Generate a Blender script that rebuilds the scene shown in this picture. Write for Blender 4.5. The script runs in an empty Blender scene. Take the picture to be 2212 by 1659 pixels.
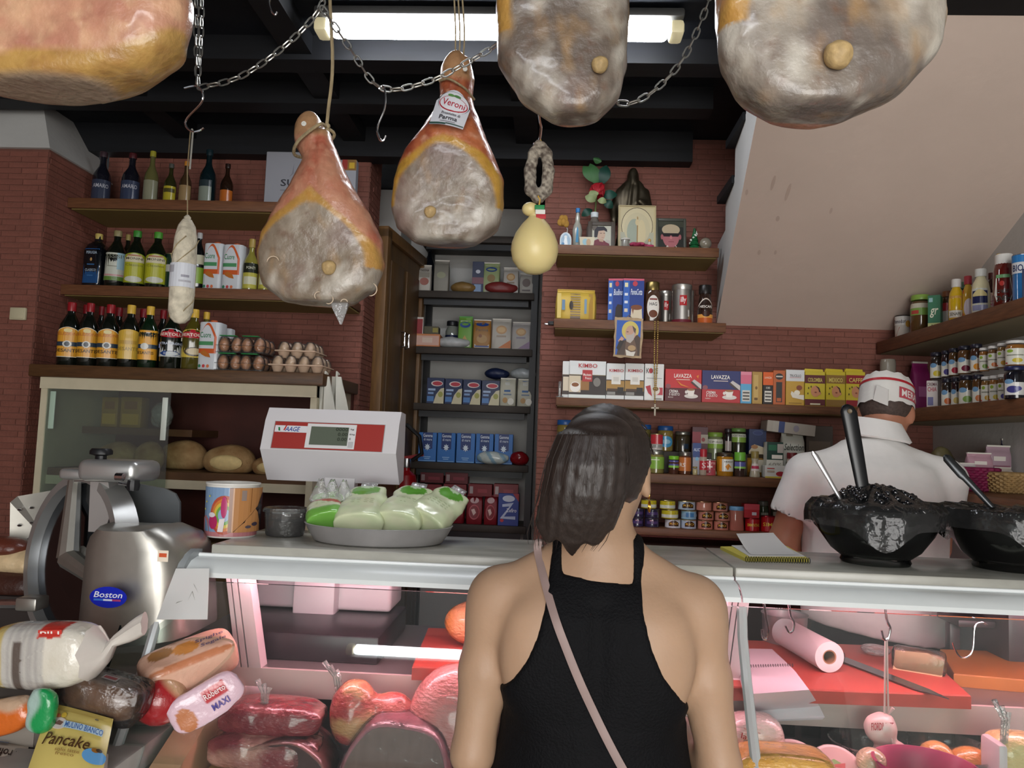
import bpy, bmesh, math, random
import numpy as np
from mathutils import Vector, Matrix
random.seed(7)
PI = math.pi
sc = bpy.context.scene
C = bpy.context.collection
# ------------------------------------------------------------------ camera
FW, FH, FPX = 2212, 1659, 1660.0
PITCH, YAW, ROLL = math.radians(4.3), math.radians(3.0), math.radians(2.1)
EYE = np.array([0.0, 0.0, 1.5])
_fw = np.array([-math.sin(YAW)*math.cos(PITCH), math.cos(YAW)*math.cos(PITCH), math.sin(PITCH)])
_r0 = np.cross(_fw, [0, 0, 1]); _r0 /= np.linalg.norm(_r0); _u0 = np.cross(_r0, _fw)
_rt = _r0*math.cos(ROLL)+_u0*math.sin(ROLL); _up = _u0*math.cos(ROLL)-_r0*math.sin(ROLL)
cd = bpy.data.cameras.new('camera'); cd.sensor_fit = 'HORIZONTAL'; cd.sensor_width = 36.0
cd.lens = 36.0*FPX/FW; cd.clip_start = 0.05; cd.clip_end = 60
cam = bpy.data.objects.new('camera', cd); C.objects.link(cam)
cam.matrix_world = Matrix(((_rt[0], _up[0], -_fw[0], EYE[0]), (_rt[1], _up[1], -_fw[1], EYE[1]), (_rt[2], _up[2], -_fw[2], EYE[2]), (0, 0, 0, 1)))
sc.camera = cam
def at(px, py, X=None, Y=None, Z=None):
    """where the sight line of a photo pixel meets a plane of the shop"""
    d = _fw+_rt*(px-FW/2)/FPX-_up*(py-FH/2)/FPX
    k = (Y-EYE[1])/d[1] if Y is not None else (Z-EYE[2])/d[2] if Z is not None else (X-EYE[0])/d[0]
    p = EYE+d*k
    return Vector((float(p[0]), float(p[1]), float(p[2])))
# ------------------------------------------------------------------ world, daylight, exposure
w = bpy.data.worlds.new('shop_air'); sc.world = w; w.use_nodes = True
w.node_tree.nodes['Background'].inputs[0].default_value = (0.90, 0.95, 1.0, 1)
w.node_tree.nodes['Background'].inputs[1].default_value = 0.42
vs = sc.view_settings
vs.view_transform = 'Standard'; vs.look = 'None'; vs.gamma = 1.0; vs.use_curve_mapping = False
vs.exposure = 0.1
def area(name, loc, rot, sx, sy, power, col):
    l = bpy.data.lights.new(name, 'AREA'); l.shape = 'RECTANGLE'; l.size = sx; l.size_y = sy; l.energy = power; l.color = col
    o = bpy.data.objects.new(name, l); C.objects.link(o); o.location = loc; o.rotation_euler = rot
    return o
area('street_door_offscreen', (0.4, -2.9, 1.35), (PI/2, 0, 0), 2.6, 2.2, 150, (1.0, 0.98, 0.95))
# ------------------------------------------------------------------ kit
def lin(h):
    h = h.lstrip('#'); o = []
    for i in (0, 2, 4):
        c = int(h[i:i+2], 16)/255
        o.append(c/12.92 if c <= 0.04045 else ((c+0.055)/1.055)**2.4)
    return tuple(o)
_M = {}
def mat(name, col='#888888', rough=0.5, metal=0.0, noise=0.0, nscale=20.0, bump=0.0, bscale=60.0, coat=0.0, spec=0.5,
        trans=0.0, emit=None, estr=0.0, vcol=False, stretch=(1, 1, 1), sss=0.0, ior=1.45, alpha=1.0, ao=None):
    if name in _M: return _M[name]
    m = bpy.data.materials.new(name); m.use_nodes = True; nt = m.node_tree
    b = nt.nodes['Principled BSDF']
    b.inputs['Roughness'].default_value = rough; b.inputs['Metallic'].default_value = metal
    b.inputs['Specular IOR Level'].default_value = spec; b.inputs['IOR'].default_value = ior
    b.inputs['Coat Weight'].default_value = coat; b.inputs['Coat Roughness'].default_value = 0.12
    b.inputs['Transmission Weight'].default_value = trans; b.inputs['Alpha'].default_value = alpha
    if sss: b.inputs['Subsurface Weight'].default_value = sss; b.inputs['Subsurface Radius'].default_value = (0.01, 0.004, 0.002)
    c = (*lin(col), 1); src = None
    if vcol:
        a = nt.nodes.new('ShaderNodeAttribute'); a.attribute_name = 'Col'; src = a.outputs['Color']
    if noise or bump:
        tc = nt.nodes.new('ShaderNodeTexCoord'); mp = nt.nodes.new('ShaderNodeMapping'); mp.inputs['Scale'].default_value = stretch
        nt.links.new(tc.outputs['Object'], mp.inputs['Vector'])
    if noise:
        n = nt.nodes.new('ShaderNodeTexNoise'); n.inputs['Scale'].default_value = nscale; n.inputs['Detail'].default_value = 6
        nt.links.new(mp.outputs[0], n.inputs['Vector'])
        r = nt.nodes.new('ShaderNodeMapRange'); r.inputs['From Min'].default_value = 0.3; r.inputs['From Max'].default_value = 0.7
        r.inputs['To Min'].default_value = 1-noise; r.inputs['To Max'].default_value = 1+noise*0.6
        nt.links.new(n.outputs['Fac'], r.inputs['Value'])
        mx = nt.nodes.new('ShaderNodeVectorMath'); mx.operation = 'SCALE'
        if src: nt.links.new(src, mx.inputs[0])
        else: mx.inputs[0].default_value = c[:3]
        nt.links.new(r.outputs[0], mx.inputs['Scale']); src = mx.outputs[0]
    if src: nt.links.new(src, b.inputs['Base Color'])
    else: b.inputs['Base Color'].default_value = c
    if bump:
        n = nt.nodes.new('ShaderNodeTexNoise'); n.inputs['Scale'].default_value = bscale; n.inputs['Detail'].default_value = 4
        nt.links.new(mp.outputs[0], n.inputs['Vector'])
        bp = nt.nodes.new('ShaderNodeBump'); bp.inputs['Strength'].default_value = bump; bp.inputs['Distance'].default_value = 0.01
        nt.links.new(n.outputs['Fac'], bp.inputs['Height']); nt.links.new(bp.outputs[0], b.inputs['Normal'])
    if emit:
        b.inputs['Emission Color'].default_value = (*lin(emit), 1); b.inputs['Emission Strength'].default_value = estr
    _M[name] = m
    return m
def film(name, tint='#ffffff', rough=0.08, gloss=1.0, haze=0.0, bump=0.0, bscale=60):
    """thin clear sheet: see-through with a Fresnel sheen and a little milkiness"""
    if name in _M: return _M[name]
    m = bpy.data.materials.new(name); m.use_nodes = True; nt = m.node_tree
    for n in list(nt.nodes): nt.nodes.remove(n)
    out = nt.nodes.new('ShaderNodeOutputMaterial')
    t = nt.nodes.new('ShaderNodeBsdfTransparent'); t.inputs[0].default_value = (*lin(tint), 1)
    g = nt.nodes.new('ShaderNodeBsdfGlossy'); g.inputs['Roughness'].default_value = rough; g.inputs['Color'].default_value = (gloss, gloss, gloss, 1)
    f = nt.nodes.new('ShaderNodeFresnel'); f.inputs['IOR'].default_value = 1.5
    mix = nt.nodes.new('ShaderNodeMixShader')
    base = t.outputs[0]
    if haze:
        d = nt.nodes.new('ShaderNodeBsdfDiffuse'); d.inputs[0].default_value = (0.8, 0.8, 0.8, 1)
        mh = nt.nodes.new('ShaderNodeMixShader'); mh.inputs[0].default_value = haze
        nt.links.new(t.outputs[0], mh.inputs[1]); nt.links.new(d.outputs[0], mh.inputs[2]); base = mh.outputs[0]
    if bump:
        n = nt.nodes.new('ShaderNodeTexNoise'); n.inputs['Scale'].default_value = bscale; n.inputs['Detail'].default_value = 3
        tc = nt.nodes.new('ShaderNodeTexCoord'); nt.links.new(tc.outputs['Object'], n.inputs['Vector'])
        bp = nt.nodes.new('ShaderNodeBump'); bp.inputs['Strength'].default_value = bump; bp.inputs['Distance'].default_value = 0.02
        nt.links.new(n.outputs['Fac'], bp.inputs['Height'])
        nt.links.new(bp.outputs[0], g.inputs['Normal']); nt.links.new(bp.outputs[0], f.inputs['Normal'])
    nt.links.new(f.outputs[0], mix.inputs[0]); nt.links.new(base, mix.inputs[1]); nt.links.new(g.outputs[0], mix.inputs[2])
    nt.links.new(mix.outputs[0], out.inputs[0])
    _M[name] = m
    return m
PRINT = lambda: mat('printed_paper', rough=0.45, vcol=True)
GPRINT = lambda: mat('glossy_print', rough=0.22, vcol=True)
ORG = lambda: mat('cured_meat', rough=0.42, vcol=True, bump=0.25, bscale=90, noise=0.10, nscale=60, coat=0.25)
class MB:
    def __init__(s): s.v = []; s.f = []; s.c = []
    def add(s, vs, fs, col=None, M=None):
        o = len(s.v)
        s.v += [tuple(M @ Vector(p)) for p in vs] if M else [tuple(p) for p in vs]
        s.f += [tuple(i+o for i in f) for f in fs]; s.c += [col]*len(fs)
        return s
    def box(s, x0, x1, y0, y1, z0, z1, col=None, M=None):
        v = [(x0, y0, z0), (x1, y0, z0), (x1, y1, z0), (x0, y1, z0), (x0, y0, z1), (x1, y0, z1), (x1, y1, z1), (x0, y1, z1)]
        return s.add(v, [(0, 3, 2, 1), (4, 5, 6, 7), (0, 1, 5, 4), (1, 2, 6, 5), (2, 3, 7, 6), (3, 0, 4, 7)], col, M)
    def cb(s, c, d, col=None, M=None):
        return s.box(c[0]-d[0]/2, c[0]+d[0]/2, c[1]-d[1]/2, c[1]+d[1]/2, c[2]-d[2]/2, c[2]+d[2]/2, col, M)
    def rb(s, c, d, r=0.004, seg=2, col=None, M=None):
        bm = bmesh.new(); bmesh.ops.create_cube(bm, size=1.0)
        for v in bm.verts: v.co = Vector((v.co.x*d[0], v.co.y*d[1], v.co.z*d[2]))
        bmesh.ops.bevel(bm, geom=list(bm.edges), offset=min(r, min(d)*0.45), segments=seg, profile=0.5, affect='EDGES')
        for i, v in enumerate(bm.verts): v.index = i
        s.add([v.co+Vector(c) for v in bm.verts], [[v.index for v in f.verts] for f in bm.faces], col, M); bm.free()
        return s
    def rings(s, R, cap0=True, cap1=True, col=None, M=None, closed=False):
        n = len(R[0]); vs = [p for r in R for p in r]; fs = []
        m = len(R) if closed else len(R)-1
        for i in range(m):
            a = i*n; b = ((i+1) % len(R))*n
            for j in range(n):
                k = (j+1) % n; fs.append((a+j, a+k, b+k, b+j))
        if not closed:
            if cap0: fs.append(tuple(range(n-1, -1, -1)))
            if cap1: fs.append(tuple(range((len(R)-1)*n, len(R)*n)))
        return s.add(vs, fs, col, M)
    def lathe(s, prof, seg=20, c=(0, 0, 0), sq=2.0, col=None, M=None, sx=1.0, sy=1.0):
        R = []
        for r, z in prof:
            ring = []
            for j in range(seg):
                a = 2*PI*(j+0.5)/seg; ca, sa = math.cos(a), math.sin(a)
                k = 1.0 if sq == 2.0 else (abs(ca)**sq+abs(sa)**sq)**(-1/sq)
                ring.append((c[0]+max(r, 1e-5)*k*ca*sx, c[1]+max(r, 1e-5)*k*sa*sy, c[2]+z))
            R.append(ring)
        return s.rings(R, col=col, M=M)
    def tube(s, pts, r, seg=8, col=None, closed=False, M=None):
        P = [Vector(p) for p in pts]; R = []; n = len(P); ref = None
        rr = r if isinstance(r, (list, tuple)) else [r]*n
        for i in range(n):
            a = P[i-1] if (i > 0 or closed) else P[i]; b = P[(i+1) % n] if (i < n-1 or closed) else P[i]
            t = (b-a).normalized()
            if ref is None: ref = Vector((0, 0, 1)) if abs(t.z) < 0.9 else Vector((1, 0, 0))
            u = (ref-t*ref.dot(t)).normalized(); v = t.cross(u); ref = u
            R.append([P[i]+(u*math.cos(2*PI*j/seg)+v*math.sin(2*PI*j/seg))*rr[i] for j in range(seg)])
        return s.rings(R, col=col, closed=closed, M=M)
    def ball(s, c, d, seg=14, rg=8, col=None, M=None):
        prof = [(0.5*math.sin(PI*i/rg), -0.5*math.cos(PI*i/rg)) for i in range(rg+1)]
        return s.lathe([(r, z*d[2]) for r, z in prof], seg, c, col=col, M=M, sx=d[0], sy=d[1])
    def prism(s, poly, a, b, ax='x', col=None, M=None):
        """poly: (p,q) outline, extruded from a to b along ax"""
        f = {'x': lambda p, q, t: (t, p, q), 'y': lambda p, q, t: (p, t, q), 'z': lambda p, q, t: (p, q, t)}[ax]
        return s.rings([[f(p, q, a) for p, q in poly], [f(p, q, b) for p, q in poly]], col=col, M=M)
    def mesh(s, name, smooth=35):
        me = bpy.data.meshes.new(name); me.from_pydata(s.v, [], s.f)
        if any(c is not None for c in s.c):
            at_ = me.attributes.new('Col', 'FLOAT_COLOR', 'FACE')
            buf = []
            for c in s.c: buf += [*(c or (0.8, 0.8, 0.8)), 1.0]
            at_.data.foreach_set('color', buf)
        bm = bmesh.new(); bm.from_mesh(me); bmesh.ops.recalc_face_normals(bm, faces=bm.faces); bm.to_mesh(me); bm.free()
        if smooth:
            me.shade_smooth(); me.set_sharp_from_angle(angle=math.radians(smooth))
        return me
    def build(s, name, m, parent=None, smooth=35):
        me = s.mesh(name, smooth)
        return link(name, me, m, parent)
def link(name, me, m, parent=None):
    o = bpy.data.objects.new(name, me); C.objects.link(o)
    if m is not None and not me.materials: me.materials.append(m)
    if parent: o.parent = parent
    return o
def tag(o, label, cat, group=None, kind=None):
    if label: o['label'] = label
    if cat: o['category'] = cat
    if group: o['group'] = group
    if kind: o['kind'] = kind
    return o
def thing(name, label, cat, loc=(0, 0, 0), rz=0.0, group=None):
    o = bpy.data.objects.new(name, None); C.objects.link(o); o.location = loc; o.rotation_euler = (0, 0, rz)
    o.empty_display_size = 0.05
    return tag(o, label, cat, group)
def struct(name, mb, m, label=None, parent=None, smooth=35):
    o = mb.build(name, m, parent, smooth)
    o['kind'] = 'structure'
    if label: o['label'] = label
    return o
def dup(root, loc, rz=None, label=None, group=None):
    r = root.copy(); C.objects.link(r); r.location = loc
    if rz is not None: r.rotation_euler = (0, 0, rz)
    if label: r['label'] = label
    if group: r['group'] = group
    for ch in list(root.children):
        c = ch.copy(); C.objects.link(c); c.parent = r
        for g in list(ch.children):
            d = g.copy(); C.objects.link(d); d.parent = c
    return r
_T = {}
def glyphs(s):
    if s not in _T:
        cu = bpy.data.curves.new('lettering', 'FONT'); cu.body = s; cu.resolution_u = 2; cu.offset = 0.012
        o = bpy.data.objects.new('lettering', cu)
        me = bpy.data.meshes.new_from_object(o)
        v = np.array([p.co[:2] for p in me.vertices]); f = [tuple(p.vertices) for p in me.polygons]
        lo = v.min(0); hi = v.max(0)
        _T[s] = ((v-lo)/(hi-lo), f)
        bpy.data.objects.remove(o); bpy.data.curves.remove(cu); bpy.data.meshes.remove(me)
    return _T[s]
class Art:
    """flat print laid over a face; (u,v) run 0..1 over it"""
    def __init__(s, fn, nx=1): s.fn = fn; s.mb = MB(); s.lay = 0; s.nx = nx
    def cols(s, xs, lo, hi, col):
        s.lay += 1; o = 0.0004*s.lay
        vs = []; fs = []
        for i, x in enumerate(xs): vs += [s.fn(x, lo[i], o), s.fn(x, hi[i], o)]
        for i in range(len(xs)-1): fs.append((2*i, 2*i+2, 2*i+3, 2*i+1))
        s.mb.add(vs, fs, lin(col))
    def draw(s, items):
        for it in items:
            k = it[0]
            if k == 'r':
                _, x0, y0, x1, y1, c = it; n = max(1, math.ceil(s.nx*abs(x1-x0)))
                xs = [x0+(x1-x0)*i/n for i in range(n+1)]; s.cols(xs, [y0]*(n+1), [y1]*(n+1), c)
            elif k == 'e':
                _, cx, cy, rx, ry, c = it; n = 12
                xs = [cx-rx*math.cos(PI*i/n) for i in range(n+1)]; h = [ry*math.sin(PI*i/n) for i in range(n+1)]
                s.cols(xs, [cy-a for a in h], [cy+a for a in h], c)
            elif k == 'a':   # arch-topped panel
                _, x0, y0, x1, y1, rise, c = it; n = 12
                xs = [x0+(x1-x0)*i/n for i in range(n+1)]
                s.cols(xs, [y0]*(n+1), [y1-rise+rise*math.sin(PI*i/n) for i in range(n+1)], c)
            elif k == 'p':
                _, pts, c = it; s.lay += 1
                s.mb.add([s.fn(x, y, 0.0004*s.lay) for x, y in pts], [tuple(range(len(pts)))], lin(c))
            elif k == 't':
                _, txt, x0, y0, x1, y1, c = it[:7]; sh = it[7] if len(it) > 7 else 0.0
                v, f = glyphs(txt); s.lay += 1
                s.mb.add([s.fn(x0+(x1-x0)*p[0]+sh*(x1-x0)*(p[1]-0.5)/max(1, len(txt)), y0+(y1-y0)*p[1], 0.0004*s.lay) for p in v], f, lin(c))
        return s
    def build(s, name='print', parent=None, m=None):
        return s.mb.build(name, m or PRINT(), parent, 0)
def flat_art(w, h, y, z0=0.0, items=(), parent=None, name='print', m=None, x0=0.0):
    return Art(lambda u, v, o: (x0+(u-0.5)*w, y-o, z0+v*h)).draw(items).build(name, parent, m)
def cyl_art(R, z0, h, ang, items, parent=None, name='label', m=None, sy=1.0, rfn=None, sq=2.0):
    def fn(u, v, o):
        a = (u-0.5)*ang; r = (rfn(v) if rfn else R)
        ca, sa = math.sin(a), math.cos(a)
        k = 1.0 if sq == 2.0 else (abs(ca)**sq+abs(sa)**sq)**(-1/sq)
        return ((r*k+o+0.0006)*ca, -(r*k+o+0.0006)*sa*sy, z0+v*h)
    return Art(fn, nx=max(6, int(ang*6))).draw(items).build(name, parent, m or GPRINT())
# ---- numpy shapes: signed distance fields skinned by surface nets
def _hash(ix, iy, iz):
    n = (ix*374761393+iy*668265263+iz*2147483647) & 0x7fffffff
    n = ((n ^ (n >> 13))*1274126177) & 0x7fffffff
    return ((n ^ (n >> 16)) & 0xffff)/65535.0
def vnoise(P):
    i = np.floor(P).astype(np.int64); f = P-i; f = f*f*(3-2*f); o = 0
    for dx in (0, 1):
        for dy in (0, 1):
            for dz in (0, 1):
                wt = (f[:, 0] if dx else 1-f[:, 0])*(f[:, 1] if dy else 1-f[:, 1])*(f[:, 2] if dz else 1-f[:, 2])
                o = o+wt*_hash(i[:, 0]+dx, i[:, 1]+dy, i[:, 2]+dz)
    return o
def fbm(P, s, oct=3):
    P = P*s+17.3; o = 0; a = 0.5
    for k in range(oct): o = o+a*vnoise(P); P = P*2.03+5.1; a *= 0.5
    return o/(1-0.5**oct)
def smin(a, b, k): h = np.clip(0.5+0.5*(b-a)/k, 0, 1); return b*(1-h)+a*h-k*h*(1-h)
def cone(P, a, b, r1, r2):
    a = np.array(a, float); d = np.array(b, float)-a; t = np.clip((P-a) @ d/(d @ d), 0, 1)
    return np.linalg.norm(P-a-t[:, None]*d, axis=1)-(r1+(r2-r1)*t)
def chain_(P, pts, rs, k=0.01):
    o = None
    for i in range(len(pts)-1):
        c = cone(P, pts[i], pts[i+1], rs[i], rs[i+1]); o = c if o is None else smin(o, c, k)
    return o
def elli(P, c, r):
    q = (P-np.array(c))/np.array(r); k0 = np.linalg.norm(q, axis=1); k1 = np.linalg.norm(q/np.array(r), axis=1)
    return k0*(k0-1)/np.maximum(k1, 1e-6)
def prof(P, zs, aw, bd, yc=None, xc=None, p=2.0):
    z = P[:, 2]; a = np.interp(z, zs, aw); b = np.interp(z, zs, bd)
    y = P[:, 1]-(np.interp(z, zs, yc) if yc is not None else 0); x = P[:, 0]-(np.interp(z, zs, xc) if xc is not None else 0)
    d = ((np.abs(x)/a)**p+(np.abs(y)/b)**p)**(1/p)-1
    return np.maximum(d*np.minimum(a, b), np.maximum(zs[0]-z, z-zs[-1]))
def nets(fn, lo, hi, h):
    lo = np.array(lo, float); hi = np.array(hi, float); n = np.ceil((hi-lo)/h).astype(int)+1
    ax = [lo[i]+h*np.arange(n[i]) for i in range(3)]
    G = np.stack(np.meshgrid(*ax, indexing='ij'), -1).reshape(-1, 3)
    F = np.concatenate([fn(G[i:i+400000]) for i in range(0, len(G), 400000)]).reshape(n)
    S = F < 0
    m = n-1; act = np.zeros(m, bool); acc = np.zeros((*m, 3)); cnt = np.zeros(m)
    cor = [(i, j, k) for i in (0, 1) for j in (0, 1) for k in (0, 1)]
    def sub(A, c): return A[c[0]:c[0]+m[0], c[1]:c[1]+m[1], c[2]:c[2]+m[2]]
    for a in cor:
        for d in range(3):
            if a[d] == 0:
                b = list(a); b[d] = 1
                fa, fb = sub(F, a), sub(F, b); x = sub(S, a) != sub(S, b)
                t = np.where(x, fa/np.where(fa-fb == 0, 1, fa-fb), 0)
                for e in range(3): acc[..., e] += np.where(x, a[e]+(t if e == d else 0), 0)
                cnt += x
    act = cnt > 0; idx = -np.ones(m, int); idx[act] = np.arange(act.sum())
    V = (acc[act]/cnt[act][:, None]+np.argwhere(act))*h+lo
    Q = []
    for d in range(3):
        e, g = (d+1) % 3, (d+2) % 3
        sl = [slice(1, -1)]*3; sl[d] = slice(0, -1); s2 = list(sl); s2[d] = slice(1, None)
        A, B = S[tuple(sl)], S[tuple(s2)]
        for flip in (False, True):
            w_ = np.argwhere((A & ~B) if not flip else (~A & B))
            if not len(w_): continue
            p = w_.copy(); p[:, e] += 1; p[:, g] += 1
            q = []
            for de, dg in ((-1, -1), (0, -1), (0, 0), (-1, 0)):
                c = p.copy(); c[:, e] += de; c[:, g] += dg; q.append(idx[c[:, 0], c[:, 1], c[:, 2]])
            q = np.stack(q if not flip else q[::-1], 1); Q.append(q)
    return V, np.concatenate(Q)
def sdf_obj(name, fn, lo, hi, h, m, parent=None, colfn=None, relax=2, xf=None):
    V, Q = nets(fn, lo, hi, h)
    for _ in range(relax):      # a little smoothing along edges
        s = np.zeros_like(V); c = np.zeros(len(V))
        for i in range(4):
            a, b = Q[:, i], Q[:, (i+1) % 4]
            np.add.at(s, a, V[b]); np.add.at(c, a, 1); np.add.at(s, b, V[a]); np.add.at(c, b, 1)
        V = 0.5*V+0.5*s/np.maximum(c, 1)[:, None]
    col = colfn(V) if colfn else None
    if xf is not None: V = np.array([tuple(xf @ Vector(p)) for p in V])
    me = bpy.data.meshes.new(name)
    me.vertices.add(len(V)); me.vertices.foreach_set('co', V.ravel())
    me.loops.add(Q.size); me.loops.foreach_set('vertex_index', Q.ravel().astype(np.int32))
    me.polygons.add(len(Q)); me.polygons.foreach_set('loop_start', np.arange(0, Q.size, 4, dtype=np.int32))
    me.polygons.foreach_set('loop_total', np.full(len(Q), 4, dtype=np.int32))
    me.update(calc_edges=True); me.validate()
    if col is not None:
        a = me.attributes.new('Col', 'FLOAT_COLOR', 'POINT')
        a.data.foreach_set('color', np.concatenate([np.clip(col, 0, 1), np.ones((len(V), 1))], 1).ravel().astype(np.float32))
    me.shade_smooth()
    return link(name, me, m, parent)
def lc(h): return np.array(lin(h))
def mixc(a, b, t): t = np.clip(t, 0, 1)[:, None]; return a*(1-t)+b*t
# ------------------------------------------------------------------ the room
M_BRICK = mat('brick_red', '#7f4f43', 0.62, noise=0.22, nscale=9, bump=0.25, bscale=90, spec=0.35)
M_MORT = mat('mortar_red', '#6b4439', 0.85, noise=0.15, nscale=30)
M_WHITE = mat('white_plaster', '#c9c8c4', 0.8, noise=0.07, nscale=4, bump=0.12, bscale=40)
M_PINK = mat('pink_plaster', '#d8c4b6', 0.75, noise=0.05, nscale=3, bump=0.1, bscale=30)
M_DARK = mat('dark_ceiling', '#10151d', 0.7, noise=0.4, nscale=3, bump=0.2, bscale=20)
M_BEAM = mat('dark_beam_wood', '#0d0f14', 0.65, noise=0.4, nscale=6, stretch=(1, 8, 8))
M_WOOD = mat('shelf_wood', '#6b452c', 0.5, noise=0.30, nscale=9, stretch=(1.5, 14, 14), bump=0.1, bscale=40)
M_WOODY = mat('shelf_wood_along_wall', '#6b452c', 0.5, noise=0.30, nscale=9, stretch=(14, 1.5, 14), bump=0.1, bscale=40)
M_WOODU = mat('shelf_underside', '#83703f', 0.6, noise=0.12, nscale=5)
M_DOOR = mat('door_wood', '#5f4527', 0.45, noise=0.3, nscale=7, stretch=(10, 10, 1))
M_BLACK = mat('black_painted_metal', '#141518', 0.45, noise=0.1)
M_RACK = mat('rack_board', '#3b332c', 0.6, noise=0.25, nscale=12)
M_CREAM = mat('cream_melamine', '#b9b19a', 0.5, noise=0.06, nscale=8)
M_STEEL = mat('steel', '#c9c9cb', 0.28, metal=1.0, noise=0.06, nscale=30)
M_CHROME = mat('chrome', '#d8d8da', 0.12, metal=1.0)
M_TILE = mat('floor_tile', '#8d857a', 0.4, noise=0.15, nscale=4)
struct('floor', MB().box(-2.7, 2.6, -3.0, 5.2, -0.05, 0.0), M_TILE)
struct('ceiling', MB().box(-2.7, 2.6, -3.0, 5.2, 2.93, 3.0), M_DARK)
BT = 2.925
def brick_wall(name, org, u, n, wu, z0, z1, nmax=0, near=None, holes=()):
    """a wall of slim brick slips: mortar bed plus bricks standing 3 mm proud of it; u runs along the wall, n points out of it"""
    u = Vector(u); n = Vector(n); org = Vector(org)
    M = Matrix(((u.x, n.x, 0, org.x), (u.y, n.y, 0, org.y), (0, 0, 1, 0), (0, 0, 0, 1)))
    base = struct(name, MB().box(0, wu, -0.12, 0.0012, z0, z1, M=M), M_MORT)
    bl, bh = 0.125, 0.0245
    full = MB().box(-bl/2+0.0016, bl/2-0.0016, -0.004, 0.0035, -bh/2+0.0016, bh/2-0.0016).mesh('brick', 0); full.materials.append(M_BRICK)
    rest = MB(); cand = []
    nz = int((z1-z0)/bh)
    rnd = random.Random(3)
    for j in range(nz):
        zc = z0+(j+0.5)*bh; off = (bl/2 if j % 2 else 0)+rnd.uniform(-0.012, 0.012)
        i = -1
        while True:
            a = max(0, i*bl+off); b = min(wu, (i+1)*bl+off); i += 1
            if a >= wu: break
            if b-a < 0.012: continue
            if any(h0 < (a+b)/2 < h1 and g0 < zc < g1 for h0, h1, g0, g1 in holes): continue
            pr = rnd.uniform(-0.0012, 0.0012)
            if b-a > bl-1e-4 and near and near((a+b)/2, zc): cand.append((near((a+b)/2, zc), (a+b)/2, zc, pr))
            else: rest.box(a+0.0016, b-0.0016, -0.004, 0.0035+pr, zc-bh/2+0.0016, zc+bh/2-0.0016, M=M)
    cand.sort()
    for k, (_, x, z, pr) in enumerate(cand):
        if k < nmax:
            o = bpy.data.objects.new('brick', full); C.objects.link(o); o.parent = base
            o.matrix_local = M @ Matrix.Translation((x, pr, z))
        else: rest.box(x-bl/2+0.0016, x+bl/2-0.0016, -0.004, 0.0035+pr, z-bh/2+0.0016, z+bh/2-0.0016, M=M)
    r = rest.build('bricks', M_BRICK, base, 0); r['kind'] = 'stuff'
    return base
YB = 3.5
def near_r(x, z):
    if x < 0.95 and 2.34 < z < 2.925: return 1+abs(z-2.65)
    if 1.70 < z < 2.03: return 2+abs(x-0.6)
    if x < 0.12: return 3
    return 0
brick_wall('wall_back_right', (-0.06, YB, 0), (1, 0, 0), (0, -1, 0), 1.75, 0.7, BT, 300, near_r)
struct('wall_back_right_base', MB().box(-0.06, 1.69, YB, YB+0.12, 0, 0.7), M_MORT)
brick_wall('wall_niche_right', (-0.06, YB+0.12, 0), (0, 1, 0), (-1, 0, 0), 1.1, 0.7, BT)
def near_l(x, z):
    return 1 if (x > 1.0 and 1.0 < z < 2.1) else 0
brick_wall('wall_back_left', (-2.16, YB, 0), (1, 0, 0), (0, -1, 0), 1.27, 0.0, BT, 120, near_l)
brick_wall('wall_niche_left', (-0.89, YB+0.0, 0), (0, 1, 0), (1, 0, 0), 0.22, 0.0, BT)
brick_wall('wall_pillar_side', (-2.145, 3.05, 0), (0, 1, 0), (1, 0, 0), 0.45, 0.0, 2.66)
brick_wall('wall_pillar_front', (-2.75, 3.05, 0), (1, 0, 0), (0, -1, 0), 0.605, 0.0, 2.66, 150, lambda x, z: 1 if z > 1.2 and x > 0.2 else 0)
struct('wall_niche', MB().box(-1.3, 0.1, 4.62, 4.72, 0, BT), M_WHITE)
struct('wall_niche_side', MB().box(-1.1, -0.895, 4.30, 4.62, 0, BT), M_WHITE)
struct('wall_right', MB().box(1.69, 1.79, -3.0, 3.6, 0, BT), M_WHITE)
struct('wall_left', MB().box(-2.85, -2.75, -3.0, 3.1, 0, BT), M_MORT)
cap = MB()
cap.rings([[(-2.75, 3.03, 2.655), (-2.13, 3.03, 2.655), (-2.13, 3.5, 2.655), (-2.75, 3.5, 2.655)],
           [(-2.75, 3.2, 2.93), (-2.30, 3.2, 2.93), (-2.30, 3.5, 2.93), (-2.75, 3.5, 2.93)]])
struct('trim_1', cap, M_WHITE, 'grey plaster wedge over the brick pillar')
for i, (y, d) in enumerate(((2.075, 0.09), (2.62, 0.09), (2.98, 0.09), (3.42, 0.14))):
    b = MB().box(-2.7, 1.69 if y < 2.2 else 0.60, y, y+0.10, 2.93-d, 2.93); struct('trim_%d' % (i+2), b, M_BEAM)
struct('trim_9', MB().box(0.58, 1.69, 2.05, 2.137, 2.742, 2.93), M_BEAM)
for i, x in enumerate((-1.75, -0.95, -0.15)):
    struct('trim_%d' % (i+6), MB().box(x-0.05, x+0.05, 2.18, 3.5, 2.93-0.07, 2.93), M_BEAM)
sf = MB()
zs = lambda y: 2.06+0.5*(3.5-y)
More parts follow.
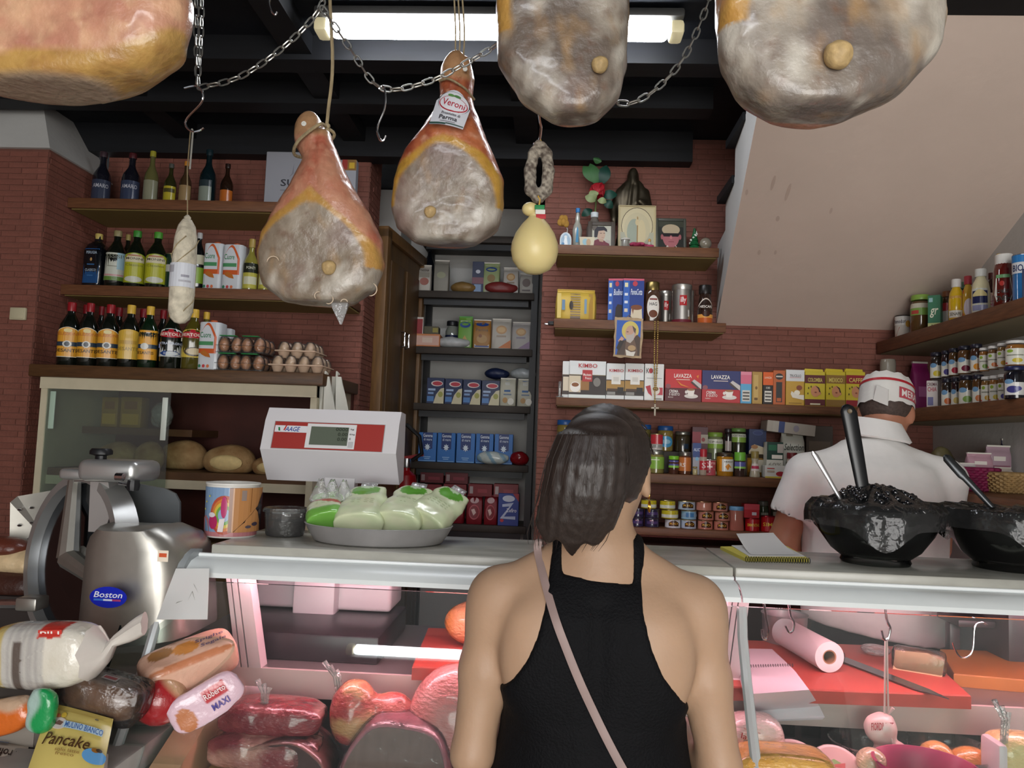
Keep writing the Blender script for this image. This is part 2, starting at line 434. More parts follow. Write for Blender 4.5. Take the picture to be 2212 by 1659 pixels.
sf.add([(0.735, 3.5, 2.06), (1.69, 3.5, 2.06), (1.69, 2.135, zs(2.135)), (0.604, 2.135, zs(2.135)),
        (0.735, 3.5, 2.12), (1.69, 3.5, 2.12), (1.69, 2.135, zs(2.135)+0.06), (0.604, 2.135, zs(2.135)+0.06)],
       [(0, 1, 2, 3), (7, 6, 5, 4), (0, 4, 5, 1), (2, 6, 7, 3), (1, 5, 6, 2), (0, 3, 7, 4)])
sof = struct('wall_stair_soffit', sf, M_PINK, 'pale pink plastered underside of a stair flight')
def on_soffit(px, py):
    d = at(px, py, Y=1.0)-Vector((0, 0, 1.5)); k = 2.31/(d.z+0.5*d.y); return Vector((0, 0, 1.5))+d*k
for px, py, w_, h_ in ((1670, 395, 0.012, 0.05), (1702, 415, 0.013, 0.06), (1613, 415, 0.01, 0.02), (1795, 455, 0.01, 0.022), (1680, 472, 0.014, 0.02), (1640, 545, 0.012, 0.02), (1675, 545, 0.01, 0.018)):
    c = on_soffit(px, py); A = Art(lambda u, v, o: (c.x+(u-.5)*w_-(v-.5)*0.004, c.y-(v-.5)*h_*1.3, zs(c.y-(v-.5)*h_*1.3)-0.0006)); A.draw([('e', .5, .5, .5, .5, '#c8b2a4')]).build('stain', sof)
sd = MB(); pts = [(3.5, 2.062), (2.1, zs(2.1)+0.002)]
st = [(2.1, 2.93)]
for i in range(5):
    y1 = 2.42+0.27*i; z1 = zs(y1)+0.30
    st += [(y1, min(2.93, z1+0.07)), (y1, min(2.93, z1-0.07))]
st += [(3.5, 2.16)]
poly = pts+st
n = len(poly)
vs = []
for y, z in poly:
    x = 0.735-0.096*(3.5-y); vs.append((x, y, z))
sd.rings([vs, [(x+0.03, y, z) for x, y, z in vs]])
stringer = struct('wall_stair_side', sd, M_WHITE, 'white plastered side of the stair with stepped edge')
for i in range(1, 4):
    y1 = 2.42+0.27*i; z1 = zs(y1)+0.30
    x = 0.735-0.096*(3.5-y1)
    struct('tread', MB().box(x-0.035, x+0.02, y1-0.26, y1+0.01, z1+0.045, z1+0.075), M_BEAM, parent=stringer)
M_TUBE = mat('lamp_tube', '#ffffff', 0.4, emit='#f4f8ff', estr=34.0)
M_LAMPEND = mat('lamp_end', '#cfc6a0', 0.4, emit='#fff0c0', estr=0.25)
def lamp(label, x0, x1, y, z, m=None, group=None):
    t = thing('fluorescent_lamp', label, 'lamp', ((x0+x1)/2, y, z), 0, group)
    L = (x1-x0)
    MB().rb((0, 0, 0.045), (L, 0.09, 0.03), 0.008).build('housing', mat('lamp_housing', '#5a5a58', 0.5), t)
    MB().rb((0, 0, 0), (L-0.09, 0.075, 0.045), 0.02, 3).build('diffuser', m or M_TUBE, t)
    for s in (-1, 1):
        MB().rb((s*(L/2-0.022), 0, 0), (0.045, 0.08, 0.048), 0.012).build('end_cap', M_LAMPEND, t)
    return t
lamp('lit fluorescent ceiling lamp above the counter behind the hams', -0.83, 0.39, 2.45, 2.86)
t = lamp('fluorescent ceiling lamp over the customer floor, mirrored in the case glass', -1.15, 0.05, -0.69, 2.865)
t.name = 'fluorescent_lamp_offscreen'
# ------------------------------------------------------------------ shelves, rack, cabinet
def shelf(name, label, x0, x1, y0, y1, z, th=0.038, group=None, under=True):
    t = thing(name, label, 'shelf', ((x0+x1)/2, y1, z-th), 0, group)
    w, d = x1-x0, y1-y0
    MB().rb((0, -d/2, th/2+0.004), (w, d, th-0.008), 0.003).build('board', M_WOOD, t)
    MB().box(-w/2+0.004, w/2-0.004, -d+0.012, -0.002, -0.002, 0.004).build('underside', M_WOODU, t)
    MB().rb((0, -d-0.004, th/2), (w+0.004, 0.012, th), 0.003).build('front_edge', M_WOOD, t)
    return t
SZ = dict(top=2.35, illy=2.03, lav=1.695, jar=1.39, tuna=1.166)
shelf('wall_shelf', 'brown wooden shelf holding religious pictures and a statue', 0.0, 0.685, 3.25, YB, SZ['top'], 0.04)
shelf('wall_shelf', 'brown wooden shelf holding coffee jars, tins and dessert boxes', 0.0, 0.72, 3.25, YB, SZ['illy'], 0.04)
shelf('wall_shelf', 'long brown wooden shelf with a row of coffee packs', 0.02, 1.46, 3.25, YB, SZ['lav'], 0.034)
shelf('wall_shelf', 'brown wooden shelf crowded with preserve jars', 0.02, 1.46, 3.25, YB, SZ['jar'], 0.038)
shelf('wall_shelf', 'dark wooden shelf stacked with small tins', 0.02, 1.46, 3.25, YB, SZ['tuna'], 0.03)
shelf('wall_shelf', 'brown wooden shelf with dim liqueur bottles', -2.14, -0.90, 3.2, YB, 2.495, 0.045)
shelf('wall_shelf', 'brown wooden shelf with oil bottles and white tins', -2.14, -0.90, 3.2, YB, 2.111, 0.045)
def shelf_r(label, z, y0, th=0.05):
    t = thing('wall_shelf', label, 'shelf', (1.69, (y0+3.48)/2, z-th), 0)
    L = 3.48-y0
    MB().rb((-0.12, 0, th/2), (0.24, L, th-0.004), 0.003).build('board', M_WOODY, t)
    MB().box(-0.235, -0.002, -L/2+0.004, L/2-0.004, -0.003, 0.003).build('underside', mat('shelf_under_grey', '#8d8468', 0.7), t)
    MB().rb((-0.246, 0, th/2), (0.012, L, th+0.004), 0.003).build('front_edge', M_WOODY, t)
shelf_r('brown wooden shelf on the white wall holding sauces and mustard', 2.0, 1.75)
shelf_r('brown wooden shelf on the white wall holding jam jars', 1.69, 1.75)
t = thing('base_cabinet', 'dark wooden base cabinet with drawers under the tin shelf', 'cabinet', (0.7, YB-0.17, 0))
MB().box(-0.68, 0.76, -0.13, 0.165, 0, 1.10).build('body', mat('dark_wood', '#3a241c', 0.5, noise=0.25, nscale=8, stretch=(2, 12, 12)), t)
for i in range(2):
    d = MB().rb((-0.32+0.72*i, -0.14, 0.985), (0.68, 0.022, 0.16), 0.004).build('drawer', _M['dark_wood'], t)
    MB().tube([(-0.37+0.72*i, -0.15, 1.02), (-0.365+0.72*i, -0.175, 1.02), (-0.29+0.72*i, -0.175, 1.02), (-0.285+0.72*i, -0.15, 1.02)], 0.008, 8).build('handle', mat('brass', '#8f6a48', 0.35, metal=1.0), d)
t = thing('shelf_clip', 'small black clip on the end of the coffee jar shelf', 'clip', (-0.012, 3.27, 2.012))
MB().rb((0, 0, 0.0), (0.028, 0.03, 0.016), 0.003).build('body', M_BLACK, t); MB().rb((-0.02, 0, -0.004), (0.02, 0.02, 0.006), 0.002).build('lever', M_STEEL, t)
rack = thing('storage_rack', 'black metal storage rack with dark boards in the white niche', 'rack', (-0.45, 4.45, 0))
RZ = [2.342, 2.021, 1.70, 1.372, 1.035]
for x in (-0.31, 0.335):
    for y in (0.14,) if x < 0 else (-0.12, 0.12):
        MB().box(x-0.018, x+0.018, y-0.018, y+0.018, 0, 2.93).build('post', M_BLACK, rack)
for z in RZ+[2.665]:
    MB().rb((0.0, 0, z-0.02), (0.665, 0.32, 0.04), 0.004).build('shelf_board', M_RACK, rack)
    MB().box(-0.30, 0.30, -0.125, -0.10, z-0.075, z-0.041).build('rail', M_BLACK, rack)
dr = thing('door_1', None, None, (-0.875, 3.72, 0), math.radians(83)); dr['kind'] = 'structure'; dr['label'] = 'brown wooden panelled door beside the niche'
MB().box(0.06, 0.62, -0.02, 0.02, 0.0, 2.5).build('leaf', M_DOOR, dr)
for x0, x1 in ((0.0, 0.06), (0.62, 0.68)):
    MB().rb(((x0+x1)/2, 0, 1.27), (x1-x0, 0.08, 2.54), 0.006).build('jamb', mat('door_frame_wood', '#6f4f2a', 0.45, noise=0.3, nscale=7, stretch=(10, 10, 1)), dr)
MB().rb((0.34, 0, 2.52), (0.68, 0.08, 0.06), 0.006).build('lintel', _M['door_frame_wood'], dr)
for x0, x1 in ((0.10, 0.30), (0.36, 0.58)):
    for z0, z1 in ((0.15, 1.1), (1.2, 2.4)):
        MB().rb(((x0+x1)/2, -0.024, (z0+z1)/2), (x1-x0, 0.012, z1-z0), 0.004).build('panel', M_DOOR, dr)
for x in (0.30, 0.37):
    MB().tube([(x, -0.03, 1.98), (x, -0.05, 1.985), (x, -0.05, 2.055), (x, -0.03, 2.06)], 0.006, 8).build('door_handle', M_CHROME, dr)
p = at(40, 678, Y=3.04)
t = thing('switch_plate', 'blank cream switch plate on the brick pillar', 'switch', (p.x, 3.045, p.z))
MB().rb((0, -0.006, 0), (0.068, 0.014, 0.052), 0.004).build('plate', mat('cream_plastic', '#b9b194', 0.4), t)
MB().rb((0, -0.013, 0), (0.055, 0.004, 0.04), 0.002).build('cover', _M['cream_plastic'], t)
p = at(861, 850, Y=4.28)
t = thing('junction_box', 'small white junction box on the niche wall', 'electrical box', (p.x, 4.295, p.z))
MB().rb((0, -0.015, 0), (0.035, 0.03, 0.055), 0.004).build('box', mat('offwhite_plastic', '#cfcac0', 0.4), t)
MB().tube([(0, -0.01, 0.02), (0.0, -0.005, 0.35)], 0.006, 6).build('cable', _M['offwhite_plastic'], t)
CX0, CX1, CY = -2.07, -0.89, 2.97
cb = thing('bread_cabinet', 'cream bread cabinet with sliding glass doors and dark inside', 'cabinet', ((CX0+CX1)/2, YB, 0))
cw = CX1-CX0; D = YB-CY
MB().rb((-0.005, -D/2-0.02, 1.715), (cw+0.01, D+0.02, 0.05), 0.006).build('top_board', mat('dark_shelf_wood', '#53381f', 0.5, noise=0.3, nscale=9, stretch=(1.5, 14, 14)), cb)
MB().box(-cw/2+0.03, cw/2-0.02, -0.02, -0.004, 0.0, 1.69).build('back_panel', mat('dark_red_panel', '#4a1f16', 0.6, noise=0.2, nscale=10), cb)
fr = mat('cabinet_frame', '#c2b99f', 0.5, noise=0.05)
for nm, b in (('side_panel', (-cw/2+0.03, -cw/2+0.055, -D, 0, 0, 1.69)), ('side_panel', (cw/2-0.055, cw/2-0.03, -D, 0, 0, 1.69)),
              ('top_rail', (-cw/2+0.03, cw/2-0.03, -D-0.01, -D+0.03, 1.645, 1.69)), ('shelf_front', (-cw/2+0.055, cw/2-0.055, -D+0.035, -D+0.05, 1.265, 1.30)),
              ('lower_panel', (-cw/2+0.055, cw/2-0.055, -D+0.05, -0.02, 0.0, 1.05))):
    MB().box(*b).build(nm, fr if nm != 'lower_panel' else mat('cabinet_lower', '#6d5a36', 0.55, noise=0.1), cb)
for z in (1.33, 1.50):
    MB().box(-cw/2+0.055, (cw/2-0.055) if z < 1.4 else -0.05, -D+0.04 if z < 1.4 else -D+0.25, -0.02, z-0.03, z).build('inner_shelf', mat('inner_shelf_wood', '#5b3d22', 0.55, noise=0.25, nscale=9), cb)
M_PANE = film('window_pane', '#dfe9e4', 0.03, 0.9, 0.05)
for i, (x0, x1, y) in enumerate(((-cw/2+0.055, -0.03, -D+0.008), (-0.10, cw/2-0.055, -D+0.024))):
    if i == 0:
        MB().box(x0, x1, y-0.002, y+0.002, 1.05, 1.645).build('glass_door', M_PANE, cb)
    hd = MB().rb((x1-0.02 if i == 0 else 0.0, y-0.004, 1.54), (0.022, 0.006, 0.17), 0.002) if i == 0 else MB().rb((-cw/2+0.075, y-0.014, 1.56), (0.022, 0.006, 0.15), 0.002)
    hd.build('pull_strip', mat('white_strip', '#d5dcd2', 0.4), cb)
def loaf(label, x0, x1, y0, y1, Y, cut=False, zb=1.33):
    a, b = at(x0, y1, Y=Y), at(x1, y1, Y=Y); top = at((x0+x1)/2, y0, Y=Y).z
    w_, h_ = (b.x-a.x), max(0.05, top-zb); xc = (a.x+b.x)/2
    t = thing('bread_loaf', label, 'bread', (xc, Y+w_*0.25, zb))
    def f(P): return smin(elli(P, (0, 0, h_*0.42), (w_/2, w_*0.3, h_*0.58)), elli(P, (w_*0.1, 0, h_*0.4), (w_*0.36, w_*0.28, h_*0.6)), 0.02)+0.006*(fbm(P, 40)-0.5)
    def g(P): return np.maximum(f(P), -P[:, 2])
    def colf(P):
        c = mixc(lc('#8a6238'), lc('#c9a877'), fbm(P, 30)*1.3-0.2)
        return c
    sdf_obj('crust', g, (-w_*0.56, -w_*0.36, -0.01), (w_*0.56, w_*0.36, h_*1.15), max(0.006, w_/26), mat('bread_crust', rough=0.8, vcol=True, bump=0.3, bscale=80), t, colf)
    if cut:
        MB().ball((w_*0.06, -w_*0.27, h_*0.38), (w_*0.62, 0.03, h_*0.58), 16, 8).build('cut_face', mat('bread_crumb', '#d8bf86', 0.9, noise=0.1, nscale=60), t)
loaf('large round loaf with a pale cut face in the bread cabinet', 425, 540, 962, 1000, 3.08, True)
loaf('pale cut bread piece beside the scale in the cabinet', 537, 610, 985, 1003, 3.08, True)
loaf('floury loaf behind the sliding glass of the cabinet', 195, 290, 955, 990, 3.18)
loaf('flour-dusted loaf between two other loaves behind the glass', 280, 345, 955, 990, 3.14)
loaf('dark crusted loaf behind the white pull strip', 330, 435, 952, 990, 3.22)
for lab, x0, x1, y0, y1 in (('yellow pasta box stored behind the cabinet glass', 215, 255, 858, 918), ('amber pasta pack stored behind the cabinet glass', 256, 306, 858, 918)):
    a, b = at(x0, y1, Y=3.3), at(x1, y0, Y=3.3)
    t = thing('pasta_box', lab, 'box', ((a.x+b.x)/2, 3.34, 1.50)); MB().rb((0, 0, (b.z-1.5)/2), (b.x-a.x, 0.07, b.z-1.5), 0.004).build('carton', mat('yellow_carton', '#a47c1c', 0.5, noise=0.15), t)
    flat_art(b.x-a.x, b.z-1.5, -0.036, 0, [('r', 0.1, 0.1, 0.9, 0.45, '#c79b2c'), ('r', 0.2, 0.6, 0.8, 0.85, '#8a5a1a')], t)
a = at(345, 905, Y=3.3)
t = thing('plastic_bag', 'clear crumpled bag in the back of the bread cabinet', 'bag', (a.x, 3.32, 1.50))
sdf_obj('sheet', lambda P: elli(P, (0, 0, 0.06), (0.05, 0.04, 0.06))+0.02*(fbm(P, 45)-0.5), (-0.07, -0.06, -0.02), (0.07, 0.06, 0.15), 0.007, film('bag_film', '#dcdcd8', 0.15, 1.0, 0.25, 0.6, 50), t)
for i, (xa, xb, lab) in enumerate(((690, 722, 'white carrier bag hanging by its edge from the cabinet corner'), (712, 750, 'grey-white carrier bag hanging next to the brick corner'))):
    a, b = at(xa, 812, Y=2.98+0.05*i), at(xb, 900, Y=2.98+0.05*i)
    t = thing('carrier_bag', lab, 'bag', ((a.x+b.x)/2, 3.0+0.06*i, b.z-0.06))
    hgt = a.z-b.z+0.06; wv = b.x-a.x
    R = []
    for k in range(8):
        v = k/7; ww = wv*(0.65-0.45*v); dd = 0.03*(1-v)+0.006
        R.append([((ww+0.006*math.sin(5*q+3*v))*math.cos(2*PI*q/12)-wv*0.25*v, dd*math.sin(2*PI*q/12)*(1+0.5*math.sin(q*2.2)), hgt*v) for q in range(12)])
    MB().rings(R).build('sheet', mat('bag_white', '#c9c8bc', 0.45, noise=0.06), t, 60)
    MB().tube([(-wv*0.25, 0, hgt-0.01), (-wv*0.28, 0.01, hgt+0.02), (-wv*0.2, 0.02, hgt+0.01)], 0.005, 6).build('handle', _M['bag_white'], t)
p = at(880, 1040, Y=4.2)
t = thing('fire_extinguisher', 'red fire extinguisher with black hose beside the rack', 'extinguisher', (p.x, 4.16, 0.95))
MB().lathe([(0.0, 0), (0.055, 0), (0.06, 0.02), (0.06, 0.30), (0.05, 0.35), (0.02, 0.375), (0.018, 0.40)], 20).build('cylinder', mat('extinguisher_red', '#8c1016', 0.3), t)
MB().lathe([(0.022, 0.39), (0.024, 0.40), (0.02, 0.44), (0.0, 0.44)], 12).build('valve', M_STEEL, t)
MB().prism([(-0.02, 0.43), (0.09, 0.455), (0.09, 0.47), (-0.02, 0.45)], -0.008, 0.008, 'y').build('lever', _M['extinguisher_red'], t)
MB().tube([(0.03, -0.02, 0.43), (0.085, -0.03, 0.47), (0.07, -0.04, 0.56), (0.0, -0.045, 0.62), (-0.045, -0.05, 0.61)], 0.011, 8).build('hose', M_BLACK, t)
cyl_art(0.06, 0.09, 0.15, 1.6, [('r', 0, 0, 1, 1, '#d8d4c8'), ('r', 0.1, 0.5, 0.9, 0.9, '#a02020')], t, 'label')
MB().box(-0.02, 0.02, 0.06, 0.14, 0.2, 0.24).build('wall_bracket', M_BLACK, t)
t = thing('stool', 'small dark stand under the fire extinguisher', 'stand', (p.x, 4.16, 0)); MB().rb((0, 0, 0.93), (0.16, 0.16, 0.04), 0.004).build('top', M_RACK, t)
for sx in (-1, 1):
    for sy in (-1, 1): MB().box(sx*0.06-0.012, sx*0.06+0.012, sy*0.06-0.012, sy*0.06+0.012, 0, 0.92).build('leg', M_RACK, t)
a, b = at(877, 748, Y=4.29), at(915, 685, Y=4.29)
t = thing('safety_sign', 'red and white extinguisher sign on the niche wall', 'sign', ((a.x+b.x)/2, 4.298, a.z))
W_, H_ = b.x-a.x, b.z-a.z
MB().box(-W_/2, W_/2, -0.004, 0, 0, H_).build('plate', mat('sign_white', '#c8c4bb', 0.5), t)
flat_art(W_, H_, -0.0045, 0, [('r', 0.06, 0.38, 0.96, 0.94, '#8e1f24'), ('r', 0.42, 0.45, 0.62, 0.78, '#d8d0bc'), ('r', 0.48, 0.78, 0.56, 0.86, '#d8d0bc'), ('t', 'ESTINTORE', 0.08, 0.12, 0.92, 0.24, '#555555')], t)
# ------------------------------------------------------------------ display counter
XL, XR, XM = -0.815, 2.1, 0.425          # left end, right end, joint between the two units
M_MARB = mat('grey_marble', '#a3a299', 0.25, noise=0.22, nscale=7, stretch=(1, 2.5, 2.5))
M_RAIL = mat('white_rail', '#d9dedd', 0.28, noise=0.02)
M_CASEIN = mat('case_lining', '#b7b3b2', 0.5)
M_DKIN = mat('case_dark_lining', '#262223', 0.4)
M_PINKP = mat('pink_grey_plastic', '#d3c6c8', 0.35)
case = thing('display_counter', 'long refrigerated deli counter with white rail and curved glass', 'counter', (0.6, 1.9, 0))
OX, OY = 0.6, 1.9
def B(x0, x1, y0, y1, z0, z1): return MB().box(x0-OX, x1-OX, y0-OY, y1-OY, z0, z1)
for i, (a, b) in enumerate(((XL+0.03, XM-0.002), (XM+0.002, XR))):
    MB().rb(((a+b)/2-OX, 1.955-OY, 1.2225), (b-a, 0.335, 0.026), 0.004).build('marble_slab', M_MARB, case)
    out_ = [(1.80, 1.205), (1.775, 1.208), (1.745, 1.203), (1.725, 1.190), (1.716, 1.182), (1.714, 1.172)]
    pr = [(1.80, 1.205)]+out_[1:]+[(1.722, 1.172), (1.728, 1.182), (1.738, 1.193), (1.755, 1.196), (1.80, 1.198)]
    a2 = a-0.03 if i == 0 else a
    MB().prism([(y-OY, z) for y, z in pr], a2-OX, b-OX, 'x').build('rail', M_RAIL, case)
    MB().tube([(a2-OX, 1.786-OY, 1.2105), (b-OX, 1.786-OY, 1.2105)], 0.005, 8).build('rail_bead', mat('rail_bead', '#eef2f2', 0.2), case)
    MB().box(a2-OX+0.03, b-OX, 1.80-OY, 2.08-OY, 1.180, 1.205).build('lamp_canopy', M_PINKP, case)
    MB().tube([(a2-OX+0.12, 1.768-OY, 1.176), (b-OX-0.06, 1.768-OY, 1.176)], 0.010, 8).build('case_lamp', mat('pink_lamp', '#ffffff', 0.4, emit='#ffb4c2', estr=40.0), case)
MB().prism([(y-OY, z) for y, z in [(1.80, 1.19), (1.80, 1.222), (1.77, 1.226), (1.738, 1.216), (1.716, 1.198), (1.706, 1.182), (1.706, 1.168), (1.80, 1.168)]], XL-0.012-OX, XL+0.004-OX, 'x').build('rail_end_cap', mat('grey_cap', '#8f9496', 0.35), case)
B(XL+0.02, XR, 1.82, 2.30, 0.915, 0.950).build('worktop', mat('worktop_steel', '#8a8483', 0.3, metal=0.6), case)
B(XL+0.06, XR, 1.812, 1.822, 0.888, 0.951).build('worktop_lip', mat('lip_steel', '#b5a9a4', 0.35), case)
for z0, z1 in ((0.72, 0.845), (0.885, 0.915)): B(XL+0.02, XR, 1.86, 1.875, z0, z1).build('vent_wall', M_DKIN, case)
B(XL+0.02, XR, 1.93, 1.94, 0.72, 0.915).build('duct_back', M_DKIN, case)
B(XL+0.02, -0.66, 1.86, 1.875, 0.845, 0.885).build('vent_bar', M_DKIN, case)
for k in range(46):
    x = -0.66+0.06*k
    B(x+0.045, x+0.06, 1.86, 1.875, 0.845, 0.885).build('vent_bar', M_DKIN, case)
B(XL+0.05, XR, 1.45, 1.865, 0.72, 0.74).build('deck', M_CASEIN, case)
B(XL+0.02, XR, 1.42, 2.28, 0.0, 0.72).build('body', mat('counter_body', '#9a9692', 0.5), case)
B(XL+0.02, XR, 1.40, 1.46, 0.60, 0.76).build('front_lip', M_STEEL, case)
pan = [(1.47, 0.72), (1.50, 0.81), (1.78, 0.925), (1.86, 0.925), (1.86, 0.72)]
MB().prism([(y-OY, z) for y, z in pan], -0.775-OX, -0.715-OX, 'x').build('end_panel', mat('end_panel_wood', '#c39a78', 0.45, noise=0.1, nscale=6), case)
GY = [(1.722, 1.163), (1.70, 1.10), (1.66, 1.02), (1.615, 0.94), (1.565, 0.86), (1.505, 0.77)]
M_GLASS = film('case_glass', '#f1f6f4', 0.015, 1.0, 0.012)
GXL = -0.93
for a, b in ((GXL, XM-0.004), (XM+0.004, XR)):
    R = []
    for y, z in GY: R.append((y-OY, z))
    MB().prism(R+[(y+0.006, z-0.003) for y, z in reversed(R)], a-OX, b-OX, 'x').build('front_glass', M_GLASS, case, 60)
MB().tube([(GXL-OX, y-OY, z) for y, z in GY], 0.0035, 6).build('glass_edge', mat('dark_glass_edge', '#161b1c', 0.1), case)
for x in (-0.855, XM):
    MB().tube([(x-OX, y-OY-0.006+0.012*(i > 0), z) for i, (y, z) in enumerate(GY)], 0.011, 8).build('glass_profile', mat('satin_profile', '#c6caca', 0.25, metal=0.35), case)
def post(px0, py0, px1, py1, w=0.06):
    a = at(px0, py0, Y=1.80); b = at(px1, py1, Y=1.84)
    ol = [(-.5, -.02), (-.33, -.02), (-.33, -.006), (-.27, -.006), (-.27, -.02), (-.05, -.02), (-.05, -.006), (.01, -.006), (.01, -.02), (.5, -.02), (.5, .02), (-.5, .02)]
    o = MB().rings([[(p.x+u_*ww-OX, p.y+v_-OY, p.z) for u_, v_ in ol] for p, ww in ((a, w*0.92), (b, w))]).build('post', M_PINKP, case, 0)
    MB().rb((b.x-OX+0.006, b.y-OY, b.z-0.005), (w*1.12, 0.06, 0.035), 0.004).build('foot', M_PINKP, o)
post(520, 1240, 550, 1485)
post(1592, 1290, 1568, 1470, 0.05)
def sheet(label, x0, y0, x1, y1, Yt, Yb, marks, name='paper_sheet'):
    a, b, c, d = at(x0, y0, Y=Yt), at(x1, y0, Y=Yt), at(x1-4, y1, Y=Yb), at(x0-42 if marks else x0, y1, Y=Yb)
    t = thing(name, label, 'paper', (d+c)/2)
    o = (d+c)/2; n = (b-a).cross(d-a).normalized()*0.001
    v = [a-o, b-o, c-o, d-o]
    MB().rings([v, [p+n for p in v]]).build('sheet', mat('white_paper', '#ececea', 0.7, trans=0.35), t, 0)
    f = lambda u, w_, of: tuple((d-o)*(1-u)*(1-w_)+(c-o)*u*(1-w_)+(b-o)*u*w_+(a-o)*(1-u)*w_+Vector((0, -0.0015-of, 0.0005)))
    A = Art(f)
    if marks: A.draw([('p', [(0.55, 0.35), (0.62, 0.55), (0.72, 0.35), (0.62, 0.52)], '#9a9a92'), ('p', [(0.3, 0.3), (0.45, 0.36), (0.32, 0.33)], '#a2a29a'), ('p', [(0.62, 0.7), (0.78, 0.5), (0.64, 0.66)], '#a2a29a')])
    else: A.draw([('r', 0.1, 0.9-0.12*k, 0.9, 0.905-0.12*k, '#b0b0aa') for k in range(6)])
    A.build('print', t)
sheet('blank white sheet stuck to the glass beside the slicer', 380, 1228, 452, 1338, 1.700, 1.630, True)
sheet('white lined sheet stuck to the glass behind the woman', 1505, 1282, 1560, 1350, 1.700, 1.650, False)
# ------------------------------------------------------------------ left side counter
lc_ = thing('side_counter', 'low grey side counter carrying bread packs and the slicer', 'counter', (-1.5, 1.7, 0))
MB().rb((0.06, -0.0, 0.835), (1.28, 0.90, 0.05), 0.006).build('top', mat('grey_top', '#a8a5a0', 0.35, noise=0.08), lc_)
MB().box(-0.56, 0.66, -0.40, 0.42, 0, 0.81).build('body', mat('counter_body_grey', '#77726c', 0.5), lc_)
SCZ = 0.86
M_ALU = mat('brushed_aluminium', '#aeaba3', 0.36, metal=0.85, noise=0.05, nscale=40)
M_ALU2 = mat('polished_aluminium', '#bcbcba', 0.34, metal=0.75)
S0 = Vector((-1.02, 1.78, SCZ))
sl = thing('meat_slicer', 'brushed aluminium meat slicer with round blade guard', 'slicer', S0)
def sp(px, py, Y): return at(px, py, Y=Y)-S0
R = []
quad = [((150, 1405), (372, 1392)), ((158, 1330), (372, 1330)), ((168, 1240), (366, 1250)), ((176, 1180), (362, 1200)), ((186, 1158), (345, 1172)), ((205, 1146), (318, 1153))]
for i, (l, r) in enumerate(quad):
    a, b = sp(*l, 1.70), sp(*r, 1.66); t_ = i/(len(quad)-1); dep = 0.26-0.05*t_*t_-(0.03 if i == 5 else 0)
    ring = []
    for q in range(24):
        an = 2*PI*q/24; ca, sa = math.cos(an), math.sin(an); k = (abs(ca)**5+abs(sa)**5)**(-0.2)
        xx = (a.x+b.x)/2+(b.x-a.x)/2*k*ca*1.0; yy = (a.y+b.y)/2+dep/2+dep/2*k*sa
        zz = (a.z+b.z)/2+(b.z-a.z)*(k*ca/2)+(0.012*(1-k*k*sa*sa*0.9) if i == 5 else 0)
        ring.append((xx, yy, zz))
    R.append(ring)
MB().rings(R).build('motor_housing', M_ALU, sl, 50)
MB().rb((-0.02, 0.06, 0.045), (0.52, 0.42, 0.07), 0.02, 3).build('base', M_ALU, sl)
for sx in (-1, 1):
    for sy in (-1, 1): MB().lathe([(0.02, 0), (0.022, 0.012), (0.0, 0.012)], 12, (sx*0.18-0.02, 0.06+sy*0.15, 0)).build('foot', M_BLACK, sl)
c0 = sp(172, 1205, 1.88); ax = Vector((-0.50, -0.86, 0.10)).normalized()
u = ax.cross(Vector((0, 0, 1))).normalized(); v = u.cross(ax).normalized()
def disc(r0, r1, t0, t1, nm, m):
    g = MB(); n = 44; R = []
    for rr, tt in ((r0, t0), (r1, t0), (r1, t1), (r0, t1)):
        R.append([c0+ax*tt+(u*math.cos(2*PI*k/n)+v*math.sin(2*PI*k/n))*rr for k in range(n)])
    g.rings(R, closed=True); return g.build(nm, m, sl, 40)
disc(0.186, 0.206, -0.03, 0.03, 'ring_guard', M_ALU2)
g = MB(); n = 44
g.rings([[c0+ax*tt+(u*math.cos(2*PI*k/n)+v*math.sin(2*PI*k/n))*rr for k in range(n)] for rr, tt in ((0.185, -0.004), (0.185, 0.004), (0.14, 0.006), (0.10, -0.004), (0.02, -0.008))])
g.build('blade', mat('blade_steel', '#6c7076', 0.16, metal=1.0), sl, 30)
g = MB()
for an in (PI*0.42, PI*1.08):
    d_ = u*math.cos(an)+v*math.sin(an)
    g.tube([c0+ax*0.028, c0+d_*0.192+ax*0.02], [0.026, 0.016], 10)
g.build('spokes', M_ALU, sl)
g = MB(); g.ball(c0-ax*0.03, (0.08, 0.08, 0.08), 16, 8); g.build('hub', M_ALU, sl)
a, b = sp(172, 995, 1.80), sp(298, 1040, 1.80)
MB().rb(((a.x+b.x)/2, a.y+0.05, (a.z+b.z)/2), (b.x-a.x, 0.13, a.z-b.z+0.008), 0.018, 3).build('sharpener_block', M_ALU2, sl)
a, b = sp(128, 1012, 1.80), sp(172, 1038, 1.80)
MB().rb(((a.x+b.x)/2, a.y+0.04, (a.z+b.z)/2), (b.x-a.x+0.02, 0.06, a.z-b.z), 0.01, 3).build('sharpener_arm', M_ALU2, sl)
k = sp(218, 990, 1.84); MB().lathe([(0.0, 0.024), (0.02, 0.024), (0.024, 0.018), (0.024, 0.010), (0.012, 0.006), (0.012, -0.02), (0, -0.02)], 14, k, sq=2.6).build('knob', M_BLACK, sl)
k = sp(288, 1048, 1.78); MB().tube([k+Vector((-0.035, 0, 0.003)), k+Vector((-0.01, 0, 0))], 0.004, 8).build('knob_shaft', M_CHROME, sl)
MB().lathe([(0, -0.014), (0.013, -0.012), (0.015, 0.0), (0.013, 0.012), (0, 0.014)], 10, k).build('knob', M_BLACK, sl)
k = sp(258, 1030, 1.76); MB().tube([k+Vector((-0.008, 0, 0)), k+Vector((0.01, 0, 0))], 0.009, 10).build('bolt', M_CHROME, sl)
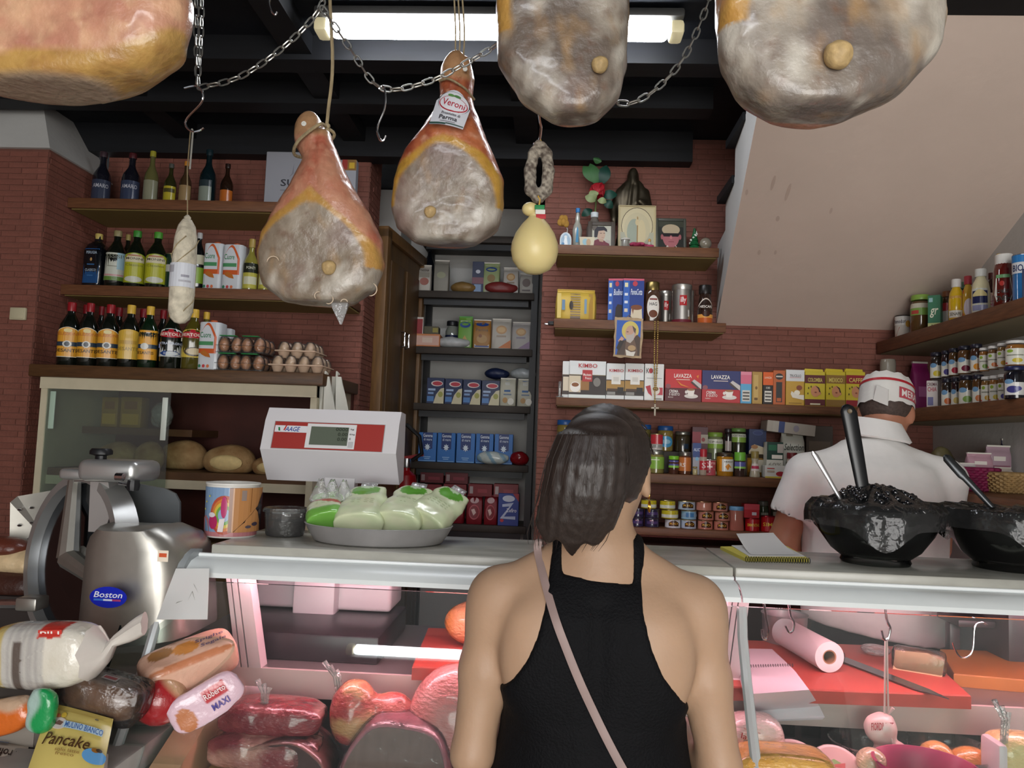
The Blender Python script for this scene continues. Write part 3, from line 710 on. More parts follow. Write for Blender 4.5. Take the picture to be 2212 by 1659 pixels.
a, b = sp(195, 1040, 1.83), sp(225, 1150, 1.83)
MB().rings([[(a.x, a.y, a.z), (a.x+0.045, a.y, a.z), (a.x+0.045, a.y+0.05, a.z), (a.x, a.y+0.05, a.z)], [(b.x-0.04, b.y, b.z), (b.x+0.03, b.y, b.z), (b.x+0.03, b.y+0.06, b.z), (b.x-0.04, b.y+0.06, b.z)]]).build('upright', M_ALU2, sl)
a, b, c, d = sp(270, 1040, 1.95), sp(355, 1055, 1.95), sp(388, 1085, 1.95), sp(388, 1185, 1.95)
e = sp(270, 1185, 1.95)
q = [a, b, sp(378, 1066, 1.95), c, d, e]
MB().rings([q, [p+Vector((0, 0.008, 0)) for p in q]]).build('deflector_plate', mat('smoky_plate', '#6f7376', 0.25, metal=0.4), sl, 20)
q = [sp(22, 1085, 2.06), sp(38, 1072, 2.06), sp(120, 1058, 2.12), sp(110, 1180, 2.12), sp(20, 1198, 2.06)]
MB().rings([q, [p+Vector((0, 0.012, 0)) for p in q]]).build('stop_plate', M_ALU, sl, 20)
for px, py in ((42, 1101), (68, 1097), (42, 1135), (68, 1129), (41, 1169), (64, 1163)):
    k = sp(px, py, 2.062+0.0006*(px-40)); MB().ball(k+Vector((0, 0.0, 0)), (0.014, 0.01, 0.007), 10, 6).build('stud', M_CHROME, sl)
MB().tube([sp(-40, 1305, 1.75), sp(60, 1305, 1.75)], 0.011, 8).build('carriage_rail', M_CHROME, sl)
MB().rb(sp(70, 1302, 1.75), (0.05, 0.05, 0.03), 0.005).build('carriage_block', M_ALU, sl)
bc = sp(243, 1287, 1.655)
A = Art(lambda uu, vv, o: (bc.x+(uu-0.5)*0.083, bc.y-0.016-o, bc.z+(vv-0.5)*0.045)); A.draw([('e', 0.5, 0.5, 0.5, 0.5, '#1424a8'), ('t', 'Boston', 0.13, 0.48, 0.88, 0.76, '#d9dce8', 0.3), ('r', 0.12, 0.33, 0.38, 0.42, '#3a6fc8'), ('r', 0.38, 0.33, 0.62, 0.42, '#c9cfe4'), ('r', 0.62, 0.33, 0.85, 0.42, '#a23a6a')])
bd = A.build('badge', sl, GPRINT()); bd['label'] = 'blue oval badge'
k = sp(356, 1200, 1.655)
A = Art(lambda uu, vv, o: (k.x+(uu-0.5)*0.024, k.y-0.008-o, k.z+(vv-0.5)*0.024)); A.draw([('r', 0, 0, 1, 1, '#e6d8c4'), ('r', 0.15, 0.4, 0.85, 0.75, '#c8542c')]); A.build('sticker', sl)
for i, (px, py, rr, lab, colr) in enumerate(((30, 1212, (0.12, 0.05, 0.035), 'pale cut piece of speck on top of a dark piece', '#c9b08a'), (25, 1260, (0.13, 0.06, 0.05), 'dark smoked speck piece behind the slicer blade', '#3a1f17'), (0, 1180, (0.08, 0.05, 0.03), 'brown cured meat end behind the drilled plate', '#5a2a1c'))):
    p = at(px, py, Y=2.0); t = thing('cured_meat', lab, 'meat', p)
    sdf_obj('meat', lambda P, rr=rr: elli(P, (0, 0, 0), rr)+0.015*(fbm(P, 25)-0.5), (-0.15, -0.08, -0.08), (0.15, 0.08, 0.08), 0.008, ORG(), t, lambda P, c=colr: lc(c)*(0.7+0.6*fbm(P, 40))[:, None])
t = thing('meat_stand', 'dark stand carrying cured meat behind the slicer', 'stand', (-1.42, 2.02, SCZ))
DS = mat('dark_stand', '#2b2320', 0.6)
for nm, bx in (('top', (-0.24, 0.12, -0.09, 0.09, 0.15, 0.20)), ('side', (-0.24, -0.21, -0.09, 0.09, 0, 0.15)), ('side', (-0.03, 0.12, -0.09, 0.09, 0, 0.15)), ('back', (-0.21, -0.03, 0.07, 0.09, 0, 0.15))): MB().box(*bx).build(nm, DS, t)
# ------------------------------------------------------------------ scale
SY = 2.17
a, b = at(572, 930, Y=SY-0.03), at(862, 930, Y=SY-0.03)
s0 = thing('shop_scale', 'white shop scale with red display head on a post', 'scale', ((a.x+b.x)/2, SY, 0.95))
sw = b.x-a.x; zt = at(715, 885, Y=SY).z-0.95; zm = at(715, 975, Y=SY-0.05).z-0.95; zb = at(715, 1042, Y=SY).z-0.95; z2 = at(715, 912, Y=SY-0.04).z-0.95
hp = [(0.06, zt-0.004), (-0.005, zt), (-0.03, z2), (-0.058, zm), (0.01, zb), (0.07, zb+0.01)]
M_SCW = mat('scale_white', '#cfcdd0', 0.35)
MB().prism(hp, -sw/2, sw/2, 'x').build('display_head', M_SCW, s0, 20)
def sface(u, v, o):   # front plate between z2 and zm
    y0, y1 = -0.058, -0.03
    return ((u-0.5)*sw, y0+(y1-y0)*v-o-0.0004, zm+(z2-zm)*v+0.25*o)
A = Art(sface)
A.draw([('r', 0.075, 0.03, 0.90, 0.98, '#9a9a9c'), ('r', 0.08, 0.045, 0.895, 0.965, '#9d3a36'), ('r', 0.085, 0.60, 0.33, 0.83, '#d8d9de'),
        ('r', 0.325, 0.09, 0.69, 0.93, '#d7d7d8'), ('r', 0.355, 0.20, 0.635, 0.83, '#5e665a'), ('t', 'AAGE', 0.165, 0.63, 0.27, 0.79, '#2c4a9a', 0.3), ('p', [(0.115, 0.64), (0.128, 0.64), (0.122, 0.76), (0.11, 0.76)], '#2a7a4a'), ('p', [(0.15, 0.66), (0.162, 0.66), (0.175, 0.83), (0.165, 0.83)], '#c03838'),
        ('t', '0000', 0.54, 0.69, 0.63, 0.81, '#3a4038'), ('t', '0.00', 0.56, 0.52, 0.63, 0.64, '#3a4038'), ('t', '0.00', 0.56, 0.35, 0.63, 0.47, '#3a4038'),
        ('t', 'kg', 0.65, 0.72, 0.675, 0.79, '#555555'), ('t', 'E/kg', 0.648, 0.55, 0.685, 0.61, '#555555'), ('t', 'E', 0.65, 0.40, 0.66, 0.46, '#555555'), ('r', 0.645, 0.13, 0.68, 0.32, '#b9b9bc')])
A.build('display_plate', s0, GPRINT())
MB().box(-0.02, 0.065, 0.0, 0.04, 0.19, zb+0.03).build('post', M_SCW, s0)
za, zc = at(715, 1250, Y=SY).z-0.95, at(715, 1322, Y=SY-0.05).z-0.95
MB().rb((0, 0.05, (za+zc)/2), (sw*1.0, 0.16, za-zc), 0.012, 3).build('printer_body', M_SCW, s0)
MB().rb((-0.012, -0.045, (za+zc)/2-0.008), (0.115, 0.06, za-zc+0.035), 0.006, 2).build('printer_door', M_SCW, s0)
MB().rb((-0.005, -0.105, 0.033), (sw*1.16, 0.36, 0.066), 0.006).build('base_box', mat('black_scale_base', '#2a2428', 0.3), s0)
for sx in (-1, 1): MB().lathe([(0.012, 0), (0.012, zc+0.01), (0, zc+0.01)], 10, (sx*0.12, 0.0, 0)).build('foot', M_BLACK, s0)
# ------------------------------------------------------------------ groceries: builders
_OVR = [None]
def fit(x0, x1, yt, Y, zb):
    if _OVR[0]: return _OVR[0]
    a, b = at(x0, yt, Y=Y), at(x1, yt, Y=Y); t = at((x0+x1)/2, yt, Y=Y)
    return (a.x+b.x)/2, b.x-a.x, t.z-zb
_rn = random.Random(11)
def carton(name, label, cat, x0, x1, yt, Y, zb, dep, base, items=(), rz=None, group=None, m=None, side=None):
    xc, w_, h_ = fit(x0, x1, yt, Y, zb)
    t = thing(name, label, cat, (xc, Y+dep/2, zb), _rn.uniform(-0.03, 0.03) if rz is None else rz, group)
    MB().rb((0, 0, h_/2), (w_*0.985, dep, h_), 0.0025, 1, lin(base)).build('carton', m or PRINT(), t)
    if items: flat_art(w_*0.985, h_, -dep/2-0.0004, 0, [('r', .01, .01, .99, .99, base)]+list(items), t, m=m)
    return t
def pouch(name, label, cat, x0, x1, yt, Y, zb, dep, base, items=(), group=None, top=0.9, m=None, crimp='#d8d4c8', tilt=0.0):
    """paper or film bag: full below, pinched to a flat seam on top"""
    xc, w_, h_ = fit(x0, x1, yt, Y, zb)
    t = thing(name, label, cat, (xc, Y+dep/2, zb), _rn.uniform(-0.06, 0.06), group)
    R = []; rn = random.Random(label+str(x0))
    prof_ = [(0.0, 0.93, 0.92), (0.03, 0.98, 1.0), (0.4, 1.0, 1.0), (0.75, 0.97, 0.85), (top-0.04, 0.93, 0.45), (top, 0.92, 0.14), (1.0, 0.93, 0.10)]
    for v, sx, sy in prof_:
        ring = []
        for q in range(20):
            an = 2*PI*(q+0.5)/20; ca, sa = math.cos(an), math.sin(an); k = (abs(ca)**6+abs(sa)**6)**(-1/6)
            ring.append((w_/2*sx*k*ca, dep/2*sy*k*sa+tilt*v, h_*v+(rn.uniform(-0.002, 0.002) if 0 < v < 1 else 0)))
        R.append(ring)
    MB().rings(R, col=lin(base)).build('bag', m or PRINT(), t, 50)
    if items:
        zz = [p[0] for p in prof_]; dd = [p[2] for p in prof_]
        Art(lambda u, v, o: ((u-0.5)*w_*0.94, -dep/2*float(np.interp(v, zz, dd))-0.0016-o+tilt*v, h_*v), nx=1).draw([i for i in items]).build('print', t, m or PRINT())
    MB().box(-w_*0.46, w_*0.46, -0.003-dep*0.05+tilt, 0.003+dep*0.05+tilt, h_*0.965, h_*1.0, col=lin(crimp)).build('top_seam', m or PRINT(), t)
    return t
OIL = [(0, 0), (.90, 0), (1, .02), (1, .56), (.93, .64), (.55, .76), (.36, .82), (.33, .94)]
LIQ = [(0, 0), (.95, 0), (1, .02), (1, .50), (.90, .58), (.42, .72), (.34, .78), (.34, .95)]
JAR = [(0, 0), (.90, 0), (1, .03), (1, .72), (.92, .80), (.85, .84)]
SPICE = [(0, 0), (.95, 0), (1, .03), (1, .65), (.90, .70)]
SAUCE = [(0, 0), (.86, 0), (.95, .03), (1, .25), (.98, .55), (.85, .70), (.55, .80), (.5, .84)]
def gloss(c): return mat('gloss_'+c, c, 0.08, coat=0.6)
def plastic(c): return mat('plastic_'+c, c, 0.35)
def foil(c): return mat('metal_'+c, c, 0.3, metal=0.85)
def vessel(name, label, cat, x0, x1, yt, Y, zb, P, body, cap=None, capz=0.88, capr=0.40, lab=None, lz=(0.1, 0.55), ang=2.2, sq=2.0, group=None,
           capm=None, back=0.0, bm=None, neck=None, rz=None):
    xc, w_, h_ = fit(x0, x1, yt, Y, zb); r = w_/2*(0.92 if 2.5 < sq < 4 else 0.97)
    t = thing(name, label, cat, (xc, Y+r+back, zb), (_rn.uniform(-0.12, 0.12) if rz is None else rz)+(0.38 if xc < -0.9 and sq < 4 else 0), group)
    MB().lathe([(a*r, b*h_) for a, b in P], 20 if sq == 2.0 else 28, sq=sq).build('glass' if cat in ('bottle', 'jar') else 'body', bm or gloss(body), t, 40)
    if cap:
        c = capr*r
        MB().lathe([(c*0.98, capz*h_), (c, capz*h_+0.003), (c, h_-0.003), (c*0.94, h_), (0, h_)], 18).build('cap' if cat == 'bottle' else 'lid', capm or plastic(cap), t, 40)
    if neck: MB().lathe([(P[-1][0]*r*1.03, neck[0]*h_), (P[-1][0]*r*1.03, neck[1]*h_)], 14).build('neck_foil', plastic(neck[2]), t, 40)
    if lab:
        rad = 1.0
        if sq != 2.0: flat = True
        cyl_art(r*rad, lz[0]*h_, (lz[1]-lz[0])*h_, ang, lab, t, sq=sq,
                rfn=(lambda v: r*float(np.interp(lz[0]+v*(lz[1]-lz[0]), [p[1] for p in P], [p[0] for p in P]))))
    return t
def tin(name, label, cat, x0, x1, yt, Y, zb, col, items=(), group=None, m=None, back=0.0, lid='#b9a77a', ang=2.6, h=None):
    xc, w_, h_ = fit(x0, x1, yt, Y, zb); r = w_/2
    if h: h_ = h
    t = thing(name, label, cat, (xc, Y+r+back, zb), 0, group)
    MB().lathe([(r*0.96, 0), (r, 0.002), (r*0.975, 0.004), (r*0.975, h_-0.004)], 22).build('body', m or gloss(col), t, 40)
    MB().lathe([(r*0.975, h_-0.004), (r, h_-0.002), (r*0.97, h_), (r*0.92, h_-0.003), (0, h_-0.003)], 22).build('lid', foil(lid), t, 40)
    if items: cyl_art(r*0.98, 0.004, h_-0.008, ang, items, t)
    return t
W5 = '#e6e4de'
# ------------------------------------------------------------------ coffee shelf
Y0 = 3.275; Z = SZ['lav']
kim = [('r', 0, 0.86, 1, 1, '#dfe3e2'), ('r', 0, 0.1, 1, 0.62, '#2b1d1a'), ('r', 0, 0.62, 1, 0.635, '#8a7a50'), ('r', 0, 0.16, 0.32, 0.6, '#d7c9ad'), ('r', 0.32, 0.22, 0.55, 0.48, '#9a6a2e'),
       ('e', 0.17, 0.30, 0.14, 0.14, '#f0ece4'), ('e', 0.17, 0.36, 0.10, 0.055, '#8a4f22'), ('r', 0.36, 0.45, 0.63, 0.76, '#b32a2c'), ('t', 'Macinato', 0.385, 0.60, 0.605, 0.67, '#f2e6e0'), ('t', 'Fresco', 0.44, 0.51, 0.60, 0.575, '#f2e6e0'),
       ('t', 'KIMBO', 0.25, 0.82, 0.76, 0.93, '#b3202a'), ('e', 0.76, 0.44, 0.10, 0.12, '#7d7972'), ('r', 0.0, 0.0, 1, 0.1, '#dfe6e2')]
carton('coffee_pack', 'white and brown coffee carton half hidden at the shelf end', 'coffee', 1216, 1232, 780, Y0+0.02, Z, 0.07, '#dfe1df', [('r', 0, 0.1, 1, 0.62, '#3a2a24'), ('r', 0.1, 0.2, 0.9, 0.58, '#d8cbb2'), ('r', 0, 0.62, 1, 0.64, '#6a5a40')])
carton('coffee_pack', 'wide white coffee carton with red square and coffee cup', 'coffee', 1230, 1310, 780, Y0, Z, 0.08, '#e2e5e4', kim)
kb = [('r', 0, 0.12, 1, 0.52, '#a8803a'), ('r', 0, 0.52, 1, 0.545, '#3a2c20'), ('r', 0, 0.12, 1, 0.24, '#2a1c14'), ('r', 0.05, 0.24, 0.95, 0.30, '#4a2f1a'), ('r', 0.28, 0.42, 0.78, 0.68, '#e4e2da'), ('r', 0.38, 0.50, 0.68, 0.62, '#cfccc2'), ('t', 'KIMBO', 0.15, 0.76, 0.93, 0.84, '#b3202a'), ('r', 0.05, 0.13, 0.5, 0.21, '#8c8a84'), ('r', 0.62, 0.18, 0.95, 0.34, '#1a120e')]
for i, (a, b) in enumerate(((1310, 1350), (1351, 1392))):
    carton('coffee_pack', 'white and gold coffee brick beside the wide white carton' if i == 0 else 'white and gold coffee brick next to the red-cup coffee pack', 'coffee', a, b, 785, Y0, Z, 0.065, '#dfe2e0', kb)
    xc, w_, h_ = fit(a, b, 785, Y0, Z)
carton('coffee_pack', 'white coffee brick with a red cup behind the rosary', 'coffee', 1393, 1435, 786, Y0, Z, 0.065, '#e6e6e2',
       [('t', 'KOSE', 0.08, 0.74, 0.68, 0.88, '#2a2424'), ('e', 0.31, 0.81, 0.1, 0.07, '#b02830'), ('r', 0.1, 0.60, 0.9, 0.615, '#9a9a96'), ('p', [(0.05, 0.38), (0.3, 0.42), (0.4, 0.12), (0.2, 0.2)], '#b3283a'), ('r', 0.55, 0.16, 0.95, 0.36, '#c23848'), ('e', 0.58, 0.28, 0.22, 0.12, '#eae4d6'), ('e', 0.58, 0.32, 0.15, 0.06, '#8a6a42'), ('r', 0.55, 0.04, 0.9, 0.07, '#88847c')])
lz = lambda top, bot, nm: [('r', 0, 0.0, 1, 0.42, bot), ('r', 0, 0.42, 1, 1, top), ('t', 'LAVAZZA', 0.24, 0.74, 0.73, 0.86, '#f4efe6'), ('r', 0.3, 0.67, 0.68, 0.69, '#e8d8c8'), ('e', 0.08, 0.47, 0.07, 0.07, '#8a4a52'),
    ('p', [(0.72, 0.62), (0.80, 0.70), (1.0, 0.55), (1.0, 0.40)], '#c9c4c0'), ('p', [(0.70, 0.60), (0.9, 0.42), (0.95, 0.44), (0.74, 0.64)], '#4a3a36'), ('e', 0.72, 0.18, 0.19, 0.07, '#ddd4cc'), ('p', [(0.60, 0.38), (0.82, 0.38), (0.78, 0.18), (0.64, 0.18)], '#f0e9e0'), ('e', 0.71, 0.38, 0.11, 0.035, '#a06a40'), ('e', 0.58, 0.30, 0.035, 0.05, '#e8e0d8'),
    ('t', 'CREMA', 0.11, 0.27, 0.36, 0.36, '#f2ece6'), ('t', 'E GUSTO', 0.11, 0.18, 0.40, 0.26, '#f2ece6'), ('t', nm, 0.08, 0.11, 0.22, 0.15, '#e8d8d0')]
carton('coffee_pack', 'red and maroon twin coffee pack with white cup', 'coffee', 1437, 1516, 798, Y0, Z, 0.07, '#a51c24', lz('#c5282c', '#5a1620', 'RICCO')+[('p', [(0.3, 0.66), (0.42, 0.50), (0.68, 0.44), (0.45, 0.54)], '#e0862c'), ('p', [(0.85, 0.8), (0.9, 0.72), (0.92, 0.84)], '#e0862c')])
carton('coffee_pack', 'blue and red twin coffee pack with white cup', 'coffee', 1517, 1600, 801, Y0, Z, 0.07, '#b3222a', lz('#232a66', '#b8242c', 'CLASSICO'))
bar = lambda: [('r', 0.15, 0.08, 0.85, 0.42, '#d9d5ca')]+[('r', 0.2, 0.12+0.1*k, 0.8, 0.17+0.1*k, '#5a5650') for k in range(3)]
carton('coffee_pack', 'slim pink and pale blue coffee pack with barcode', 'coffee', 1600, 1624, 803, Y0, Z, 0.08, '#5aa6cf', [('r', 0, 0.62, 1, 1, '#d76c86'), ('r', 0, 0.9, 1, 1, '#e08a9e')]+bar())
carton('coffee_pack', 'slim metallic gold coffee pack', 'coffee', 1625, 1647, 803, Y0, Z, 0.08, '#b08c48', [('r', 0.15, 0.1, 0.6, 0.9, '#c4a460'), ('r', 0.2, 0.12, 0.55, 0.2, '#6a4c22'), ('e', 0.4, 0.5, 0.12, 0.05, '#7a5c2c')], m=foil('#b08c48') if False else None)
carton('coffee_pack', 'slim orange and black coffee pack with barcode', 'coffee', 1648, 1670, 804, Y0, Z, 0.08, '#241f1e', [('r', 0, 0.6, 1, 1, '#d85f24'), ('t', 'LAVAZZA', 0.15, 0.80, 0.85, 0.86, '#f0d8c0'), ('t', '100', 0.3, 0.48, 0.7, 0.55, '#cfc8be')]+bar())
carton('coffee_pack', 'all-orange coffee brick with black side panel', 'coffee', 1671, 1697, 800, Y0, Z, 0.08, '#b35a28', [('e', 0.5, 0.82, 0.33, 0.09, '#1f1a18'), ('r', 0.24, 0.08, 0.74, 0.66, '#2a2624'), ('r', 0.3, 0.1, 0.66, 0.2, '#b35a28'), ('r', 0.22, 0.80, 0.78, 0.84, '#c8c0b4')])
carton('coffee_pack', 'white-topped mustard coffee brick with a hand holding a cup', 'coffee', 1698, 1738, 799, Y0, Z, 0.06, '#c39a3c', [('r', 0, 0.68, 1, 1, '#d6d8d8'), ('t', 'TRUCILLO', 0.2, 0.80, 0.82, 0.87, '#3a3032'), ('r', 0.2, 0.775, 0.82, 0.785, '#b03038'), ('e', 0.72, 0.5, 0.16, 0.07, '#8a4a34'), ('e', 0.6, 0.36, 0.16, 0.07, '#f0ead6'), ('p', [(0.25, 0.32), (0.35, 0.22), (0.98, 0.16), (0.98, 0.30), (0.6, 0.30), (0.3, 0.40)], '#e8e2d2'), ('r', 0.15, 0.06, 0.85, 0.075, '#7a5a22')])
def face(c1, c2, nm, nc): return [('r', 0, 0.02, 1, 0.20, c2), ('r', 0, 0.66, 1, 0.90, c1), ('t', nm, 0.15, 0.70, 0.86, 0.82, nc), ('e', 0.52, 0.43, 0.23, 0.16, '#c98a62'), ('p', [(0.5, 0.60), (0.7, 0.54), (0.8, 0.36), (0.72, 0.36), (0.66, 0.5)], '#3a2018'), ('e', 0.72, 0.37, 0.06, 0.04, '#c98a62'), ('e', 0.18, 0.52, 0.03, 0.03, '#4a3a1a'), ('e', 0.3, 0.56, 0.03, 0.03, '#4a3a1a'), ('e', 0.14, 0.36, 0.03, 0.03, '#4a3a1a'), ('e', 0.52, 0.40, 0.06, 0.02, '#8a4a34')]
for i, (a, b, c1, c2, nm, lab) in enumerate(((1739, 1783, '#5c1c22', '#5c1c22', 'COLOMBIA', 'yellow coffee pack with two maroon bands'), (1784, 1826, '#8c6a2e', '#8c6a2e', 'MEXICO', 'yellow coffee pack with a brown-gold band'), (1827, 1869, '#8e1a24', '#8e1a24', 'CAFFE', 'yellow coffee pack with a bright red band'))):
    t = carton('coffee_pack', lab, 'coffee', a, b, 803, Y0, Z, 0.06, '#c9b52c', face(c1, c2, nm, '#d8c86a')+([('r', 0.25, 0.04, 0.75, 0.08, '#d8d0b0')] if i == 0 else []))
    xc, w_, h_ = fit(a, b, 803, Y0, Z)
    MB().prism([(-w_*0.48, h_), (w_*0.48, h_-0.002), (w_*0.44, h_+0.012), (-w_*0.42, h_+0.014)], -0.012, 0.0, 'y').build('folded_top', mat('yellow_foil', '#c9b52c', 0.35), t)
carton('coffee_pack', 'brown coffee pack with white heart-shaped sign', 'coffee', 1870, 1906, 812, Y0, Z, 0.06, '#4a2a22', [('e', 0.5, 0.62, 0.46, 0.28, '#dcd8d2'), ('t', 'HAG', 0.12, 0.52, 0.86, 0.68, '#1c1a1a'), ('e', 0.2, 0.78, 0.06, 0.03, '#b02838'), ('e', 0.45, 0.2, 0.22, 0.09, '#c8beb4')])
vessel('glass_jar', 'tall empty grey glass jar behind the shopkeeper cap', 'jar', 1908, 1942, 775, Y0+0.06, Z, [(0, 0), (.95, 0), (1, .02), (1, .93), (.96, .97), (.9, 1.0), (.85, .97), (0, .95)], '#857f72', bm=mat('dusty_glass', '#8a8478', 0.2, coat=0.5))
t = thing('shelf_divider', 'clear acrylic divider at the end of the coffee row', 'divider', (0.033, 3.29, Z))
MB().rb((0, 0, 0.035), (0.012, 0.05, 0.07), 0.003).build('stand', film('acrylic', '#eef4f2', 0.05, 1.0, 0.15), t); MB().rb((0.0, -0.01, 0.003), (0.03, 0.06, 0.006), 0.002).build('foot', _M['acrylic'], t)
# ------------------------------------------------------------------ instant coffee shelf
Z = SZ['illy']
t = pouch('biscuit_bag', 'yellow biscuit multipack with a brown striped window', 'biscuits', 1201, 1290, 622, Y0, Z, 0.09, '#cfae48', [('r', 0.34, 0.04, 0.60, 0.84, '#6a5648')]+[('r', 0.34, 0.08+0.08*k, 0.60, 0.11+0.08*k, '#8c7a68') for k in range(9)]+[('r', 0.12, 0.3, 0.2, 0.62, '#6a8aa8'), ('r', 0.70, 0.2, 0.76, 0.66, '#7c9ab0'), ('r', 0.0, 0.05, 0.10, 0.84, '#d8bf6a'), ('r', 0.82, 0.05, 0.92, 0.84, '#a8802a'), ('e', 0.36, 0.45, 0.05, 0.14, '#3c3430')], top=0.93, crimp='#b8983c')
dess = lambda nm: [('r', 0, 0, 0.30, 1, '#2f62b8'), ('r', 0.30, 0, 1, 1, '#1c3a86'), ('r', 0.0, 0.955, 1, 1, '#c85a70'), ('r', 0.06, 0.80, 0.22, 0.90, '#e2dcb0'), ('r', 0.06, 0.6, 0.22, 0.66, '#d8e0e8'), ('r', 0.06, 0.42, 0.22, 0.48, '#d8e0e8'), ('r', 0.06, 0.22, 0.22, 0.3, '#d8d0b8'), ('e', 0.56, 0.88, 0.12, 0.06, '#b83a4a'), ('t', nm, 0.36, 0.62, 0.92, 0.76, '#d8e2f2', 0.4)]
carton('dessert_box', 'blue dessert box with a dark chocolate pudding', 'box', 1316, 1350, 602, Y0+0.045, Z, 0.05, '#2a56a8', dess('Budino')+[('p', [(0.45, 0.02), (0.5, 0.34), (0.62, 0.42), (0.9, 0.40), (1, 0.02)], '#2a1c18')], rz=-0.1)
carton('dessert_box', 'blue dessert box with a caramel-topped cream pudding', 'box', 1347, 1392, 602, Y0, Z, 0.045, '#2a56a8', dess('PannaCotta')+[('p', [(0.36, 0.06), (0.40, 0.30), (0.9, 0.32), (0.94, 0.06)], '#d8cbb0'), ('e', 0.65, 0.33, 0.28, 0.06, '#7a4424'), ('p', [(0.42, 0.3), (0.48, 0.16), (0.52, 0.3)], '#7a4424')])
vessel('coffee_jar', 'glass jar of instant coffee with gold lid and oval white label', 'jar', 1394, 1430, 607, Y0, Z, [(0, 0), (.95, 0), (1, .02), (1, .68), (.92, .76), (.85, .80)], '#4a3324', '#8c7a4a', 0.79, 0.92, [('e', 0.5, 0.5, 0.5, 0.5, '#e2ddd4'), ('t', 'HAG', 0.2, 0.56, 0.8, 0.70, '#201c1c'), ('e', 0.5, 0.22, 0.34, 0.16, '#6a3a24'), ('r', 0.2, 0.80, 0.8, 0.86, '#7a2a24')], (0.08, 0.66), 1.5, 3.2, capm=foil('#8c7a4a'))
ill = [('r', 0.38, 0.52, 0.62, 0.82, '#b02428'), ('t', 'illy', 0.41, 0.57, 0.59, 0.77, '#f0e8e4'), ('r', 0, 0, 1, 0.12, '#6a2430'), ('r', 0.66, 0.2, 0.72, 0.4, '#c9c5bf')]
CANS = [(0, 0), (1, 0), (1, .86), (1.0, .87)]
sil = mat('brushed_tin', '#b5b1ab', 0.3, metal=0.9, noise=0.04)
for x0, x1, yt, bk, lab in ((1432, 1462, 618, 0.09, 'silver coffee tin half hidden behind its neighbour'), (1455, 1499, 612, 0.0, 'large silver coffee tin with a red square, fully visible'), (1488, 1511, 616, 0.10, 'silver coffee tin peeping out behind the dark-lidded jar')):
    vessel('coffee_tin', lab, 'tin', x0, x1, yt, Y0, Z, CANS, '#aaaaaa', '#b0aca6', 0.86, 1.04, ill, (0.0, 0.86), 3.0, back=bk, bm=sil, capm=foil('#b9b5ae'), rz=0)
vessel('coffee_jar', 'dark instant coffee jar with black lid and orange-brown label', 'jar', 1510, 1543, 614, Y0, Z, [(0, 0), (.9, 0), (.98, .03), (1, .4), (.88, .58), (.72, .74), (.74, .80)], '#2a1810', '#191412', 0.78, 0.86, [('a', 0, 0, 1, 1, 0.3, '#d4c8bc'), ('a', 0.04, 0.2, 0.96, 0.95, 0.3, '#2a1a14'), ('t', 'NESCAFE', 0.15, 0.60, 0.85, 0.70, '#e8e2da'), ('r', 0, 0.0, 1, 0.2, '#b85a28'), ('r', 0, 0.2, 1, 0.34, '#d89a4a'), ('e', 0.5, 0.36, 0.2, 0.12, '#3a2018')], (0.03, 0.66), 2.6, rz=0)
# ------------------------------------------------------------------ devotional shelf
Z = SZ['top']
def P0(px, py, Y, z=Z): q = at(px, py, Y=Y); return Vector((q.x, Y, z))
p = P0(1224, 470, 3.36)
t = thing('dried_rose', 'dried yellow rose on a silver stem in a small vase', 'flower', p)
hz = at(1218, 480, Y=3.36).z-Z
MB().lathe([(0, 0), (0.014, 0), (0.018, 0.02), (0.012, 0.06), (0.008, 0.08)], 12).build('vase', mat('grey_glass', '#6c6660', 0.15, coat=0.4), t)
MB().tube([(0, 0, 0.06), (0.006, 0, 0.1), (-0.012, 0, hz)], 0.002, 6).build('stem', foil('#aaa9a0'), t)
for k in range(7):
    a = k*2.4; r_ = 0.007+0.0018*k
    MB().ball((-0.014+r_*math.cos(a), r_*math.sin(a)*0.6, hz+0.016-0.004*k+0.008*math.sin(a)), (0.026, 0.014, 0.034), 10, 6).build('petal', mat('dried_petal', '#a87e34', 0.8, noise=0.2, nscale=60), t)
a, b = at(1209, 530, Y=3.28), at(1235, 502, Y=3.28); w_, h_ = b.x-a.x, b.z-Z
t = thing('souvenir_plaque', 'small round-topped white plaque with a blue figure', 'plaque', ((a.x+b.x)/2, 3.285, Z))
pl = [(-w_/2, 0), (w_/2, 0)]+[(w_/2*math.cos(k*PI/10), h_*0.5+h_*0.5*math.sin(k*PI/10)) for k in range(11)]
MB().prism(pl, -0.005, 0.005, 'y').build('plaque', mat('white_ceramic', '#c9d2d6', 0.25), t)
flat_art(w_, h_, -0.0055, 0, [('a', 0.1, 0.08, 0.9, 0.93, 0.4, '#9ab4c8'), ('e', 0.5, 0.68, 0.13, 0.1, '#d8dcda'), ('p', [(0.3, 0.1), (0.7, 0.1), (0.6, 0.6), (0.4, 0.6)], '#dfe4e6'), ('e', 0.28, 0.2, 0.12, 0.1, '#5a86b0')], t)
p = P0(1247, 500, 3.33)
hh = at(1247, 449, Y=3.33).z-Z
t = thing('holy_water_bottle', 'clear figure-shaped water bottle with a blue cap', 'bottle', p)
MB().lathe([(0, 0), (0.018, 0), (0.021, 0.01), (0.019, 0.05), (0.022, 0.085), (0.017, 0.11), (0.010, 0.125), (0.011, 0.138), (0.006, hh-0.02)], 14, sy=0.8).build('bottle', mat('milky_plastic', '#9d9c92', 0.2, coat=0.3), t)
MB().lathe([(0.009, hh-0.022), (0.010, hh-0.02), (0.010, hh-0.003), (0.0, hh)], 10).build('cap', plastic('#2f78b8'), t)
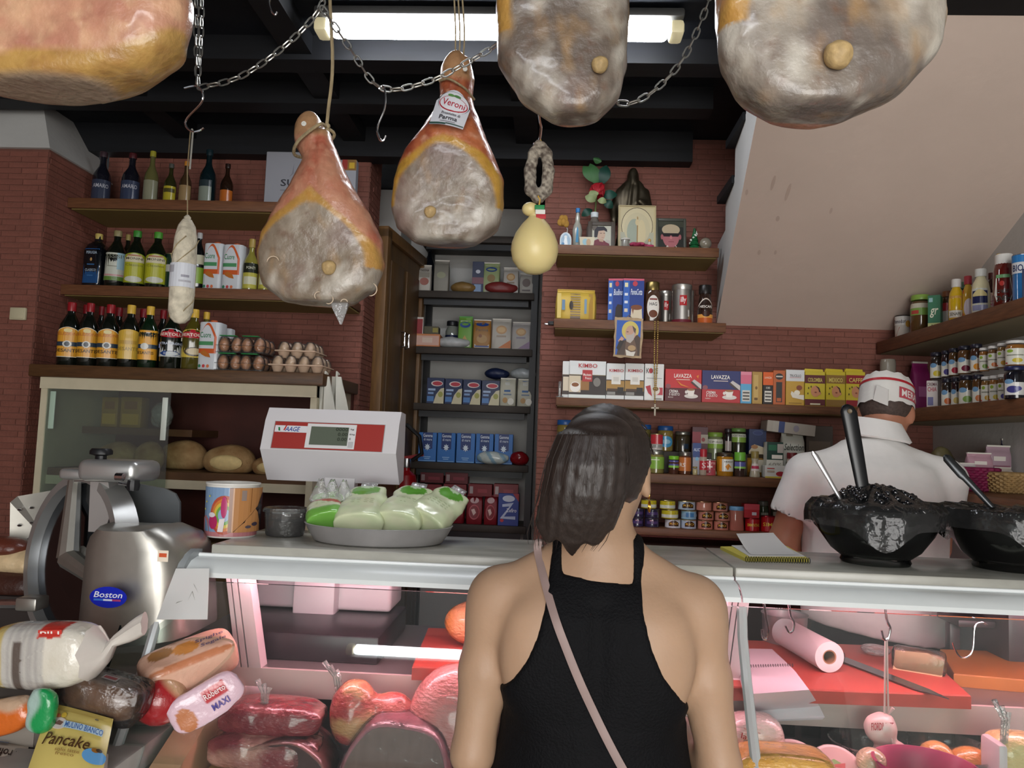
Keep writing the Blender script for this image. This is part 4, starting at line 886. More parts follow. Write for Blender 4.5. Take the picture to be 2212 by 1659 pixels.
MB().prism([(-0.007, 0.03), (0.006, 0.03), (0.004, 0.09), (-0.002, 0.10)], -0.0195, -0.016, 'y').build('blue_sash', plastic('#2a7fa8'), t)
p = P0(1284, 480, 3.38); hv = at(1284, 460, Y=3.38).z-Z
t = thing('rose_vase', 'glass bottle vase with a red rose and green leaves', 'vase', p)
MB().lathe([(0, 0), (0.034, 0), (0.036, 0.01), (0.036, hv*0.62), (0.02, hv*0.8), (0.014, hv*0.88)], 16).build('bottle', mat('grey_glass', '#6c6660', 0.15), t)
MB().lathe([(0.017, hv*0.88), (0.018, hv), (0.012, hv), (0.012, hv*0.9)], 12).build('neck_ring', mat('white_ceramic', '#c9d2d6', 0.25), t)
hr = at(1292, 412, Y=3.38).z-Z
MB().tube([(0, 0, hv*0.6), (0.002, 0, hv), (0.006, -0.01, hr)], 0.004, 6).build('stem', mat('stem_green', '#5a6a34', 0.6), t)
rn = random.Random(4)
rose = MB().ball((0.008, -0.015, hr), (0.05, 0.05, 0.05), 12, 8)
ro = rose.build('rose_head', mat('rose_red', '#9c1220', 0.6, noise=0.25, nscale=60), t)
for k in range(11):
    a = k*2.4; q = MB().ball((0, 0, 0), (0.055, 0.012, 0.05), 10, 6)
    o = q.build('petal', _M['rose_red'], t); o.location = (0.008+0.022*math.cos(a), -0.015+0.022*math.sin(a), hr-0.006+0.010*((k % 3)-1)); o.rotation_euler = (rn.uniform(-0.4, 0.4), rn.uniform(-0.3, 0.3), a+PI/2)
def leaf(x, z, l, w_, ang, y, m):
    n = 8; top = []; 
    v = []; f = []
    for i in range(n+1):
        s = i/n; ww = w_*math.sin(PI*min(0.98, s*0.95+0.03))**0.8; bend = 0.012*math.sin(PI*s)
        cx, cz = l*s*math.cos(ang), l*s*math.sin(ang); px_, pz_ = -math.sin(ang), math.cos(ang)
        v += [(x+cx+px_*ww, y-bend, z+cz+pz_*ww), (x+cx, y-bend-0.004, z+cz), (x+cx-px_*ww, y-bend, z+cz-pz_*ww)]
    for i in range(n): f += [(3*i, 3*i+3, 3*i+4, 3*i+1), (3*i+1, 3*i+4, 3*i+5, 3*i+2)]
    MB().add(v, f).build('leaf', m, t, 60)
G1, G2, G3 = mat('leaf_green', '#3c6b3c', 0.55, noise=0.2), mat('leaf_pale', '#8c9a6c', 0.6, noise=0.15), mat('leaf_teal', '#164236', 0.5, noise=0.2)
def LZ(px, py): q = at(px, py, Y=3.37); return q.x-p.x, q.z-Z
for px, py, l, w_, an, m in ((1290, 395, .10, .028, 1.9, G1), (1300, 395, .09, .03, 1.35, G3), (1285, 390, .09, .026, 2.2, G1), (1288, 350, .03, .02, 1.2, G1), (1285, 440, .05, .02, 2.7, G2), (1285, 436, .045, .02, 2.1, G2), (1283, 432, .03, .018, 1.6, G2), (1280, 450, .055, .018, 3.7, G3), (1300, 420, .07, .022, 0.1, G3), (1305, 432, .05, .02, -0.6, G3), (1290, 438, .04, .015, -0.2, G2)):
    x, z = LZ(px, py); leaf(x, z, l, w_, an, -0.045 if m is G2 else 0.012, m)
a, b = at(1251, 530, Y=3.27), at(1285, 512, Y=3.27); w_, h_ = b.x-a.x, b.z-Z
t = thing('souvenir_plaque', 'tiny cream plaque with slanted sides', 'plaque', ((a.x+b.x)/2, 3.275, Z))
MB().prism([(-w_*0.42, 0), (w_*0.42, 0), (w_/2, h_), (-w_/2, h_)], -0.004, 0.004, 'y').build('plaque', mat('cream_ceramic', '#c8bfa4', 0.35), t)
flat_art(w_, h_, -0.0045, 0, [('e', 0.38, 0.5, 0.17, 0.32, '#8fb4c0'), ('e', 0.6, 0.45, 0.15, 0.36, '#b49878')], t)
def frame(name, label, x0, x1, yt, Y, fw, fm, items, lean=0.16, cat='picture', inset=None, z=Z):
    a, b = at(x0, yt, Y=Y), at(x1, yt, Y=Y); w_, h_ = b.x-a.x, (a.z+b.z)/2-z
    t = thing(name, label, cat, ((a.x+b.x)/2, Y, z)); t.rotation_euler = (-lean, 0, 0)
    for nm, bx in (('frame_bar', (-w_/2, -w_/2+fw, 0, h_)), ('frame_bar', (w_/2-fw, w_/2, 0, h_)), ('frame_bar', (-w_/2+fw, w_/2-fw, 0, fw)), ('frame_bar', (-w_/2+fw, w_/2-fw, h_-fw, h_))):
        MB().rb(((bx[0]+bx[1])/2, 0, (bx[2]+bx[3])/2), (bx[1]-bx[0], 0.014, bx[3]-bx[2]), 0.002).build(nm, fm, t)
    MB().box(-w_/2+0.002, w_/2-0.002, 0.001, 0.006, 0.002, h_-0.002).build('backing', mat('dark_card', '#3a302a', 0.7), t)
    flat_art(w_-2*fw, h_-2*fw, 0.0, fw, items, t, 'picture')
    return t
por1 = [('r', 0, 0, 1, 1, '#b9b8a8'), ('p', [(0.0, 0), (0.95, 0), (0.9, 0.16), (0.62, 0.30), (0.3, 0.36), (0.05, 0.25)], '#6c1a2c'), ('e', 0.48, 0.58, 0.22, 0.30, '#bfa28c'), ('p', [(0.36, 0.35), (0.6, 0.35), (0.6, 0.22), (0.4, 0.25)], '#b3947c'), ('p', [(0.12, 0.42), (0.12, 0.76), (0.28, 0.96), (0.62, 0.97), (0.78, 0.84), (0.8, 0.70), (0.62, 0.78), (0.34, 0.74), (0.28, 0.45)], '#1c1620'), ('r', 0.42, 0.62, 0.52, 0.645, '#3a2a24'), ('r', 0.6, 0.62, 0.68, 0.645, '#3a2a24'), ('r', 0.5, 0.42, 0.62, 0.435, '#8a5248'), ('p', [(0.7, 0.22), (0.95, 0.12), (0.95, 0.28), (0.74, 0.34)], '#b0a8a0')]
frame('photo_frame', 'framed photo of a dark-haired person in a maroon top', 1271, 1330, 476, 3.33, 0.018, mat('grey_frame', '#4c443c', 0.5, noise=0.2), por1)
por2 = [('r', 0, 0, 1, 1, '#22241f'), ('r', 0, 0.8, 1, 1, '#3a3c30'), ('p', [(0.1, 0), (0.3, 0.22), (0.75, 0.22), (0.95, 0)], '#2a2624'), ('e', 0.5, 0.44, 0.33, 0.36, '#a8656a'), ('e', 0.5, 0.70, 0.36, 0.19, '#b3a286'), ('r', 0.17, 0.50, 0.83, 0.58, '#28181c'), ('r', 0.2, 0.46, 0.46, 0.56, '#1a1216'), ('r', 0.54, 0.46, 0.8, 0.56, '#1a1216'), ('e', 0.5, 0.42, 0.05, 0.05, '#c07c7c'), ('r', 0.4, 0.27, 0.62, 0.29, '#7a3a42'), ('e', 0.14, 0.44, 0.05, 0.09, '#a05c60'), ('e', 0.86, 0.44, 0.05, 0.09, '#a05c60'), ('p', [(0.22, 0), (0.36, 0.16), (0.40, 0.10)], '#c9c4b8'), ('p', [(0.66, 0.18), (0.8, 0.0), (0.72, 0.02)], '#d0cabc')]
frame('photo_frame', 'framed photo of a person with cap and dark glasses', 1418, 1484, 468, 3.34, 0.012, mat('dark_frame', '#4a4c44', 0.4, noise=0.2), por2)
p = P0(1366, 450, 3.455); hs = at(1366, 360, Y=3.455).z-Z
t = thing('bronze_statue', 'dark bronze statue of a robed bearded figure', 'statue', p)
def fst(P):
    s = hs/0.36; Q = P/s*np.array([1.15, 1.7, 1.0])
    d = prof(Q, [0, 0.02, 0.1, 0.2, 0.26, 0.29, 0.31], [0.075, 0.073, 0.06, 0.062, 0.064, 0.045, 0.02], [0.05, 0.05, 0.042, 0.04, 0.036, 0.03, 0.02])+0.004*np.sin(np.arctan2(Q[:, 0], Q[:, 1])*9+Q[:, 2]*20)
    d = smin(d, elli(Q, (0, -0.008, 0.325), (0.020, 0.022, 0.030)), 0.01)
    d = smin(d, elli(Q, (0, 0.006, 0.315), (0.027, 0.02, 0.042)), 0.006)
    d = smin(d, elli(Q, (0, -0.024, 0.302), (0.012, 0.010, 0.018)), 0.006)
    d = smin(d, chain_(Q, [(-0.055, 0, 0.255), (-0.085, -0.01, 0.19), (-0.08, -0.035, 0.14)], [0.02, 0.02, 0.014]), 0.012)
    d = smin(d, chain_(Q, [(0.055, 0, 0.255), (0.07, -0.02, 0.19), (0.03, -0.05, 0.215)], [0.02, 0.018, 0.012]), 0.012)
    return d*s*0.6
sdf_obj('figure', fst, (-0.13, -0.09, -0.01), (0.13, 0.09, hs+0.02), 0.005, mat('bronze', '#4a4234', 0.35, metal=0.7, noise=0.3, nscale=30), t)
MB().rb((0, 0, 0.006), (0.17, 0.11, 0.012), 0.003).build('base', _M['bronze'], t)
ik = [('r', 0, 0, 1, 1, '#b8aa84'), ('r', 0.04, 0.04, 0.96, 0.96, '#bdb28e'), ('e', 0.5, 0.56, 0.44, 0.42, '#4a3c2c'), ('e', 0.5, 0.56, 0.425, 0.405, '#c6bb98'), ('r', 0.04, 0.04, 0.96, 0.42, '#a9a894'), ('e', 0.5, 0.5, 0.36, 0.36, '#bfb594'), ('e', 0.42, 0.42, 0.2, 0.3, '#98a090'), ('e', 0.62, 0.40, 0.12, 0.3, '#c9bb94'), ('p', [(0.49, 0.15), (0.52, 0.15), (0.53, 0.75), (0.5, 0.78)], '#9a7a4a'), ('e', 0.5, 0.64, 0.05, 0.07, '#c8b68c'), ('r', 0.08, 0.06, 0.3, 0.2, '#8a8c80')]
frame('icon_plaque', 'large square cream icon plaque with an engraved ring', 1337, 1419, 440, 3.345, 0.004, mat('icon_edge', '#b8aa84', 0.5), ik, 0.12, 'plaque')
p = P0(1351, 520, 3.275)
t = thing('votive_glass', 'tiny clear glass with white lid before the icon', 'glass', p)
MB().lathe([(0, 0), (0.016, 0), (0.017, 0.03), (0.016, 0.034)], 12).build('cup', mat('grey_glass2', '#8a8880', 0.15, coat=0.4), t); MB().lathe([(0.020, 0.034), (0.020, 0.040), (0, 0.040)], 12).build('lid', plastic('#c8c6be'), t)
p = P0(1383, 520, 3.275)
t = thing('artificial_flower', 'pink artificial flower lying before the icon', 'flower', p)
for k in range(9):
    a = k*0.7; o = MB().ball((0, 0, 0), (0.045, 0.02, 0.016), 8, 6).build('petal', mat('pink_petal', '#a83a5c', 0.6, noise=0.2), t); o.location = (0.024*math.cos(a)-0.004*k+0.015, 0.012*math.sin(a), 0.009+0.004*(k % 3)); o.rotation_euler = (0.2, 0.15*((k % 3)-1), a)
p = P0(1403, 520, 3.30)
t = thing('figurine', 'tiny orange-haired figurine beside the pink flower', 'figurine', p)
MB().lathe([(0, 0), (0.012, 0), (0.008, 0.03), (0.004, 0.036)], 10).build('dress', plastic('#b8b4a8'), t); MB().ball((0, 0, 0.042), (0.014, 0.014, 0.016), 10, 6).build('head', plastic('#c89a5a'), t)
p = P0(1500, 510, 3.31); hh = at(1500, 492, Y=3.31).z-Z
t = thing('christmas_tree', 'small green ceramic Christmas tree with snow dabs', 'figurine', p)
pr_ = []
for k in range(5):
    r = 0.028*(1-k/5.6); z = 0.008+k*(hh-0.008)/5.2; pr_ += [(r, z), (r*0.62, z+(hh-0.008)/5.2*0.96)]
MB().lathe([(0.01, 0)]+pr_+[(0, hh)], 14).build('tree', mat('tree_green', '#1c5a34', 0.25, noise=0.3, nscale=80), t, 20)
for k in range(14):
    a = k*2.4; v = 0.12+0.75*((k*0.37) % 1); r = 0.027*(1-v*0.9)
    MB().ball((r*math.cos(a), r*math.sin(a), hh*v), (0.010, 0.008, 0.008), 8, 5).build('snow_dab', mat('snow_white', '#d8dcd4', 0.4), t)
p = P0(1524, 515, 3.31)
t = thing('snow_globe', 'dusty glass snow globe beside the ceramic tree', 'globe', p)
MB().ball((0, 0, 0.036), (0.052, 0.052, 0.052), 18, 10).build('globe', mat('globe_glass', '#8c8474', 0.1, coat=0.5, noise=0.2), t); MB().lathe([(0, 0), (0.022, 0), (0.02, 0.014), (0, 0.014)], 16).build('base', mat('globe_base', '#a8a094', 0.4), t)
a, b = at(1324, 772, Y=3.235), at(1387, 687, Y=3.235)
w_, h_ = b.x-a.x, b.z-a.z
t = thing('devotional_picture', 'parchment-edged picture of a bearded monk with halo', 'picture', ((a.x+b.x)/2, 3.232, a.z)); t.rotation_euler = (0, math.radians(1.5), 0)
rn = random.Random(2); ol = []
for k in range(40):
    s = k/40*4; e = rn.uniform(-0.0025, 0.0025)
    ol.append([(-w_/2+w_*s, e), (w_/2+e, h_*(s-1)), (w_/2-w_*(s-2), h_+e), (-w_/2+e, h_-h_*(s-3))][int(s)])
MB().prism(ol, -0.003, 0.003, 'y').build('plaque', mat('parchment', '#b39a78', 0.6, noise=0.2, nscale=40), t, 0)
flat_art(w_, h_, -0.0035, 0, [('r', 0.07, 0.06, 0.93, 0.92, '#2c5aae'), ('e', 0.56, 0.67, 0.30, 0.24, '#cdbb62'), ('p', [(0.12, 0.06), (0.2, 0.40), (0.55, 0.46), (0.82, 0.58), (0.93, 0.5), (0.93, 0.06)], '#4a382e'), ('p', [(0.4, 0.06), (0.42, 0.38), (0.72, 0.46), (0.84, 0.2), (0.84, 0.06)], '#6a5242'), ('e', 0.58, 0.62, 0.19, 0.18, '#c39a82'), ('p', [(0.40, 0.60), (0.46, 0.56), (0.62, 0.58), (0.72, 0.66), (0.70, 0.46), (0.58, 0.36), (0.44, 0.40)], '#b5aca4'), ('p', [(0.62, 0.80), (0.76, 0.72), (0.74, 0.60), (0.68, 0.66)], '#5a4c44'), ('r', 0.43, 0.63, 0.50, 0.645, '#3a2a24'), ('p', [(0.14, 0.40), (0.26, 0.52), (0.36, 0.46), (0.22, 0.36)], '#c39a82'), ('p', [(0.10, 0.22), (0.2, 0.42), (0.36, 0.40), (0.2, 0.16)], '#2a221e'), ('p', [(0.42, 0.20), (0.62, 0.14), (0.78, 0.16), (0.72, 0.04), (0.46, 0.05)], '#d8d2c6'), ('e', 0.64, 0.24, 0.14, 0.07, '#b3946a')], t, 'picture')
MB().tube([(-0.012, 0, h_-0.004), (0, -0.001, h_+0.012), (0.012, 0, h_-0.004)], 0.002, 6).build('hanger', foil('#8a7a5a'), t)
a = at(1418, 695, Y=3.232); b = at(1415, 873, Y=3.232)
t = thing('rosary', 'gold bead rosary with cross hanging from the shelf', 'rosary', (a.x, 3.232, a.z))
bead = MB().ball((0, 0, 0), (0.0075, 0.0075, 0.0075), 8, 6).mesh('bead'); bead.materials.append(foil('#b39a5c'))
L = a.z-b.z; nb = 44
for s in (-1, 1):
    for k in range(nb):
        f = k/nb
        if f > 0.82 and s > 0: continue
        o = bpy.data.objects.new('bead', bead); C.objects.link(o); o.parent = t; o.location = (s*0.006*(1-max(0, f-0.4)*1.6 if f < 0.98 else 0)+(b.x-a.x)*f, -0.003*s, -L*f)
g = MB(); g.rb((b.x-a.x, 0, -L-0.024), (0.007, 0.005, 0.050), 0.001); g.rb((b.x-a.x, 0, -L-0.016), (0.032, 0.005, 0.007), 0.001); g.build('cross', mat('bone_white', '#b8ad98', 0.4), t)
# ------------------------------------------------------------------ preserve shelf
Z = SZ['jar']; YF = 3.27; YR = 3.36
V = vessel
GT = lambda a, b, c: [('r', 0, 0, 1, 1, a), ('r', 0, 0.7, 1, 1, b), ('t', c, 0.15, 0.4, 0.85, 0.62, '#3a3430')]
riser = thing('shelf_riser', 'dark wooden riser at the back of the preserve shelf', 'riser', (0.74, 3.43, Z))
MB().rb((0, 0, 0.047), (1.40, 0.13, 0.094), 0.003).build('block', M_RACK, riser)
ZR = Z+0.094
V('preserve_jar', 'large jar of pale beans with blue lid behind the woman hair', 'jar', 1203, 1240, 907, YR, ZR, JAR, '#7a6a34', '#1f4f8c', .82, .98, [('e', .5, .5, .5, .5, '#3a78b0')], (.15, .6), 1.8)
V('preserve_jar', 'large jar of pale beans with blue lid, half hidden by hair', 'jar', 1376, 1410, 917, YR, ZR, JAR, '#6a6234', '#1f4f8c', .82, .98, [('e', .5, .5, .5, .5, '#4a90c0')], (.15, .6), 1.8)
V('preserve_jar', 'large jar of lupin beans with blue lid beside the red can', 'jar', 1422, 1458, 920, YR, ZR, JAR, '#857238', '#1f4f8c', .82, .98, [('e', .5, .5, .5, .5, '#4a9ac8'), ('e', .5, .5, .3, .2, '#9ac4d8')], (.15, .6), 1.8)
V('preserve_jar', 'jar of dark olives with silver lid', 'jar', 1460, 1495, 932, YR, ZR, JAR, '#3c3424', '#8c8c84', .84, .98, [('r', .55, .1, 1, .6, '#27384a')], (.1, .6), 1.6, capm=foil('#8c8c84'))
carton('food_pack', 'tall dark red pack between olive jar and green-lid jar', 'pack', 1496, 1530, 922, YR, ZR, 0.05, '#4c1620', [('r', 0, .35, .55, .8, '#8c2434'), ('r', .55, .35, 1, .7, '#a09888'), ('e', .7, .5, .12, .08, '#8a2a2a')])
V('preserve_jar', 'jar of pale pickles with green lid and white band', 'jar', 1530, 1566, 934, YR, ZR-0.03, JAR, '#7c8460', '#7a9a3c', .84, .98, [('r', 0, .0, 1, .5, '#8cb04a'), ('r', 0, .5, 1, 1, '#d8d8c8'), ('t', 'CIPOLLE', .2, .6, .8, .8, '#4a4a3a')], (.42, .75), 2.6)
V('sauce_bottle', 'dark sauce bottle beside the tall green-lid jar', 'bottle', 1566, 1584, 926, YR, ZR, JAR, '#1c1418', '#2a2226', .86, .9, [('r', 0, 0, 1, 1, '#b0a4a0')], (.1, .5), 1.6)
V('preserve_jar', 'tall jar of dark greens with green lid', 'jar', 1581, 1616, 925, YR, ZR, JAR, '#2a2e18', '#5c8040', .86, .98, [('r', 0, 0, 1, .6, '#86a84a'), ('r', 0, .6, 1, 1, '#cfd2c0'), ('t', 'CETRIOLI', .2, .66, .8, .9, '#4a4a3a')], (.45, .78), 2.6)
carton('food_pack', 'dark blue pack with a food picture at its foot', 'pack', 1618, 1656, 927, YR, ZR, 0.06, '#1c2c58', [('e', .5, .85, .3, .1, '#3a4a78'), ('e', .5, .85, .24, .07, '#24346a'), ('p', [(0, .12), (.3, .4), (.9, .28), (1, .1), (1, 0), (0, 0)], '#d2c6a8'), ('e', .32, .30, .2, .08, '#b07c4c')])
carton('stock_box', 'dark green and white stock cube box', 'box', 1656, 1692, 955, YF+0.03, Z, 0.05, '#c8c6ba', [('r', 0, .5, 1, 1, '#1a3c32'), ('r', .1, .76, .6, .92, '#2c6a4c'), ('r', .64, .7, 1, .95, '#b0a8a0'), ('r', .3, .53, .95, .64, '#e0dcd0'), ('t', '60%', .1, .3, .9, .42, '#8a867c')])
pouch('food_bag', 'white bag lettered in dark script beside the stock box', 'bag', 1691, 1742, 930, YF+0.05, Z, 0.07, '#c3c4b8', [('t', 'Selection', .06, .58, .94, .72, '#3c4038', .5), ('r', .2, .88, .5, .97, '#7c7868'), ('r', .1, .3, .4, .34, '#8c9080')])
t = carton('food_carton', 'flat white carton with blue stripe lying on top', 'box', 1655, 1762, 913, YF+0.04, at(1710, 937, Y=YF+0.04).z, 0.1, '#b3aca0', [('r', .12, 0, .24, 1, '#b9b4a8'), ('r', .24, 0, .36, 1, '#3c4c80'), ('e', .6, .5, .06, .3, '#9a94a0')], rz=0)
t.rotation_euler = (0, math.radians(5), 0)
V('preserve_jar', 'short jar with silver lid and light green label', 'jar', 1401, 1438, 973, YF, Z, JAR, '#7c7440', '#9c9c94', .82, .95, [('r', 0, 0, 1, 1, '#86b048'), ('p', [(.3, .1), (.45, .5), (.7, .45), (.6, .1)], '#b8303c'), ('r', .1, .72, .6, .8, '#d8e0c0')], (.2, .72), 2.8, capm=foil('#9c9c94'))
tin('food_can', 'small red and white can set on the green-label jar', 'can', 1407, 1434, 937, YF+0.005, at(1420, 972, Y=YF).z, '#b8b4ac', [('r', 0, .35, 1, 1, '#b03038'), ('r', .2, .1, .8, .3, '#8a8a84')])
V('spice_jar', 'tiny spice jar with bright green lid and purple label', 'jar', 1446, 1469, 985, YF, Z, SPICE, '#4a2c20', '#78b82c', .80, 1.0, [('r', 0, 0, 1, 1, '#5a5a9a'), ('r', 0, 0, 1, .3, '#86c04a')], (.35, .75), 2.8)
V('preserve_jar', 'jar with an orange label and pewter lid', 'jar', 1468, 1496, 976, YF, Z, JAR, '#5c3420', '#8c8880', .82, .95, [('r', 0, 0, 1, 1, '#c07038'), ('t', 'RS', .1, .3, .45, .6, '#e8dccc')], (.15, .75), 2.6, capm=foil('#8c8880'))
carton('paste_tube_box', 'slim blue and silver upright paste box', 'box', 1497, 1515, 957, YF+0.02, Z, 0.03, '#9a9aa4', [('r', 0, .55, 1, 1, '#24407c'), ('t', 'ALICI', .1, .74, .9, .84, '#c8d0e0'), ('e', .5, .5, .2, .06, '#7ab0d0')])
V('sauce_bottle', 'small bottle with red cap and red label', 'bottle', 1512, 1531, 970, YF, Z, SAUCE, '#a89a8a', '#a82a34', .66, .85, [('r', 0, 0, 1, 1, '#b8343c'), ('t', 'S', .3, .2, .7, .8, '#f0e0dc')], (.2, .55), 2.2)
V('spice_jar', 'very small jar of cream sauce with gold cap', 'jar', 1497, 1508, 1008, YF-0.002, Z, SPICE, '#b3a678', '#8c7a44', .8, .9)
tin('food_can', 'round pink can with green picture at its foot', 'can', 1521, 1550, 993, YF, Z, '#b04a54', [('t', 'TUTTI', .2, .72, .8, .86, '#f0d8d0'), ('p', [(.3, 0), (.4, .3), (.75, .42), (1, .2), (1, 0)], '#a8c0a0'), ('r', .3, .5, .6, .62, '#e8d0c8'), ('e', .35, .2, .15, .08, '#7a2a34')], lid='#c8c4b8')
V('honey_jar', 'large honey jar with white label and orange edge', 'jar', 1551, 1589, 978, YF, Z, [(0, 0), (.95, 0), (1, .03), (1, .78), (.9, .84)], '#a8741c', '#3a2c1c', .83, .95, [('r', 0, 0, 1, 1, '#dcdad0'), ('r', 0, 0, .16, 1, '#d8902c'), ('p', [(.5, .1), (.75, .35), (.55, .65), (.35, .4)], '#d88c34'), ('t', 'MIELE', .3, .74, .85, .86, '#5a5040')], (.2, .72), 1.9)
V('spice_jar', 'tall pepper jar with green cap and purple band', 'jar', 1589, 1614, 977, YF, Z, SPICE, '#3a2a24', '#6cb03c', .62, 1.0, [('r', 0, 0, 1, 1, '#5c60a0'), ('r', 0, 0, 1, .3, '#8cc45a')], (.33, .60), 2.8)
V('honey_jar', 'honey jar half hidden behind the anchovy bottle', 'jar', 1617, 1655, 981, YF+0.06, Z, [(0, 0), (.95, 0), (1, .03), (1, .78), (.9, .84)], '#8c6424', '#3a2c1c', .83, .95, [('r', 0, 0, 1, 1, '#cfc8b8'), ('r', 0, 0, .3, 1, '#b07c2c')], (.2, .75), 2.4)
V('sauce_bottle', 'small anchovy bottle with gold cap and red-white label', 'bottle', 1622, 1646, 975, YF, Z, [(0, 0), (.95, 0), (1, .03), (.62, .48), (.55, .6), (.7, .72)], '#b8b09a', '#8c7a44', .72, .72, [('r', 0, 0, 1, 1, '#d8d0c8'), ('r', 0, .3, 1, .7, '#b83c58')], (.24, .52), 2.2)
carton('canned_meat_box', 'white carton with red meat picture at the shelf end', 'box', 1653, 1704, 1006, YF-0.01, Z, 0.06, '#cfd0c8', [('e', .66, .34, .2, .2, '#a82030'), ('r', .08, .72, .4, .8, '#b83a3a'), ('r', .08, .45, .4, .6, '#b0a08c'), ('r', 0, 0, 1, .12, '#cdb83c')])
V('preserve_jar', 'small jar with maroon lid and heart on its label', 'jar', 1703, 1726, 978, YF, Z, JAR, '#a89a8c', '#6a2024', .76, .98, [('r', 0, 0, 1, 1, '#d4d0c4'), ('e', .5, .45, .2, .2, '#b02838')], (.1, .7), 2.4)
carton('food_carton', 'grey carton at the back behind the shopkeeper shoulder', 'box', 1742, 1800, 920, YR, ZR, 0.06, '#4a3e34', [('r', .1, .2, .9, .5, '#6a5c4c')])
# ------------------------------------------------------------------ tin shelf
Z = SZ['tuna']
def cans(rows, Y, z0, hh):
    for r, row in enumerate(rows):
        for x0, x1, col, items, lab, grp, lid in row:
            tin('tuna_can', lab, 'can', x0, x1, 1100, Y, z0+r*(hh+0.0015), col, items, grp, lid=lid, h=hh)
oval = lambda c: [('a', .25, .15, .75, .95, .35, '#3a2010'), ('t', c, .3, .35, .7, .65, '#e0b040')]
yel = [('r', 0, .45, 1, 1, '#cdbb2c'), ('r', 0, 0, 1, .45, '#d8d8cc'), ('p', [(.3, .35), (.7, .75), (.75, .62), (.4, .2)], '#3a4a80')]
blu = [('r', 0, .25, 1, .6, '#8aa8c4'), ('r', .3, .2, .7, .8, '#4a7cae')]
G = None
cans([[(1364, 1393, '#2a2440', [('r', .2, .3, .8, .7, '#4a3a6a')], 'dark purple can by the woman neck in the bottom layer', 'purple cans', '#6a6470'), (1394, 1427, '#2a2440', [('r', .2, .3, .8, .7, '#4a3a6a')], 'dark purple can beside the dark-labelled white can', 'purple cans', '#6a6470'),
       (1439, 1474, '#c8ccd0', oval('RIO'), 'white can with brown oval label next to purple cans', None, '#b9a77a'), (1474, 1508, '#aab8c8', oval('RIO'), 'pale blue can with brown oval label in the bottom layer', None, '#b9a77a'),
       (1510, 1544, '#b87866', oval('RIO'), 'pink can in the bottom layer beside the pale blue can', 'pink cans', '#b98a68'), (1545, 1578, '#b87866', oval('RIO'), 'pink can in the bottom layer beside the blue-lid jar', 'pink cans', '#b98a68')],
      [(1366, 1393, '#2a2440', [('r', .2, .3, .8, .7, '#4a3a6a')], 'dark purple can by the woman neck in the middle layer', 'purple cans', '#6a6470'), (1394, 1427, '#2a2440', [('r', .2, .3, .8, .7, '#4a3a6a')], 'dark purple can under the light blue ribbon', 'purple cans', '#6a6470'),
       (1431, 1468, '#cdbb2c', yel, 'yellow and white can in the middle layer', None, '#b9a77a'), (1474, 1508, '#8ab0c8', blu, 'light blue can with a wave in the middle layer', None, '#b9a77a'),
       (1511, 1546, '#b87866', oval('RIO'), 'pink can in the middle layer beside the light blue can', 'pink cans', '#b98a68'), (1547, 1581, '#b87866', oval('RIO'), 'pink can in the middle layer beside the blue-lid jar', 'pink cans', '#b98a68')],
      [(1386, 1420, '#cdbb2c', yel, 'yellow and white can on top of the purple stack', None, '#b9a77a'), (1427, 1461, '#cdbb2c', yel, 'yellow and white can topping the yellow stack', None, '#b9a77a'),
       (1467, 1506, '#aab8c8', oval('RIO'), 'pale blue can with oval label on top of its stack', None, '#b9a77a'), (1506, 1541, '#b87866', [], 'plain pink can on top beside the pale blue one', None, '#b98a68'), (1542, 1576, '#b87866', oval('RIO'), 'pink can with oval label on top beside the plain one', None, '#b98a68')]], YF-0.005, Z, 0.037)
V('preserve_jar', 'tall pink jar with a pale blue lid among the tins', 'jar', 1577, 1612, 1095, YF-0.005, Z, [(0, 0), (.95, 0), (1, .03), (.9, .5), (.97, .84)], '#a8685a', '#6a9ac0', .84, 1.0, sq=3.0)
red = lambda c: [('r', 0, 0, 1, 1, '#a8141c'), ('t', c, .15, .35, .85, .62, '#d8b83c')]
tin('meat_can', 'red meat can with yellow lettering beside the tall jar', 'can', 1613, 1645, 1120, YF-0.005, Z, '#a8141c', red('SIMMENTHAL'), lid='#b0303a')
carton('meat_can_pack', 'bright red carton of meat cans on top of the red can', 'box', 1608, 1641, 1089, YF, at(1625, 1119, Y=YF).z, 0.055, '#a81c26', [('r', 0, .6, 1, 1, '#b8404a'), ('r', .5, .2, .8, .42, '#c8c0c8')])
tin('meat_can', 'larger red meat can with yellow lettering at the row end', 'can', 1647, 1681, 1116, YF-0.005, Z, '#a8141c', red('SIMM'), lid='#b0303a')
tin('food_can', 'flat tin with a pale band by the shopkeeper elbow', 'can', 1684, 1721, 1142, YF-0.005, Z, '#8a6a54', [('r', 0, .3, 1, .8, '#b8b0a0')])
V('preserve_jar', 'small dark green jar behind the red carton', 'jar', 1640, 1664, 1083, YR, Z, JAR, '#3a4430', '#5a5a50', .84, .95, [('r', 0, 0, 1, 1, '#a8a898')], (.2, .6), 1.5)
V('preserve_jar', 'small dark jar with brass lid behind the large red can', 'jar', 1668, 1690, 1080, YR, Z, JAR, '#4a4434', '#8c7c5c', .86, .95, [('r', 0, 0, 1, 1, '#b0ac98')], (.2, .6), 1.5)
